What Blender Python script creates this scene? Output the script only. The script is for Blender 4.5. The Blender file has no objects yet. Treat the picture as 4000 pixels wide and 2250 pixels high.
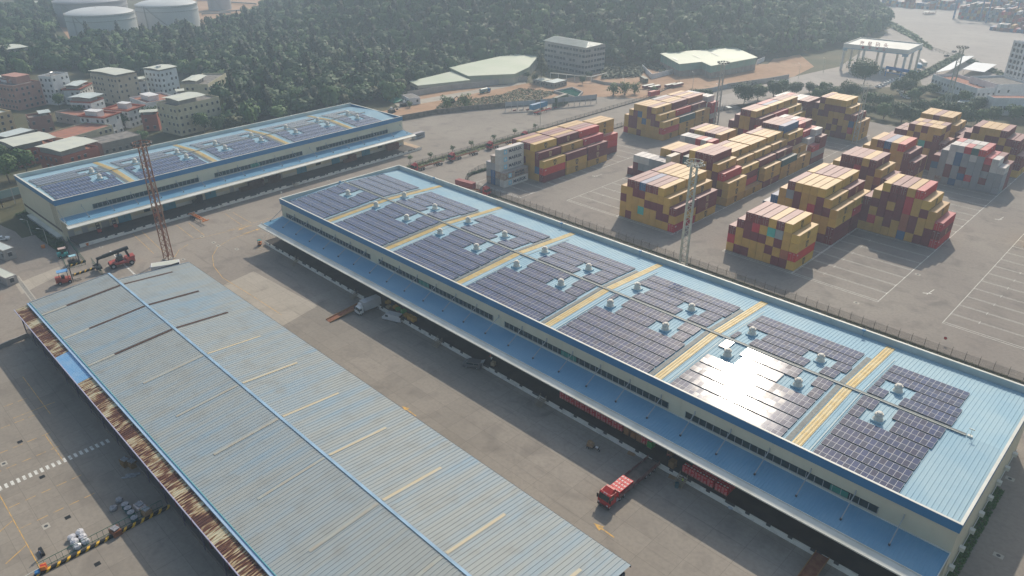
import bpy, bmesh, math, random
from mathutils import Vector, Matrix
random.seed(7)
S = bpy.context.scene
COL = S.collection
R = math.radians

# ---------------------------------------------------------------- camera
CAM_POS = Vector((118.5808, -196.6316, 95.5385))
FPX, YAW, PITCH, ROLL = 2854.7064, -0.7780012, 0.4789834, -0.0014850
_f = Vector((math.sin(YAW)*math.cos(PITCH), math.cos(YAW)*math.cos(PITCH), -math.sin(PITCH)))
_r = Vector((math.cos(YAW), -math.sin(YAW), 0)); _u = _r.cross(_f)
CR = math.cos(ROLL)*_r + math.sin(ROLL)*_u
CU = -math.sin(ROLL)*_r + math.cos(ROLL)*_u
cam = bpy.data.cameras.new("camera"); cam_o = bpy.data.objects.new("camera", cam); COL.objects.link(cam_o)
cam.sensor_width = 36; cam.lens = FPX/4000*36; cam.clip_start = 1; cam.clip_end = 5000
M = Matrix.Identity(4)
for i in range(3):
    M[i][0], M[i][1], M[i][2], M[i][3] = CR[i], CU[i], -_f[i], CAM_POS[i]
cam_o.matrix_world = M
S.camera = cam_o

def at(px, py, z=0.0):
    """survey helper: where a sight line meets the level z (real metres)"""
    d = CR*((px-2000)/FPX) + CU*(-(py-1125)/FPX) + _f
    t = (z-CAM_POS.z)/d.z
    return CAM_POS + d*t

# ---------------------------------------------------------------- light
SUN_AZ, SUN_EL = R(-64.2), R(38.0)      # the way the light travels; height of the sun
w = bpy.data.worlds.new("World"); S.world = w; w.use_nodes = True
nt = w.node_tree; bg = nt.nodes['Background']
sky = nt.nodes.new('ShaderNodeTexSky'); sky.sky_type = 'NISHITA'; sky.sun_disc = False
sky.sun_elevation = SUN_EL; sky.sun_rotation = math.atan2(-math.cos(SUN_AZ), -math.sin(SUN_AZ))
sky.air_density = 1.5; sky.dust_density = 2.5; sky.ozone_density = 1.0
nt.links.new(sky.outputs[0], bg.inputs[0]); bg.inputs[1].default_value = 0.105
sl = bpy.data.lights.new("sun", 'SUN'); so = bpy.data.objects.new("sun", sl); COL.objects.link(so)
sl.energy = 3.3; sl.angle = R(0.6); sl.color = (1.0, 0.90, 0.76)
so.rotation_euler = Vector((math.cos(SUN_AZ)*math.cos(SUN_EL), math.sin(SUN_AZ)*math.cos(SUN_EL), -math.sin(SUN_EL))).to_track_quat('-Z', 'Y').to_euler()
S.view_settings.view_transform = 'Standard'; S.view_settings.look = 'None'
S.view_settings.exposure = 0.10; S.view_settings.gamma = 1
S.cycles.max_bounces = 6; S.cycles.volume_bounces = 1; S.cycles.use_denoising = True

# ---------------------------------------------------------------- materials
MATS = {}
def mat(name, col, rough=0.7, col2=None, scale=1.0, detail=4, contrast=(0.4, 0.62), metal=0.0, bump=0.0,
        bscale=None, world=False, vary=0.0, spec=0.35, dirt=0.0):
    if name in MATS: return MATS[name]
    m = bpy.data.materials.new(name); m.use_nodes = True; n = m.node_tree.nodes; l = m.node_tree.links
    b = n['Principled BSDF']; b.inputs['Roughness'].default_value = rough; b.inputs['Metallic'].default_value = metal
    b.inputs['Specular IOR Level'].default_value = spec
    co = n.new('ShaderNodeNewGeometry').outputs['Position'] if world else n.new('ShaderNodeTexCoord').outputs['Object']
    out = None
    def rgb(c):
        x = n.new('ShaderNodeRGB'); x.outputs[0].default_value = (*c, 1); return x.outputs[0]
    out = rgb(col)
    def noise(sc, det=4):
        t = n.new('ShaderNodeTexNoise'); t.inputs['Scale'].default_value = sc; t.inputs['Detail'].default_value = det
        l.new(co, t.inputs['Vector']); return t.outputs['Fac']
    def mix(fac, a, b_, typ='MIX'):
        x = n.new('ShaderNodeMix'); x.data_type = 'RGBA'; x.blend_type = typ
        if isinstance(fac, float): x.inputs[0].default_value = fac
        else: l.new(fac, x.inputs[0])
        l.new(a, x.inputs[6]); l.new(b_, x.inputs[7]); return x.outputs[2]
    def ramp(v, lo, hi):
        x = n.new('ShaderNodeMapRange'); x.inputs[1].default_value = lo; x.inputs[2].default_value = hi
        l.new(v, x.inputs[0]); return x.outputs[0]
    if col2:
        out = mix(ramp(noise(scale, detail), *contrast), out, rgb(col2))
    if dirt:
        out = mix(ramp(noise(scale*5.3, 6), 0.35, 0.8), out, rgb(tuple(c*(1-dirt) for c in col)))
    if vary:
        oi = n.new('ShaderNodeObjectInfo'); hs = n.new('ShaderNodeHueSaturation')
        l.new(out, hs.inputs['Color'])
        r = n.new('ShaderNodeMapRange'); r.inputs[3].default_value = 1-vary; r.inputs[4].default_value = 1+vary
        l.new(oi.outputs['Random'], r.inputs[0]); l.new(r.outputs[0], hs.inputs['Value'])
        r2 = n.new('ShaderNodeMapRange'); r2.inputs[3].default_value = 0.5-vary*0.06; r2.inputs[4].default_value = 0.5+vary*0.06
        l.new(oi.outputs['Random'], r2.inputs[0]); l.new(r2.outputs[0], hs.inputs['Hue'])
        out = hs.outputs[0]
    l.new(out, b.inputs['Base Color'])
    if bump:
        bp = n.new('ShaderNodeBump'); bp.inputs['Strength'].default_value = bump; bp.inputs['Distance'].default_value = 0.05
        l.new(noise(bscale or scale*8, 3), bp.inputs['Height']); l.new(bp.outputs[0], b.inputs['Normal'])
    MATS[name] = m
    return m

# ---------------------------------------------------------------- mesh helpers
class MB:
    def __init__(s): s.v = []; s.f = []; s.m = []; s.uv = {}
    def add(s, vs, fs, mi=0):
        o = len(s.v); s.v += [tuple(x) for x in vs]
        for f in fs: s.f.append(tuple(i+o for i in f)); s.m.append(mi)
        return s
    def box(s, x0, y0, z0, x1, y1, z1, mi=0):
        if x0 > x1: x0, x1 = x1, x0
        if y0 > y1: y0, y1 = y1, y0
        if z0 > z1: z0, z1 = z1, z0
        return s.add([(x0,y0,z0),(x1,y0,z0),(x1,y1,z0),(x0,y1,z0),(x0,y0,z1),(x1,y0,z1),(x1,y1,z1),(x0,y1,z1)],
              [(0,3,2,1),(4,5,6,7),(0,1,5,4),(1,2,6,5),(2,3,7,6),(3,0,4,7)], mi)
    def cbox(s, c, d, mi=0, rz=0.0, ry=0.0, rx=0.0):
        mt = Matrix.Translation(c) @ Matrix.Rotation(rz,4,'Z') @ Matrix.Rotation(ry,4,'Y') @ Matrix.Rotation(rx,4,'X')
        t = MB().box(-d[0]/2,-d[1]/2,-d[2]/2,d[0]/2,d[1]/2,d[2]/2)
        return s.add([mt @ Vector(v) for v in t.v], t.f, mi)
    def prism(s, poly, z0, z1, mi=0, top=None):
        n = len(poly); a = sum(poly[i][0]*poly[(i+1)%n][1]-poly[(i+1)%n][0]*poly[i][1] for i in range(n))
        if a < 0: poly = poly[::-1]
        vs = [(p[0],p[1],z0) for p in poly]+[(p[0],p[1],z1) for p in poly]
        s.add(vs, [tuple(range(n))[::-1]]+[(i,(i+1)%n,(i+1)%n+n,i+n) for i in range(n)], mi)
        return s.add([(p[0],p[1],z1) for p in poly], [tuple(range(n))], mi if top is None else top)
    def flat(s, poly, z, mi=0):
        n = len(poly); a = sum(poly[i][0]*poly[(i+1)%n][1]-poly[(i+1)%n][0]*poly[i][1] for i in range(n))
        if a < 0: poly = poly[::-1]
        return s.add([(p[0],p[1],z) for p in poly], [tuple(range(n))], mi)
    def bar(s, p, q, r=0.05, n=4, mi=0, r2=None):
        p = Vector(p); q = Vector(q); d = q-p
        if d.length < 1e-6: return s
        r2 = r if r2 is None else r2
        a = d.normalized(); b = a.cross(Vector((0,0,1)))
        if b.length < 1e-3: b = Vector((1,0,0))
        b.normalize(); c = a.cross(b)
        vs = []
        for e, rr in ((p, r), (q, r2)):
            for i in range(n):
                t = 2*math.pi*(i+0.5)/n; vs.append(e+(b*math.cos(t)+c*math.sin(t))*rr)
        return s.add(vs, [(i,(i+1)%n,(i+1)%n+n,i+n) for i in range(n)]+[tuple(range(n))[::-1], tuple(range(n,2*n))], mi)
    def lathe(s, prof, n=16, c=(0,0), mi=0, axis='z'):
        vs = []
        for r, z in prof:
            for i in range(n):
                t = 2*math.pi*i/n
                if axis == 'z': vs.append((c[0]+r*math.cos(t), c[1]+r*math.sin(t), z))
                elif axis == 'x': vs.append((z, c[0]+r*math.cos(t), c[1]+r*math.sin(t)))
                else: vs.append((c[0]+r*math.cos(t), z, c[1]+r*math.sin(t)))
        fs = []
        for k in range(len(prof)-1):
            for i in range(n): fs.append((k*n+i, k*n+(i+1)%n, (k+1)*n+(i+1)%n, (k+1)*n+i))
        fs += [tuple(range(n))[::-1], tuple(range((len(prof)-1)*n, len(prof)*n))]
        return s.add(vs, fs, mi)
    def ribs(s, x0, x1, path, pitch=0.75, h=0.07, wd=0.14, mi=0):
        """ribbed sheet between x0 and x1 swept along path [(y, z), ...]"""
        xs = []; x = x0+pitch/2; xs.append((x0, 0))
        while x < x1-pitch*0.3:
            xs += [(x-wd, 0), (x-wd*0.5, h), (x+wd*0.5, h), (x+wd, 0)]; x += pitch
        xs.append((x1, 0)); n = len(xs); vs = []
        for y, z in path: vs += [(a, y, z+b) for a, b in xs]
        fs = [(k*n+i, k*n+i+1, (k+1)*n+i+1, (k+1)*n+i) for k in range(len(path)-1) for i in range(n-1)]
        if path[0][0] > path[-1][0]: fs = [f[::-1] for f in fs]
        return s.add(vs, fs, mi)
    def mesh(s, name, mats):
        me = bpy.data.meshes.new(name); me.from_pydata(s.v, [], s.f)
        if not isinstance(mats, (list, tuple)): mats = [mats]
        for m in mats: me.materials.append(m)
        if len(mats) > 1: me.polygons.foreach_set('material_index', s.m)
        if s.uv:
            uvl = me.uv_layers.new(name='UVMap')
            for p in me.polygons:
                u = s.uv.get(p.index)
                if u:
                    for k, li in enumerate(p.loop_indices): uvl.data[li].uv = u[k]
        me.update(); return me
    def build(s, name, mats, parent=None, loc=None, rz=0.0):
        return obj(name, s.mesh(name, mats), parent, loc, rz)

def obj(name, me, parent=None, loc=None, rz=0.0):
    o = bpy.data.objects.new(name, me); COL.objects.link(o)
    if parent is not None: o.parent = parent
    if loc is not None: o.location = loc
    if rz: o.rotation_euler = (0, 0, rz)
    return o
def tag(o, label, cat, group=None, kind=None):
    o['label'] = label; o['category'] = cat
    if group: o['group'] = group
    if kind: o['kind'] = kind
    return o
def thing(name, label, cat, loc=(0,0,0), rz=0.0, group=None):
    return tag(obj(name, None, None, loc, rz), label, cat, group)
def struct(o): o['kind'] = 'structure'; return o
def kids(o): return [c for c in bpy.data.objects if c.parent == o]
TREES = {}
def dup(root, loc, rz=0.0, label=None, sc=None, tree=None):
    r = root.copy(); COL.objects.link(r); r.location = loc; r.rotation_euler = (0, 0, rz)
    if sc: r.scale = (sc, sc, sc) if isinstance(sc, (int, float)) else sc
    if label: r['label'] = label
    key = root.name
    if key not in TREES: TREES[key] = [(c, kids(c)) for c in kids(root)]
    for c, gs in TREES[key]:
        d = c.copy(); COL.objects.link(d); d.parent = r
        for g in gs:
            e = g.copy(); COL.objects.link(e); e.parent = d
    return r

# paint and stuff colours
m_conc = None
CREAM = mat('cream_sheet_wall', (0.70,0.655,0.50), 0.65, (0.62,0.57,0.43), 0.08, dirt=0.07, world=True)
BLUEB = mat('blue_fascia_paint', (0.035,0.19,0.38), 0.5, (0.045,0.21,0.41), 0.15, world=True)
LBLUE = mat('pale_blue_roof_sheet', (0.32,0.50,0.60), 0.6, (0.39,0.55,0.62), 0.12, world=True, spec=0.2)
CBLUE = mat('blue_canopy_sheet', (0.15,0.34,0.50), 0.55, (0.19,0.38,0.53), 0.15, world=True, spec=0.25)
WTRIM = mat('off_white_trim', (0.72,0.72,0.66), 0.5, (0.62,0.62,0.55), 0.2, world=True)
PARA = mat('parapet_inner_sheet', (0.50,0.56,0.55), 0.6, (0.42,0.48,0.47), 0.2, world=True)
DARK = mat('near_black', (0.012,0.014,0.015), 0.5)
GLASSD = mat('dark_window_glass', (0.012,0.028,0.03), 0.15, (0.02,0.05,0.05), 0.7, spec=0.6)
GLASSG = mat('green_open_pane', (0.03,0.22,0.17), 0.3)
GREY = mat('mid_grey_metal', (0.42,0.43,0.43), 0.55)
DGREY = mat('dark_grey_metal', (0.07,0.075,0.08), 0.55)
WHITE = mat('white_paint', (0.78,0.78,0.76), 0.45, (0.68,0.68,0.66), 1.5)
RED = mat('red_paint', (0.50,0.035,0.03), 0.4, (0.40,0.03,0.03), 1.5)
ORANGE = mat('orange_paint', (0.75,0.24,0.04), 0.5, (0.6,0.17,0.03), 2)
RUBBER = mat('tyre_rubber', (0.018,0.018,0.018), 0.85)
RUST = mat('rusty_steel', (0.22,0.08,0.04), 0.85, (0.30,0.13,0.07), 1.5)
GREENP = mat('green_paint', (0.02,0.12,0.08), 0.5)
TEALP = mat('teal_paint', (0.03,0.30,0.30), 0.45)
BLUEP = mat('blue_paint', (0.05,0.22,0.50), 0.45)
YELP = mat('yellow_line_paint', (0.72,0.42,0.10), 0.75, (0.42,0.30,0.16), 1.2, world=True, contrast=(0.45,0.6))
WLINE = mat('white_line_paint', (0.75,0.74,0.68), 0.7, (0.42,0.40,0.36), 1.5, world=True, contrast=(0.48,0.7))
HAZY = mat('hazard_yellow', (0.75,0.45,0.04), 0.6)
WOOD = mat('pallet_wood', (0.30,0.17,0.09), 0.85, (0.20,0.10,0.06), 2.5)
# ---------------------------------------------------------------- ground and paving
def ground_mat(name, base, pale, dark, grid=0.0, rough=0.85, sc=1.0):
    m = bpy.data.materials.new(name); m.use_nodes = True; n = m.node_tree.nodes; l = m.node_tree.links
    b = n['Principled BSDF']; b.inputs['Roughness'].default_value = rough; b.inputs['Specular IOR Level'].default_value = 0.25
    pos = n.new('ShaderNodeNewGeometry').outputs['Position']
    def noise(s, det=5, vec=None, dist=0.0):
        t = n.new('ShaderNodeTexNoise'); t.inputs['Scale'].default_value = s; t.inputs['Detail'].default_value = det
        t.inputs['Distortion'].default_value = dist; l.new(vec or pos, t.inputs['Vector']); return t.outputs['Fac']
    def mr(v, a, c, lo=0.0, hi=1.0):
        x = n.new('ShaderNodeMapRange'); x.inputs[1].default_value = a; x.inputs[2].default_value = c
        x.inputs[3].default_value = lo; x.inputs[4].default_value = hi; l.new(v, x.inputs[0]); return x.outputs[0]
    def mix(f, a, c):
        x = n.new('ShaderNodeMix'); x.data_type = 'RGBA'; l.new(f, x.inputs[0])
        for i, q in ((6, a), (7, c)):
            if isinstance(q, tuple): x.inputs[i].default_value = (*q, 1)
            else: l.new(q, x.inputs[i])
        return x.outputs[2]
    o = mix(mr(noise(0.025*sc, 4), 0.35, 0.65), base, pale)
    o = mix(mr(noise(0.16*sc, 6, dist=0.6), 0.52, 0.78, 0, 0.65), o, dark)
    o = mix(mr(noise(1.3*sc, 4), 0.4, 0.8, 0, 0.35), o, dark)
    # tyre and oil streaks drawn out along the lanes
    sv = n.new('ShaderNodeMapping'); sv.inputs['Scale'].default_value = (0.06, 0.8, 1); l.new(pos, sv.inputs[0])
    o = mix(mr(noise(1.0*sc, 5, sv.outputs[0], 0.3), 0.60, 0.78, 0, 0.5), o, dark)
    if grid:
        br = n.new('ShaderNodeTexBrick'); br.offset = 0.0; br.inputs['Scale'].default_value = 1.0
        br.inputs['Brick Width'].default_value = grid; br.inputs['Row Height'].default_value = grid*0.8
        br.inputs['Mortar Size'].default_value = 0.05; br.inputs['Mortar Smooth'].default_value = 0.6
        br.inputs['Color1'].default_value = (0.42,0.42,0.42,1); br.inputs['Color2'].default_value = (0.58,0.58,0.58,1)
        br.inputs['Mortar'].default_value = (0,0,0,1); l.new(pos, br.inputs['Vector'])
        o2 = n.new('ShaderNodeMix'); o2.data_type = 'RGBA'; o2.blend_type = 'OVERLAY'; o2.inputs[0].default_value = 0.28
        l.new(o, o2.inputs[6]); l.new(br.outputs['Color'], o2.inputs[7]); o = o2.outputs[2]
    l.new(o, b.inputs['Base Color'])
    bp = n.new('ShaderNodeBump'); bp.inputs['Strength'].default_value = 0.25; bp.inputs['Distance'].default_value = 0.03
    l.new(noise(6.0, 3), bp.inputs['Height']); l.new(bp.outputs[0], b.inputs['Normal'])
    return m
G_SOIL = ground_mat('scrub_soil', (0.07,0.075,0.035), (0.13,0.11,0.06), (0.035,0.045,0.02))
G_YARD = ground_mat('yard_asphalt', (0.27,0.235,0.20), (0.33,0.29,0.245), (0.16,0.142,0.125), 0)
G_CONC = ground_mat('yard_concrete', (0.27,0.24,0.20), (0.35,0.31,0.26), (0.17,0.15,0.13), 6.0)
G_BOX = ground_mat('container_yard_asphalt', (0.27,0.235,0.205), (0.32,0.285,0.245), (0.15,0.135,0.12), 0)
G_PORT = ground_mat('port_concrete', (0.36,0.32,0.29), (0.42,0.38,0.34), (0.24,0.22,0.20), 0)
G_DIRT = ground_mat('orange_earth', (0.42,0.25,0.15), (0.50,0.33,0.22), (0.22,0.16,0.09), 0, 0.95, 1.6)
G_GRASS = ground_mat('verge_grass', (0.10,0.13,0.03), (0.20,0.20,0.07), (0.04,0.06,0.02), 0, 0.95, 3)
G_PALE = ground_mat('pale_slab_concrete', (0.40,0.355,0.29), (0.46,0.41,0.34), (0.25,0.22,0.18), 5.0)

# hill behind the depot: an ellipse of raised ground
def hill_z(x, y):
    d = math.hypot((x+400)/290, (y-430)/320)
    if d >= 1: return 0.0
    return 85*(1-d*d)**1.25*(1+0.10*math.sin(x*0.03)*math.cos(y*0.021))
def px_poly(pts): return [tuple(at(*p)[:2]) for p in pts]
struct(MB().flat([(-1500,-500),(500,-500),(500,1500),(-1500,1500)], -0.02).build('ground', G_SOIL))
g = MB(); N = 60
for j in range(N+1):
    for i in range(N+1):
        x = -700+i*600/N; y = 105+j*650/N; z = hill_z(x, y)
        g.v.append((x, y, z if z > 0 else -0.5))
for j in range(N):
    for i in range(N): a = j*(N+1)+i; g.f.append((a, a+1, a+N+2, a+N+1)); g.m.append(0)
struct(g.build('hill', G_SOIL))
# depot yard (one sheet under all three sheds), far apron, port apron
struct(MB().flat([(-150,-260),(150,-260),(150,-17),(-95,-17),(-97,95),(-80,215),(-150,235),(-205,60),(-200,0),(-150,-8)], 0.0).build('depot_yard', G_YARD))
struct(MB().flat([(-97.5,-17),(150,-17),(150,190),(-70,190),(-97.5,120)], 0.004).build('container_yard', G_BOX))
struct(MB().flat([(-85,-122),(108,-122),(108,-99),(-46,-99),(-46,-122)], 0.004).build('concrete_lane', G_CONC))
struct(MB().flat(px_poly([(660,1210),(990,1060),(1240,1195),(900,1390)]), 0.008).build('patched_slab', G_PALE))
struct(MB().flat([(-80,-260),(60,-260),(60,-171),(-80,-171)], 0.004).build('west_lane', G_CONC))
struct(MB().flat(px_poly([(-250,770),(60,905),(300,1140),(230,1280),(-350,1500)]), 0.006).build('side_lane', G_YARD))
struct(MB().flat(px_poly([(60,1110),(235,1040),(265,1060),(150,1115),(85,1150)]), 0.010).build('lane_patch', G_PALE))
port = px_poly([(3340,-60),(3480,60),(3440,130),(3560,190),(3600,330),(4300,520),(4600,-60)])
struct(MB().flat(port, 0.0).build('port_apron', G_PORT))
struct(MB().flat(px_poly([(3100,300),(3280,260),(3480,120),(3640,195),(3560,330),(3380,350),(3120,395),(2560,470),(2560,440)]), 0.004).build('gate_road', G_PORT))
struct(MB().flat(px_poly([(1330,455),(1560,425),(1640,345),(1900,335),(2080,325),(2250,300),(2480,255),(2650,250),(3000,250),(3080,175),(3180,260),(3100,300),(2500,385),(2350,378),(2000,405),(1560,470)]), 0.006).build('earth_strip', G_DIRT))
struct(MB().flat(px_poly([(1540,405),(1700,378),(1990,328),(2050,318),(2055,326),(1990,338),(1720,392),(1560,420)]), 0.012).build('dirt_track', G_PALE))

# painted markings, a few mm above the paving
def line(mb, p, q, wd=0.15, z=0.012):
    p = Vector(p).to_2d(); q = Vector(q).to_2d(); d = (q-p).normalized(); n_ = Vector((-d.y, d.x))*wd/2
    mb.flat([p-n_, q-n_, q+n_, p+n_], z)
wl = MB()
for (x0, x1, ya, yb) in ((-84,-59.5,-12,70),(-45.2,-22.7,-1.5,100),(-22.3,0.3,-1.5,165),(19,41.6,-1.5,165),(41.9,66.6,-1.5,160),(83,107.5,-1.5,150),(107.8,132,-1.5,150)):
    line(wl, (x0, ya, 0), (x0, yb, 0)); line(wl, (x1, ya, 0), (x1, yb, 0))
    line(wl, (x0, ya, 0), (x1, ya, 0)); line(wl, (x0, ya+0.9, 0), (x1, ya+0.9, 0))
    y = ya+6.75
    while y < yb:
        line(wl, (x0, y, 0), (x1, y, 0), 0.10, 0.016); line(wl, (x0, y+0.45, 0), (x1, y+0.45, 0), 0.10, 0.016)
        for xx in (x0+(x1-x0)*0.28, x1-0.1): line(wl, (xx, y-0.7, 0), (xx, y+1.0, 0), 0.12, 0.020)
        y += 6.75
for p in ((2320,690),(3900,860),(3620,1150)):
    c = at(*p); line(wl, c, c+Vector((0.5,4.5,0)), 0.22); line(wl, c+Vector((-1.1,0.2,0)), c+Vector((0.8,1.4,0)), 0.35, 0.016)
struct(wl.build('white_markings', WLINE))
yl = MB()
for a, b in (((-46,-126.3),(110,-126.3)),):
    line(yl, (*a,0), (*b,0), 0.18)
for px in [((230+x)*1.0, y) for x, y in ()]: pass
for (a, b) in (((555,905),(640,985)),((520,915),(600,990)),((690,880),(755,930)),((735,870),(800,920)),((880,835),(945,880)),((910,830),(980,870)),((890,900),(1060,850)),((760,935),(985,880)),((1000,970),(1330,895))):
    line(yl, at(*a), at(*b), 0.14)
arc = [at(*p) for p in ((985,905),(900,935),(850,965),(830,1000),(835,1040),(870,1085),(960,1140),(1000,1165),(1100,1230))]
for a, b in zip(arc, arc[1:]): line(yl, a, b, 0.14, 0.016)
arc = [at(*p) for p in ((735,955),(700,975),(685,1000),(680,1015))]
for a, b in zip(arc, arc[1:]): line(yl, a, b, 0.14, 0.016)
def arrow(mb, p, q):
    line(mb, p, q, 0.28, 0.016); d = (q-p).normalized(); n_ = Vector((-d.y, d.x, 0))
    mb.flat([(q+d*1.8).to_2d(), (q+n_*0.7).to_2d(), (q-n_*0.7).to_2d()], 0.020)
arrow(yl, at(1625,1625), at(1590,1600)); arrow(yl, at(2400,2100), at(2350,2065)); arrow(yl, at(975,880), at(945,893)); arrow(yl, at(945,915), at(1000,898))
for y in (-190.3,):
    line(yl, (-60,y,0), (4.5,y,0), 0.14)
for x in (-33.2,-27.2,-42,-50,-15,-8):
    for k in range(5): line(yl, (x,-190+k*2.6,0), (x,-190+k*2.6+1.7,0), 0.12)
line(yl, (-33,-179,0), (-22,-179,0), 0.12); line(yl, (-44,-182,0), (-44,-174,0), 0.12); line(yl, (-60,-176,0), (-40,-176,0), 0.12)
for q in ((8.5,-190.5),(-3,-190.5),(-11,-190.5)): line(yl, (q[0],q[1],0), (q[0]+2,q[1]-3.5,0), 0.16, 0.016)
for k in range(10):
    line(yl, (110, -126-k*6, 0), (110, -130-k*6, 0), 0.12)
struct(yl.build('yellow_markings', YELP))
cw = MB()
for k in range(26): cw.flat([(-22.6,-196+k*1.0),(-21.1,-196+k*1.0),(-21.1,-195.5+k*1.0),(-22.6,-195.5+k*1.0)], 0.014)
for k in range(17):
    a = at(436+k*9.5, 985+k*9.2); cw.flat([(a.x-1.3,a.y-.25),(a.x+1.3,a.y-.25),(a.x+1.3,a.y+.25),(a.x-1.3,a.y+.25)], 0.014)
struct(cw.build('crossing_stripes', WLINE))
# inspection covers and gullies
k = 0
for p, lab in (((78,1726),'furthest of the four square drains west of the old shed'),((165,1863),'second square drain west of the old shed, beyond the crossing'),((265,2021),'third square drain, near the plastic bag stack'),((381,2203),'nearest square drain, beyond the striped barrier')):
    q = at(*p); o = MB().box(-.45,-.45,0,.45,.45,0.03).build('drain_cover', DARK, None, (q.x,q.y,0.008)); tag(o, 'dark open '+lab, 'drain cover', 'square drains along the west lane')
mh = [((395,965),'west of the crawler mast, before the reach stacker'),((790,924),'first from the mast'),((835,947),'second from the mast'),((852,960),'small one beside the curved line'),((925,973),'inside the curved yellow line'),((715,1013),'beside the white booth'),((892,820),'close to the long dock'),((1202,723),'in the shade of the far dock'),((1255,706),'left of a close pair by the far dock'),((1283,706),'right of a close pair by the far dock'),((2640,908+0),'in front of the first container stack'),((3585,1072+0),'round one in the open bays'),((3345,1183),'round one near the fence corner'),((3900,2170),'beside the right gable, nearest'),((3945,1870),'beside the right gable, further'),((180,2055),'brown one left of the plastic bags'),((15,1811),'at the left edge on the west lane')]
covm = mat('manhole_concrete', (0.45,0.42,0.36), 0.8)
for p, lab in mh:
    q = at(*p); e = thing('manhole', 'manhole cover in the paving, '+lab, 'manhole', (q.x,q.y,0.006), 0, 'manhole covers set in the yards')
    MB().box(-.75,-.55,0,.75,.55,0.012).build('collar', covm, e); MB().lathe([(0.33,0.012),(0.33,0.03),(0.30,0.035)], 12).build('lid', DGREY, e)
# ---------------------------------------------------------------- solar roofed warehouses
def solar_mat():
    m = bpy.data.materials.new('solar_panel_glass'); m.use_nodes = True; n = m.node_tree.nodes; l = m.node_tree.links
    b = n['Principled BSDF']; uv = n.new('ShaderNodeTexCoord').outputs['UV']
    sep = n.new('ShaderNodeSeparateXYZ'); l.new(uv, sep.inputs[0])
    def math_(op, a, c=None, cl=False):
        x = n.new('ShaderNodeMath'); x.operation = op; x.use_clamp = cl
        for i, q in enumerate((a, c)):
            if q is None: continue
            if isinstance(q, (int, float)): x.inputs[i].default_value = q
            else: l.new(q, x.inputs[i])
        return x.outputs[0]
    def lines(v, per, wd):
        f = math_('FRACT', math_('DIVIDE', v, per)); e = math_('MINIMUM', f, math_('SUBTRACT', 1.0, f))
        return math_('LESS_THAN', e, wd/per/2)
    fr = math_('MAXIMUM', lines(sep.outputs[0], 1.0, 0.075), lines(sep.outputs[1], 1.65, 0.085))
    # one tint for each panel
    vm = n.new('ShaderNodeVectorMath'); vm.operation = 'DIVIDE'; vm.inputs[1].default_value = (1.0, 1.65, 1); l.new(uv, vm.inputs[0])
    vf = n.new('ShaderNodeVectorMath'); vf.operation = 'FLOOR'; l.new(vm.outputs[0], vf.inputs[0])
    wn = n.new('ShaderNodeTexWhiteNoise'); wn.noise_dimensions = '2D'; l.new(vf.outputs[0], wn.inputs['Vector'])
    cr = n.new('ShaderNodeValToRGB'); e = cr.color_ramp.elements
    e[0].color = (0.018,0.040,0.10,1); e[1].color = (0.040,0.065,0.13,1)
    x = e.new(0.5); x.color = (0.025,0.055,0.16,1); x = e.new(0.8); x.color = (0.035,0.045,0.10,1); l.new(wn.outputs['Value'], cr.inputs[0])
    mx = n.new('ShaderNodeMix'); mx.data_type = 'RGBA'; l.new(fr, mx.inputs[0]); l.new(cr.outputs[0], mx.inputs[6]); mx.inputs[7].default_value = (0.40,0.41,0.44,1)
    l.new(mx.outputs[2], b.inputs['Base Color'])
    no = n.new('ShaderNodeTexNoise'); no.inputs['Scale'].default_value = 0.5; l.new(uv, no.inputs['Vector'])
    r = n.new('ShaderNodeMapRange'); r.inputs[3].default_value = 0.07; r.inputs[4].default_value = 0.12; l.new(no.outputs['Fac'], r.inputs[0])
    rr = n.new('ShaderNodeMix'); l.new(fr, rr.inputs[0]); l.new(r.outputs[0], rr.inputs[2]); rr.inputs[3].default_value = 0.5
    l.new(rr.outputs[0], b.inputs['Roughness']); b.inputs['Specular IOR Level'].default_value = 0.42
    # panels never lie perfectly level with one another
    nm = n.new('ShaderNodeVectorMath'); nm.operation = 'MULTIPLY_ADD'
    l.new(wn.outputs['Color'], nm.inputs[0]); nm.inputs[1].default_value = (0.012,0.012,0); nm.inputs[2].default_value = (-0.006,-0.006,0)
    ad = n.new('ShaderNodeVectorMath'); l.new(nm.outputs[0], ad.inputs[0]); l.new(n.new('ShaderNodeNewGeometry').outputs['Normal'], ad.inputs[1])
    nn = n.new('ShaderNodeVectorMath'); nn.operation = 'NORMALIZE'; l.new(ad.outputs[0], nn.inputs[0]); l.new(nn.outputs[0], b.inputs['Normal'])
    return m
SOLAR = solar_mat()
SKYL = mat('yellowed_skylight', (0.62,0.44,0.15), 0.5, (0.68,0.54,0.27), 0.6)
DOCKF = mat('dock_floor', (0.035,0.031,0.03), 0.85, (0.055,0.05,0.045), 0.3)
DOCKW = mat('dock_white_wall', (0.78,0.76,0.69), 0.8, (0.50,0.48,0.43), 0.7, contrast=(0.5,0.85))
VENTC = mat('vent_grey_cream', (0.78,0.74,0.66), 0.6, (0.66,0.62,0.54), 1.5)
TRAY = mat('cable_tray_grey', (0.13,0.15,0.15), 0.6, (0.20,0.22,0.21), 1.5)
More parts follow.
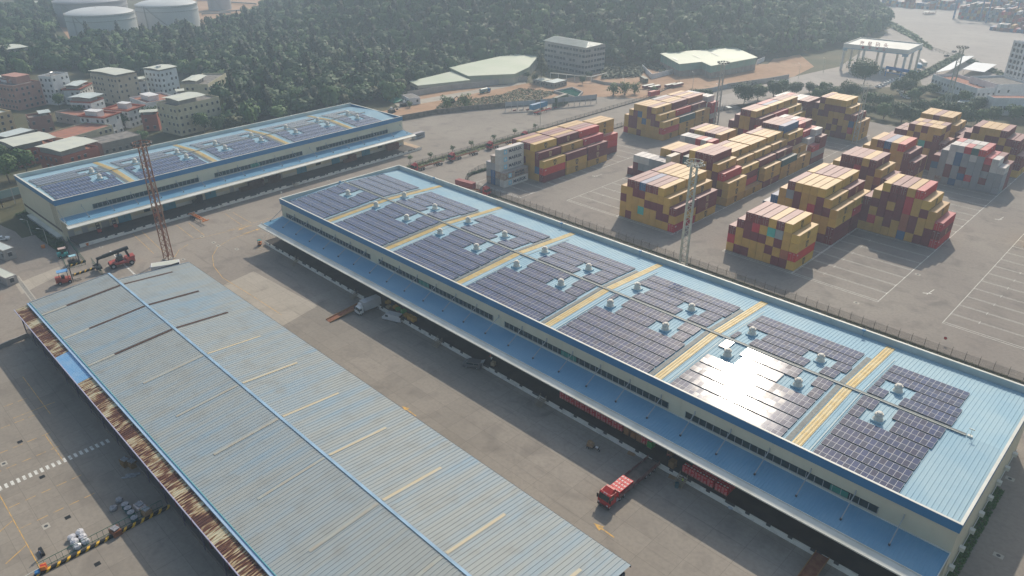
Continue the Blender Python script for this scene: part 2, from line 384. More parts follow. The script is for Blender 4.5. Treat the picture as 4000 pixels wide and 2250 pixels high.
def roof_vent(parent, x, y, z, s=1.0):
    m = MB(); m.cbox((0,0,0.18), (2.0*s,2.0*s,0.36), 1)
    m.lathe([(0.95*s,0.36),(0.62*s,0.95),(0.62*s,1.05)], 14, mi=0)
    m.lathe([(0.72*s,1.05),(0.80*s,1.25),(0.80*s,1.45),(0.68*s,1.62)], 14, mi=0)
    m.lathe([(0.50*s,1.62),(0.50*s,1.85),(0.30*s,1.95)], 14, mi=0)
    return m.mesh('roof_vent', [VENTC, LBLUE])
def warehouse(root, L, W, H, x_sky, x_vf, x_vb, wins, rods, arrays, cv, doors, green=(), end_par=(True, False)):
    mid = W/2; eave = H-1.45; ridge = eave+1.15; top = lambda v: eave+(ridge-eave)*(1-abs(v-mid)/mid)
    # wall
    m = MB(); m.box(0,0,0,L,0.2,H-1.7); m.box(0,W-0.2,0,L,W,H-1.7); m.box(0,0.2,0,0.2,W-0.2,H-1.7); m.box(L-0.2,0.2,0,L,W-0.2,H-1.7)
    x = 1.5
    while x < L: m.box(x-0.04,-0.05,8.3 if cv else 1,x+0.04,0,H-1.7); x += 3.77
    m.build('wall', CREAM, root)
    m = MB(); m.box(-0.15,-0.18,H-1.75,L+0.15,0.0,H); m.box(-0.15,0,H-1.75,0,W+0.15,H-0.02 if end_par[0] else H-0.3); m.box(L,0,H-1.75,L+0.15,W+0.15,H-0.02 if end_par[1] else H-0.3)
    m.box(0,W,H-1.75,L,W+0.15,H-0.01); m.build('fascia_band', BLUEB, root)
    # parapet lining and white coping
    m = MB(); m.box(0.02,W-0.28,eave-0.3,L-0.02,W-0.02,H-0.03,0); m.box(-0.2,W-0.30,H-0.03,L+0.2,W+0.2,H+0.07,1)
    m.box(-0.2,-0.24,H,L+0.2,0.16,H+0.07,1)
    for k, xx in ((0,0.0),(1,L)):
        if end_par[k]:
            s = 1 if k == 0 else -1
            m.box(xx+s*0.02,0.02,eave-0.3,xx+s*0.28,W-0.3,H-0.03,0); m.box(xx-s*0.2,0.16,H-0.03,xx+s*0.30,W-0.3,H+0.07,1)
        else:
            m.box(xx-0.3,0.16,H-0.34,xx+0.17,W-0.3,H-0.22,1)
    for i in range(int(L/5.9)): m.box(i*5.9+2,W-0.35,H+0.07,i*5.9+2.12,W+0.22,H+0.12,1)
    m.build('parapet', [PARA, WTRIM], root)
    # ribbed roof
    m = MB(); m.ribs(0.3, L-0.3, [(0.1,eave),(mid,ridge)], 0.76); m.ribs(0.3, L-0.3, [(mid,ridge),(W-0.3,eave)], 0.76)
    m.build('roof', LBLUE, root)
    m = MB(); m.box(1,mid-0.35,ridge+0.05,L-6,mid+0.35,ridge+0.2,0); m.box(1,mid-0.45,ridge+0.2,L-6,mid-0.36,ridge+0.3,1)
    m.build('ridge_walkway', [TRAY, WTRIM], root)
    for xs in x_sky:
        mm = MB()
        for q in range(3): mm.ribs(xs-0.9+q*0.6, xs-0.36+q*0.6, [(0.12,eave+0.1),(mid,ridge+0.1),(W-1.2,eave+0.15)], 0.6, 0.06)
        mm.build('skylight', SKYL, root)
        mm = MB()
        for a, b in ((0.6,mid-0.6),(mid+0.6,arrays[1]+mid+0.2)):
            mm.add([(xs-2.1,a,top(a)+0.12),(xs-1.15,a,top(a)+0.12),(xs-1.15,b,top(b)+0.12),(xs-2.1,b,top(b)+0.12)], [(0,1,2,3)])
            mm.add([(xs-2.1,a,top(a)+0.0),(xs-1.15,a,top(a)+0.0),(xs-1.15,a,top(a)+0.12),(xs-2.1,a,top(a)+0.12)], [(0,1,2,3)])
        mm.build('cable_tray', TRAY, root)
        mm = MB()
        for a, b in ((0.3,mid-0.6),(mid+0.6,W-6)): mm.bar((xs+2.4,a,top(a)+0.2),(xs+2.4,b,top(b)+0.2),0.06)
        mm.build('lightning_strip', WTRIM, root)
    # vents
    vm = roof_vent(root,0,0,0)
    for vy, xv in ((arrays[2], x_vf),(arrays[3], x_vb)):
        for xx in xv: obj('roof_vent', vm, root, (xx, vy, top(vy)))
    # solar arrays: double rows of panels between the skylights
    edges = [0.0]+list(x_sky)+[None]
    PW = 3.3; PITCH = arrays[4]
    for i in range(len(x_sky)+1):
        a = (x_sky[i-1]+3.0) if i else 1.8
        b = (x_sky[i]-2.35) if i < len(x_sky) else arrays[5]
        for side in (0, 1):
            rows = arrays[6+side]
            for r_ in range(rows):
                v0 = (mid-0.75-(r_+1)*PITCH+0.3) if side == 0 else (mid+0.75+r_*PITCH)
                v1 = v0+PW
                gaps = []
                for xv in (x_vf if side == 0 else x_vb):
                    if a-3 < xv < b+3:
                        if r_ == 0: gaps.append((xv-1.1, xv+1.7))
                        elif r_ == 1: gaps.append((xv-2.6, xv+2.6))
                segs = []; cur = a
                for g0, g1 in sorted(gaps):
                    if g0-cur > 1.0: segs.append((cur, g0))
                    cur = max(cur, g1)
                if b-cur > 1.0: segs.append((cur, b))
                for s0, s1 in segs:
                    n_ = int(s1-s0); s1 = s0+n_
                    if n_ < 1: continue
                    mm = MB(); zz = 0.30
                    f0, f1 = top(v0)+zz, top(v1)+zz
                    mm.add([(s0,v0,f0),(s1,v0,f0),(s1,v1,f1),(s0,v1,f1)], [(0,1,2,3)], 0)
                    mm.uv[0] = [(0,0),(n_,0),(n_,PW),(0,PW)]
                    mm.add([(s0,v0,f0-0.14),(s1,v0,f0-0.14),(s1,v1,f1-0.14),(s0,v1,f1-0.14),(s0,v0,f0),(s1,v0,f0),(s1,v1,f1),(s0,v1,f1)], [(0,1,5,4),(1,2,6,5),(2,3,7,6),(3,0,4,7),(0,3,2,1)], 1)
                    mm.build('solar_array', [SOLAR, DGREY], root)
    # ribbon windows
    for wa, wb, hi, lo in wins:
        n_ = max(1, round((wb-wa)/1.51))
        f = MB(); f.box(wa-0.06,-0.06,lo-0.06,wb+0.06,-0.005,hi+0.06,0)
        wo = f.build('window', [GLASSD], root)
        mm = MB()
        for k in range(n_+1):
            xx = wa+(wb-wa)*k/n_; mm.box(xx-0.04,-0.13,lo,xx+0.04,-0.06,hi)
        mm.box(wa,-0.16,lo-0.12,wb,-0.07,lo-0.02); mm.build('mullions', GREY, wo)
        gg = [MB() for _ in green]
        for q, (ga, gb) in enumerate(green):
            if wa < ga < wb: gg[q].box(ga,-0.10,lo+0.04,gb,-0.062,hi-0.04).build('open_pane', GLASSG, wo)
    # canopy with its tie rods
    if cv:
        zr, ze, yo = cv
        m = MB(); m.ribs(0.1, L-0.1, [(-yo,ze),(-0.05,zr)], 0.6, 0.06, 0.12, 0)
        m.add([(0.1,-yo,ze-0.12),(L-0.1,-yo,ze-0.12),(L-0.1,-0.05,zr-0.12),(0.1,-0.05,zr-0.12)], [(3,2,1,0)], 1)
        m.box(0,-yo,ze-0.15,0.1,-0.05,ze+0.1,1)
        m.add([(-0.02,-yo,ze-0.25),(-0.02,-0.05,zr-0.25),(-0.02,-0.05,zr+0.12),(-0.02,-yo,ze+0.12),(0.1,-yo,ze-0.25),(0.1,-0.05,zr-0.25),(0.1,-0.05,zr+0.12),(0.1,-yo,ze+0.12)], [(0,1,2,3),(4,7,6,5),(3,2,6,7),(0,3,7,4)], 2)
        for q in (L+0.0,):
            m.add([(q-0.1,-yo,ze-0.25),(q-0.1,-0.05,zr-0.25),(q-0.1,-0.05,zr+0.12),(q-0.1,-yo,ze+0.12),(q+.02,-yo,ze-0.25),(q+.02,-0.05,zr-0.25),(q+.02,-0.05,zr+0.12),(q+.02,-yo,ze+0.12)], [(0,1,2,3),(4,7,6,5),(3,2,6,7),(0,3,7,4)], 2)
        m.box(0,-0.25,zr+0.02,L,-0.05,zr+0.22,2)
        m.build('canopy', [CBLUE, PARA, WTRIM], root)
        m = MB(); y0, y1 = -yo-0.02, -yo-1.5
        m.add([(-0.6,y0,ze+0.10),(L+0.3,y0,ze+0.10),(L+0.3,y1,ze-0.42),(-0.6,y1,ze-0.42)], [(0,3,2,1)], 0)
        m.box(-0.6,y0-0.12,ze+0.10,L+0.3,y0,ze+0.22,1); m.box(-0.6,y1-0.1,ze-0.62,L+0.3,y1,ze-0.36,0)
        m.add([(-0.6,y0,ze-0.3),(L+0.3,y0,ze-0.3),(L+0.3,y1,ze-0.6),(-0.6,y1,ze-0.6)], [(0,1,2,3)], 0)
        m.build('gutter', [WTRIM, WTRIM], root)
        for xx in rods:
            mm = MB(); mm.bar((xx,-0.15,zr+2.4),(xx,-yo*0.64,ze+0.45),0.085,5); mm.cbox((xx,-yo*0.64,ze+0.30),(0.3,0.3,0.45),1); mm.cbox((xx,-0.1,zr+2.5),(0.16,0.22,0.9),0)
            mm.build('tie_rod', [GREY, DGREY], root)
W1 = thing('solar_warehouse', 'longest cream warehouse with blue fascia, solar roof and a blue canopy facing the trucks', 'warehouse', (-87,-92.6,0))
xsk = [24.7, 53.2, 82.6, 112.3, 141.7, 170.5]
vF = [11.9+15.12*k for k in range(12)]; vB = [26.4+15.12*k for k in range(11)]
warehouse(W1, 196.9, 47.2, 14.2, xsk, vF, vB,
    [(2.6,47.7,10.0,8.75),(51.6,96.8,10.0,8.75),(100.7,145.9,10.0,8.75),(149.8,185.8,10.0,8.75)],
    [0.4]+[8.1+7.56*k for k in range(25)], (0,14.2,17.5,28.9,3.68,188.4,6,4), (8.2,7.65,7.1), [],
    green=((69,73.2),(118.2,122.5),(178,181)))
# dock of the long warehouse
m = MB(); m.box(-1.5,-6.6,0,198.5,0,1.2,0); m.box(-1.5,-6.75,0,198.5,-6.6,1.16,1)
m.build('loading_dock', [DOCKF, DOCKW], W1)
for k in range(50):
    xx = 1.5+k*3.95; wd = 1.9 if k % 4 == 1 else 0.8
    m = MB(); m.box(xx,-6.86,0.86,xx+wd,-6.6,1.23); m.build('dock_bumper', DGREY, W1)
m = MB()
for xx in (14,43,72,101,130,159,188): m.box(xx,-0.02,1.2,xx+5,-0.015+0.0,5.6)
m = MB()
for k in range(13): m.box(6+k*15.1,-0.25,1.2,6.5+k*15.1,0,7.9)
m.build('pilaster', CREAM, W1)
for k in range(7):
    m = MB(); m.box(12+k*28,-0.1,1.2,17+k*28,-0.01,5.7); m.build('door', BLUEB, W1)
def dock_stair(root, x, y, wd=1.6, flip=1):
    m = MB()
    for k in range(6): m.box(x-wd/2,y-0.30*(6-k)-0.2,0.2*k+0.12,x+wd/2,y-0.30*(5-k)-0.2,0.2*k+0.17)
    for s in (-1,1):
        xx = x+s*wd/2; m.bar((xx,y-2,0.1),(xx,y-0.1,1.2),0.05)
        for h in (0.55,1.0): m.bar((xx,y-2,0.1+h),(xx,y-0.1,1.2+h),0.035)
        for t in (0,0.5,1): m.bar((xx,y-2+1.9*t,0.1+1.1*t),(xx,y-2+1.9*t,1.15+1.1*t),0.035)
    return m.build('stair', mat('stair_steel',(0.34,0.28,0.20),0.7), root)
for xx in (18.5,49.5,85,119.4,154.8): dock_stair(W1, xx, -6.8)
# gable side boxes and pipe at the near end
m = MB(); m.bar((197.1,1,1.0),(197.1,46,1.0),0.08); m.build('side_pipe', WTRIM, W1)
for k in range(8):
    m = MB(); m.box(196.95,3+k*5.4,2.4,197.75,3.9+k*5.4,3.1); m.build('air_conditioner', WTRIM, W1)
m = MB(); m.bar((191.5,23.6,13.9),(191.5,23.6,15.6),0.05); m.cbox((191.5,23.6,15.5),(0.9,0.15,0.15)); m.cbox((191.5,23.6,13.95),(0.8,0.6,0.5)); m.build('roof_camera_post', WTRIM, W1)
m = MB(); m.bar((0.4,0.6,14.2),(0.4,0.6,16.2),0.05); m.bar((1.0,0.6,14.2),(1.0,0.6,15.8),0.05); m.cbox((0.4,0.6,16.2),(0.5,0.3,0.25)); m.build('roof_aerial', WTRIM, W1)
for q in ((20,46.5),(0.6,22.0),(105.3,46.5),(164.3,46.5),(77.5,46.5)):
    m = MB(); m.bar((q[0],q[1],12.8),(q[0],q[1],14.4),0.04); m.cbox((q[0],q[1],14.4),(0.7,0.5,0.3)); m.build('roof_lamp', BLUEB, W1)
for k in (120,150,178):
    pass

W2 = thing('far_warehouse', 'shorter cream warehouse with solar roof standing by the village', 'warehouse', (-136.6,-143.3,0), math.atan2(.9993,-.0384))
warehouse(W2, 142, 37.5, 14.0, [25.8,56.0,86.6,117.5], [18.8,33.4,49.6,65.0,80.4,96.2,111.8,127.5], [19.3,34.3,50.0,65.3,80.8,96.9,112.6,128.4],
    [(10.5,46.8,9.8,8.4),(52.9,90.1,9.8,8.4),(96.7,133.5,9.8,8.4)], [0.3]+[7.3+7.85*k for k in range(17)]+[140.5],
    (0,10.0,12.9,21.2,3.68,134,4,3), (7.9,7.35,7.2), [], green=((67.3,71.3),))
m = MB(); m.box(1.2,-8.4,0,145,0,1.2,0); m.box(1.2,-8.55,0,145,-8.4,1.16,1); m.build('loading_dock', [mat('dock_floor_grey',(0.075,0.07,0.066),0.8,(0.10,0.09,0.085),0.3), DOCKW], W2)
m = MB(); m.box(142.0,-8.35,1.2,144.9,8,1.215); m.build('dock_apron', mat('tan_slab',(0.50,0.36,0.24),0.8,(0.42,0.32,0.22),0.4), W2)
for k in range(44):
    xx = 9+k*3.05; wd = 2.6 if k % 5 == 2 else 0.8
    if xx > 143: break
    m = MB(); m.box(xx,-8.68,0.84,xx+wd,-8.4,1.23); m.build('dock_bumper', DGREY, W2)
DOORB = mat('blue_door_paint', (0.06,0.28,0.42), 0.5, (0.08,0.33,0.47), 0.8)
for a, b in ((17.0,21.2),(32.4,36.8),(47.9,52.1),(86.5,91.0),(103.2,107.2),(118.6,123.0)):
    m = MB(); m.box(a,-0.12,1.2,b,-0.01,6.0,0); d_ = m.build('door', DOORB, W2)
    MB().box((a+b)/2-0.05,-0.18,2.6,(a+b)/2+0.05,-0.125,3.4).build('handle', DGREY, d_)
for a, b in ((1.2,3.0),(5.4,7.2),(11.5,14.0),(57.5,59.2),(78.5,80.0)):
    MB().box(a,-0.08,1.2,b,-0.01,3.3).build('door', GREY, W2)['label'] = 'small grey personnel door'
for a, b in ((25.8,27.9),(72.2,74.5),(95.6,97.9),(127.3,129.8)):
    MB().box(a,-0.08,2.6,b,-0.01,4.2).build('window', GLASSD, W2)
m = MB()
for a, b in ((3.2,5.2),(7.4,11.3),(14.3,16.8),(21.5,32.2),(37,47.7),(52.3,57.3),(59.4,78.3),(80.2,86.3),(91.2,103),(107.4,118.4),(123.2,141.5)): m.box(a,-0.05,1.2,b,-0.012,2.35)
m.build('dado', WTRIM, W2)
m = MB(); m.box(-0.12,0.6,3.1,-0.01,36.5,3.8); m.build('side_window', mat('brown_strip',(0.10,0.07,0.05),0.6), W2)
m = MB(); m.box(-1.5,2.5,0.0,-0.05,31,1.2,0); m.box(-1.6,2.3,1.2,-0.05,31.2,1.35,1); m.build('lean_to', [GREY, WTRIM], W2)
for s in (0.8,2.2,3.4,4.6): MB().bar((-0.12,s,2.5),(-0.12,s,12.6),0.06).build('downpipe', mat('stained_pipe',(0.40,0.36,0.28),0.8), W2)
dock_stair(W2, 79.5, -8.6)
for v_ in (8,12,16,20,24): MB().bar((1.2,v_,13.2),(0.5,v_,14.4),0.04).build('roof_hoop', WTRIM, W2)

# ---------------------------------------------------------------- old metal shed in the foreground
def sheet_mat():
    m = bpy.data.materials.new('weathered_roof_sheet'); m.use_nodes = True; n = m.node_tree.nodes; l = m.node_tree.links
    b = n['Principled BSDF']; b.inputs['Roughness'].default_value = 0.6; b.inputs['Specular IOR Level'].default_value = 0.2
    pos = n.new('ShaderNodeNewGeometry').outputs['Position']
    sv = n.new('ShaderNodeMapping'); sv.inputs['Scale'].default_value = (0.45, 0.02, 0); l.new(pos, sv.inputs[0])
    no = n.new('ShaderNodeTexNoise'); no.inputs['Scale'].default_value = 1.0; no.inputs['Detail'].default_value = 3; l.new(sv.outputs[0], no.inputs['Vector'])
    n2 = n.new('ShaderNodeTexNoise'); n2.inputs['Scale'].default_value = 0.035; n2.inputs['Detail'].default_value = 4; l.new(pos, n2.inputs['Vector'])
    ad = n.new('ShaderNodeMath'); ad.operation = 'ADD'; l.new(no.outputs['Fac'], ad.inputs[0]); l.new(n2.outputs['Fac'], ad.inputs[1])
    cr = n.new('ShaderNodeValToRGB'); e = cr.color_ramp.elements
    e[0].position = 0.36; e[0].color = (0.27,0.37,0.44,1); e[1].position = 0.56; e[1].color = (0.36,0.385,0.37,1)
    x = e.new(0.45); x.color = (0.325,0.385,0.41,1)
    h = n.new('ShaderNodeMath'); h.operation = 'MULTIPLY'; h.inputs[1].default_value = 0.5; l.new(ad.outputs[0], h.inputs[0]); l.new(h.outputs[0], cr.inputs[0])
    n3 = n.new('ShaderNodeTexNoise'); n3.inputs['Scale'].default_value = 0.25; n3.inputs['Detail'].default_value = 6; l.new(pos, n3.inputs['Vector'])
    mr = n.new('ShaderNodeMapRange'); mr.inputs[1].default_value = 0.5; mr.inputs[2].default_value = 0.85; l.new(n3.outputs['Fac'], mr.inputs[0])
    mx = n.new('ShaderNodeMix'); mx.data_type = 'RGBA'; l.new(mr.outputs[0], mx.inputs[0]); l.new(cr.outputs[0], mx.inputs[6]); mx.inputs[7].default_value = (0.30,0.31,0.29,1)
    l.new(mx.outputs[2], b.inputs['Base Color']); return m
SHEET = sheet_mat()
def rust_mat():
    m = bpy.data.materials.new('rusted_awning_sheet'); m.use_nodes = True; n = m.node_tree.nodes; l = m.node_tree.links
    b = n['Principled BSDF']; b.inputs['Roughness'].default_value = 0.8
    pos = n.new('ShaderNodeNewGeometry').outputs['Position']
    def noise(sc, d=5):
        sv = n.new('ShaderNodeMapping'); sv.inputs['Scale'].default_value = sc; l.new(pos, sv.inputs[0])
        no = n.new('ShaderNodeTexNoise'); no.inputs['Scale'].default_value = 1.0; no.inputs['Detail'].default_value = d; l.new(sv.outputs[0], no.inputs['Vector']); return no.outputs['Fac']
    a = noise((0.22,0.10,0), 3); c = noise((2.6,0.45,0), 5)
    ad = n.new('ShaderNodeMath'); ad.operation = 'ADD'; l.new(a, ad.inputs[0]); l.new(c, ad.inputs[1])
    h = n.new('ShaderNodeMath'); h.operation = 'MULTIPLY'; h.inputs[1].default_value = 0.5; l.new(ad.outputs[0], h.inputs[0])
    cr = n.new('ShaderNodeValToRGB'); e = cr.color_ramp.elements
    e[0].position = 0.42; e[0].color = (0.60,0.55,0.38,1); e[1].position = 0.56; e[1].color = (0.085,0.030,0.022,1)
    x = e.new(0.465); x.color = (0.42,0.30,0.16,1); x = e.new(0.50); x.color = (0.17,0.065,0.035,1)
    l.new(h.outputs[0], cr.inputs[0]); l.new(cr.outputs[0], b.inputs['Base Color']); return m
RUSTS = rust_mat()
W3 = thing('old_metal_shed', 'weathered blue grey gable shed with a rusty awning, in the left foreground', 'shed', (0,0,0))
XW, XE, X1 = -81.5, -76.0, 76.2; YE, YR, YW = -128.2, -147.4, -166.75; ZE, ZR = 7.65, 9.0
m = MB(); m.ribs(XW, X1, [(YW,ZE),(YR,ZR)], 0.82, 0.07, 0.14); m.ribs(XE, X1, [(YR,ZR),(YE,ZE)], 0.82, 0.07, 0.14); m.build('roof', SHEET, W3)
m = MB(); m.box(XW,YR-0.26,ZR+0.05,X1,YR+0.26,ZR+0.15); m.build('ridge_cap', mat('blue_ridge',(0.26,0.40,0.53),0.45,(0.33,0.50,0.66),0.3), W3)
m = MB(); m.box(XW,YW-0.55,ZE-0.28,X1,YW,ZE-0.06,0); m.box(XW,YW-0.62,ZE-0.28,X1,YW-0.55,ZE+0.06,0); m.box(XW,YW-0.02,ZE-0.06,X1,YW+0.12,ZE+0.12,1)
m.build('box_gutter', [mat('blue_gutter',(0.33,0.47,0.66),0.5,(0.38,0.52,0.66),0.4), mat('teal_gutter',(0.14,0.38,0.42),0.5)], W3)
m = MB(); m.box(XE,YE,ZE-0.5,X1,YE+0.12,ZE-0.02,0); m.build('eave_trim', DGREY, W3)
m = MB()
for a, b, x in ((YW,YR,XW),(YR,YE,XE)):
    za, zb = (ZE,ZR) if a == YW else (ZR,ZE)
    m.add([(x-0.15,a,za+0.02),(x-0.15,b,zb+0.02),(x+0.25,b,zb+0.14),(x+0.25,a,za+0.14)], [(0,3,2,1)]); m.add([(x-0.15,a,za-0.35),(x-0.15,b,zb-0.35),(x-0.15,b,zb+0.02),(x-0.15,a,za+0.02)], [(0,3,2,1),(0,1,2,3)])
m.build('verge_trim', MATS['blue_gutter'], W3)
m = MB(); m.box(XW+2,YW+1,0,X1,YW+1.2,ZE-0.6); m.box(XE+1,YE-1.5,0,X1,YE-1.3,ZE-0.55); m.box(XW+2,YW+1.2,0,XW+2.2,YE-1.5,ZE-0.6); m.box(X1-0.2,YW+1.2,0,X1,YE-1.5,ZE-0.6)
m.build('wall', mat('shed_inner_wall',(0.10,0.10,0.11),0.8), W3)
m = MB(); m.box(XW+0.5,-169.6,0,X1,YW+1,1.1,0); m.build('loading_dock', [mat('shed_dock',(0.16,0.14,0.13),0.85)], W3)
aw = MB(); aw.ribs(XW+0.1,-50.2,[(-170.35,6.85),(-167.3,7.3)],0.62,0.08,0.16,0); aw.ribs(-35.9,X1,[(-170.35,6.85),(-167.3,7.3)],0.62,0.08,0.16,0)
aw.build('awning', RUSTS, W3)
m = MB(); m.ribs(-50.2,-35.9,[(-170.35,6.89),(-167.3,7.34)],0.62,0.04,0.16,0); m.build('patched_awning', mat('new_blue_sheet',(0.20,0.42,0.68),0.4,(0.26,0.46,0.68),0.4), W3)
m = MB(); m.box(XW,-170.42,6.75,X1,-170.26,7.02,0); m.build('awning_fascia', mat('lilac_fascia',(0.42,0.42,0.56),0.5), W3)
PURP = mat('purple_grey_steel', (0.10,0.09,0.15), 0.6)
for k in range(21):
    xx = XW+1+k*7.7; m = MB(); m.box(xx-0.12,-169.7,0.0,xx+0.12,-169.45,6.8); m.bar((xx,-169.5,5.2),(xx,-168,6.9),0.06); m.bar((xx+1.2,-169.6,4.8),(xx,-169.6,6.5),0.05)
    m.build('post', PURP, W3)
m = MB()
for k in range(150): m.box(XW+0.6+k*1.05,-170.2,6.45,XW+0.95+k*1.05,-170.0,6.75)
m.build('soffit_slats', mat('pale_slats',(0.45,0.40,0.45),0.7), W3)
FLAG = mat('red_flag_cloth', (0.45,0.02,0.03), 0.8)
SKD = mat('brown_missing_sheet', (0.055,0.030,0.022), 0.9, (0.10,0.06,0.05), 2.0); SKC = mat('faded_skylight', (0.40,0.375,0.31), 0.6, (0.40,0.42,0.38), 0.5); SKB = mat('bright_skylight', (0.54,0.46,0.31), 0.6, (0.52,0.48,0.36), 0.5)
zr3 = lambda y: ZE+(ZR-ZE)*(1-abs(y-YR)/(YR-YW if y < YR else YE-YR))+0.085
for k in range(10):
    xx = -72.0+15.95*k
    for side in (0, 1):
        ya, yb = ((-160.9, YR-0.5) if side == 0 else (YR+0.5, -134.4))
        m = MB(); wd = 0.30 if k > 2 else 0.42; m.add([(xx-wd,ya,zr3(ya)),(xx+wd,ya,zr3(ya)),(xx+wd,yb,zr3(yb)),(xx-wd,yb,zr3(yb))], [(0,1,2,3)])
        mt = SKD if k < 3 else (SKC if side == 0 else SKB)
        o = m.build('rooflight', mt, W3)
        if k < 3: o['label'] = 'dark brown strip where the rooflight sheet is gone'
        if k in (0,1,2) and side == 0:
            m = MB(); m.add([(xx-wd,YW+0.2,zr3(YW+.2)),(xx+wd,YW+0.2,zr3(YW+.2)),(xx+wd,ya-0.05,zr3(ya-.05)),(xx-wd,ya-0.05,zr3(ya-.05))], [(0,1,2,3)]); m.build('rooflight', SKC, W3)
for k in range(9):
    xx = 7+k*6.3; m = MB(); m.add([(xx,-170.5,6.95),(xx+1.0,-170.5,6.2),(xx+0.1,-170.5,6.1)], [(0,1,2),(2,1,0)]); m.bar((xx,-170.5,6.0),(xx,-170.5,7.6),0.03); m.build('flag', FLAG, W3)
# ---------------------------------------------------------------- containers
PAL = {'Y':((0.62,0.375,0.075),'mustard yellow'),'M':((0.20,0.022,0.032),'maroon'),'R':((0.55,0.022,0.035),'bright red'),'B':((0.03,0.12,0.30),'blue'),
       'T':((0.08,0.48,0.44),'turquoise'),'G':((0.33,0.36,0.39),'grey'),'W':((0.66,0.66,0.63),'white'),'K':((0.03,0.11,0.11),'dark green'),
       'O':((0.42,0.13,0.06),'orange brown'),'C':((0.62,0.56,0.44),'cream'),'U':((0.40,0.37,0.33),'rust stained white'),'S':((0.10,0.33,0.52),'sky blue'),'V':((0.085,0.12,0.07),'olive green')}
CM = {}
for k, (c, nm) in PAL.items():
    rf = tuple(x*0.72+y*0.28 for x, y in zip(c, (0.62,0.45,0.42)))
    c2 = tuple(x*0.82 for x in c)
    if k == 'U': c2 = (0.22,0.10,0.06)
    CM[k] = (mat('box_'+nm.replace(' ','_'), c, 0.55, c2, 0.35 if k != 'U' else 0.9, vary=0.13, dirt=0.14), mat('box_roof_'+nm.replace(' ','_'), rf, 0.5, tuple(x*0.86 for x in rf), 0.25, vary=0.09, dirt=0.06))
CW = 2.4947
BODY = {}
def body_mesh(col, L, h):
    key = (col, L, round(h,2))
    if key in BODY: return BODY[key]
    m = MB(); X = 1.20
    # corrugated long sides
    for s in (-1, 1):
        n = int(L/0.56); ys = []
        for i in range(n):
            y = 0.18+(L-0.36)*i/n; d = (L-0.36)/n
            ys += [(y, 0), (y+d*0.32, 0), (y+d*0.5, 1), (y+d*0.82, 1)]
        ys.append((L-0.18, 0)); k = len(ys); vs = []
        for z in (0.15, h-0.12): vs += [(s*(X-0.02-0.045*q), y, z) for y, q in ys]
        fs = [(i, i+1, k+i+1, k+i) for i in range(k-1)]
        if s < 0: fs = [f[::-1] for f in fs]
        m.add(vs, fs, 0)
        m.box(s*X, 0, 0, s*(X-0.10), L, 0.15, 0); m.box(s*X, 0, h-0.12, s*(X-0.08), L, h-0.02, 0)
        for y in (0, L-0.18): m.box(s*X, y, 0.15, s*(X-0.16), y+0.18, h-0.12, 0)
    m.box(-X+0.1,0.03,0.02,X-0.1,0.08,h-0.03,0); m.box(-X+0.1,L-0.08,0.02,X-0.1,L-0.03,h-0.03,0)
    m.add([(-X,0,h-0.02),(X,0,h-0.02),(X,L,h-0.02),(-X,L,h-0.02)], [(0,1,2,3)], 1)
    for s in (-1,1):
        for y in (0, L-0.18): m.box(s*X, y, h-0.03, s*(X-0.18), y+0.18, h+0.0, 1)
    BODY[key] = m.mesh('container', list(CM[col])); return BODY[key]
LOCK = mat('lock_rod_pale', (0.45,0.42,0.40), 0.5)
DOORM = {}
def door_mesh(col, h):
    key = (col, round(h,2))
    if key in DOORM: return DOORM[key]
    m = MB(); m.box(-1.05,-0.02,0.18,-0.03,0.03,h-0.15,0); m.box(0.03,-0.02,0.18,1.05,0.03,h-0.15,0)
    for x in (-0.85,-0.32,0.32,0.85): m.box(x-0.02,-0.06,0.12,x+0.02,-0.02,h-0.1,0 if abs(x) > 0.5 else 1)
    m.box(0.45,-0.025,h-0.55,0.95,-0.021,h-0.38,1); m.box(0.55,-0.025,h*0.5,0.9,-0.021,h*0.5+0.08,1)
    if col in 'MR': m.box(-0.98,-0.03,h-0.45,-0.45,-0.021,h-0.28,1)
    DOORM[key] = m.mesh('door', [CM[col][0], LOCK]); return DOORM[key]
def text_mesh(s, size, m_, bold=0.0, xs=1.0):
    cu = bpy.data.curves.new('t', 'FONT'); cu.body = s; cu.size = size; cu.align_x = 'CENTER'; cu.offset = bold; cu.extrude = 0.004; cu.resolution_u = 2
    ob = bpy.data.objects.new('t', cu); COL.objects.link(ob); dg = bpy.context.evaluated_depsgraph_get(); dg.update()
    me = bpy.data.meshes.new_from_object(ob.evaluated_get(dg)); bpy.data.objects.remove(ob); bpy.data.curves.remove(cu)
    if xs != 1.0:
        for v in me.vertices: v.co.x *= xs
    me.materials.clear(); me.materials.append(m_); me.name = 'lettering'; return me
LOGD = mat('logo_dark', (0.035,0.030,0.022), 0.6); LOGT = mat('logo_tan', (0.50,0.33,0.16), 0.6); LOGW = mat('lettering_white', (0.75,0.74,0.70), 0.6); LOGN = mat('lettering_navy', (0.012,0.03,0.075), 0.6)
def msc_mesh(m_):
    me = text_mesh('m', 2.5, m_, 0.06, 0.95); b = bmesh.new(); b.from_mesh(me)
    me2 = text_mesh('sc', 1.45, m_, 0.06, 1.0); b2 = bmesh.new(); b2.from_mesh(me2)
    bmesh.ops.translate(b2, verts=b2.verts, vec=(0,-0.85,0)); tmp = bpy.data.meshes.new('t'); b2.to_mesh(tmp); b.from_mesh(tmp)
    bmesh.ops.translate(b, verts=b.verts, vec=(0,-0.1,0)); b.to_mesh(me); me.name = 'logo'; return me
MSCD, MSCT = msc_mesh(LOGD), msc_mesh(LOGT)
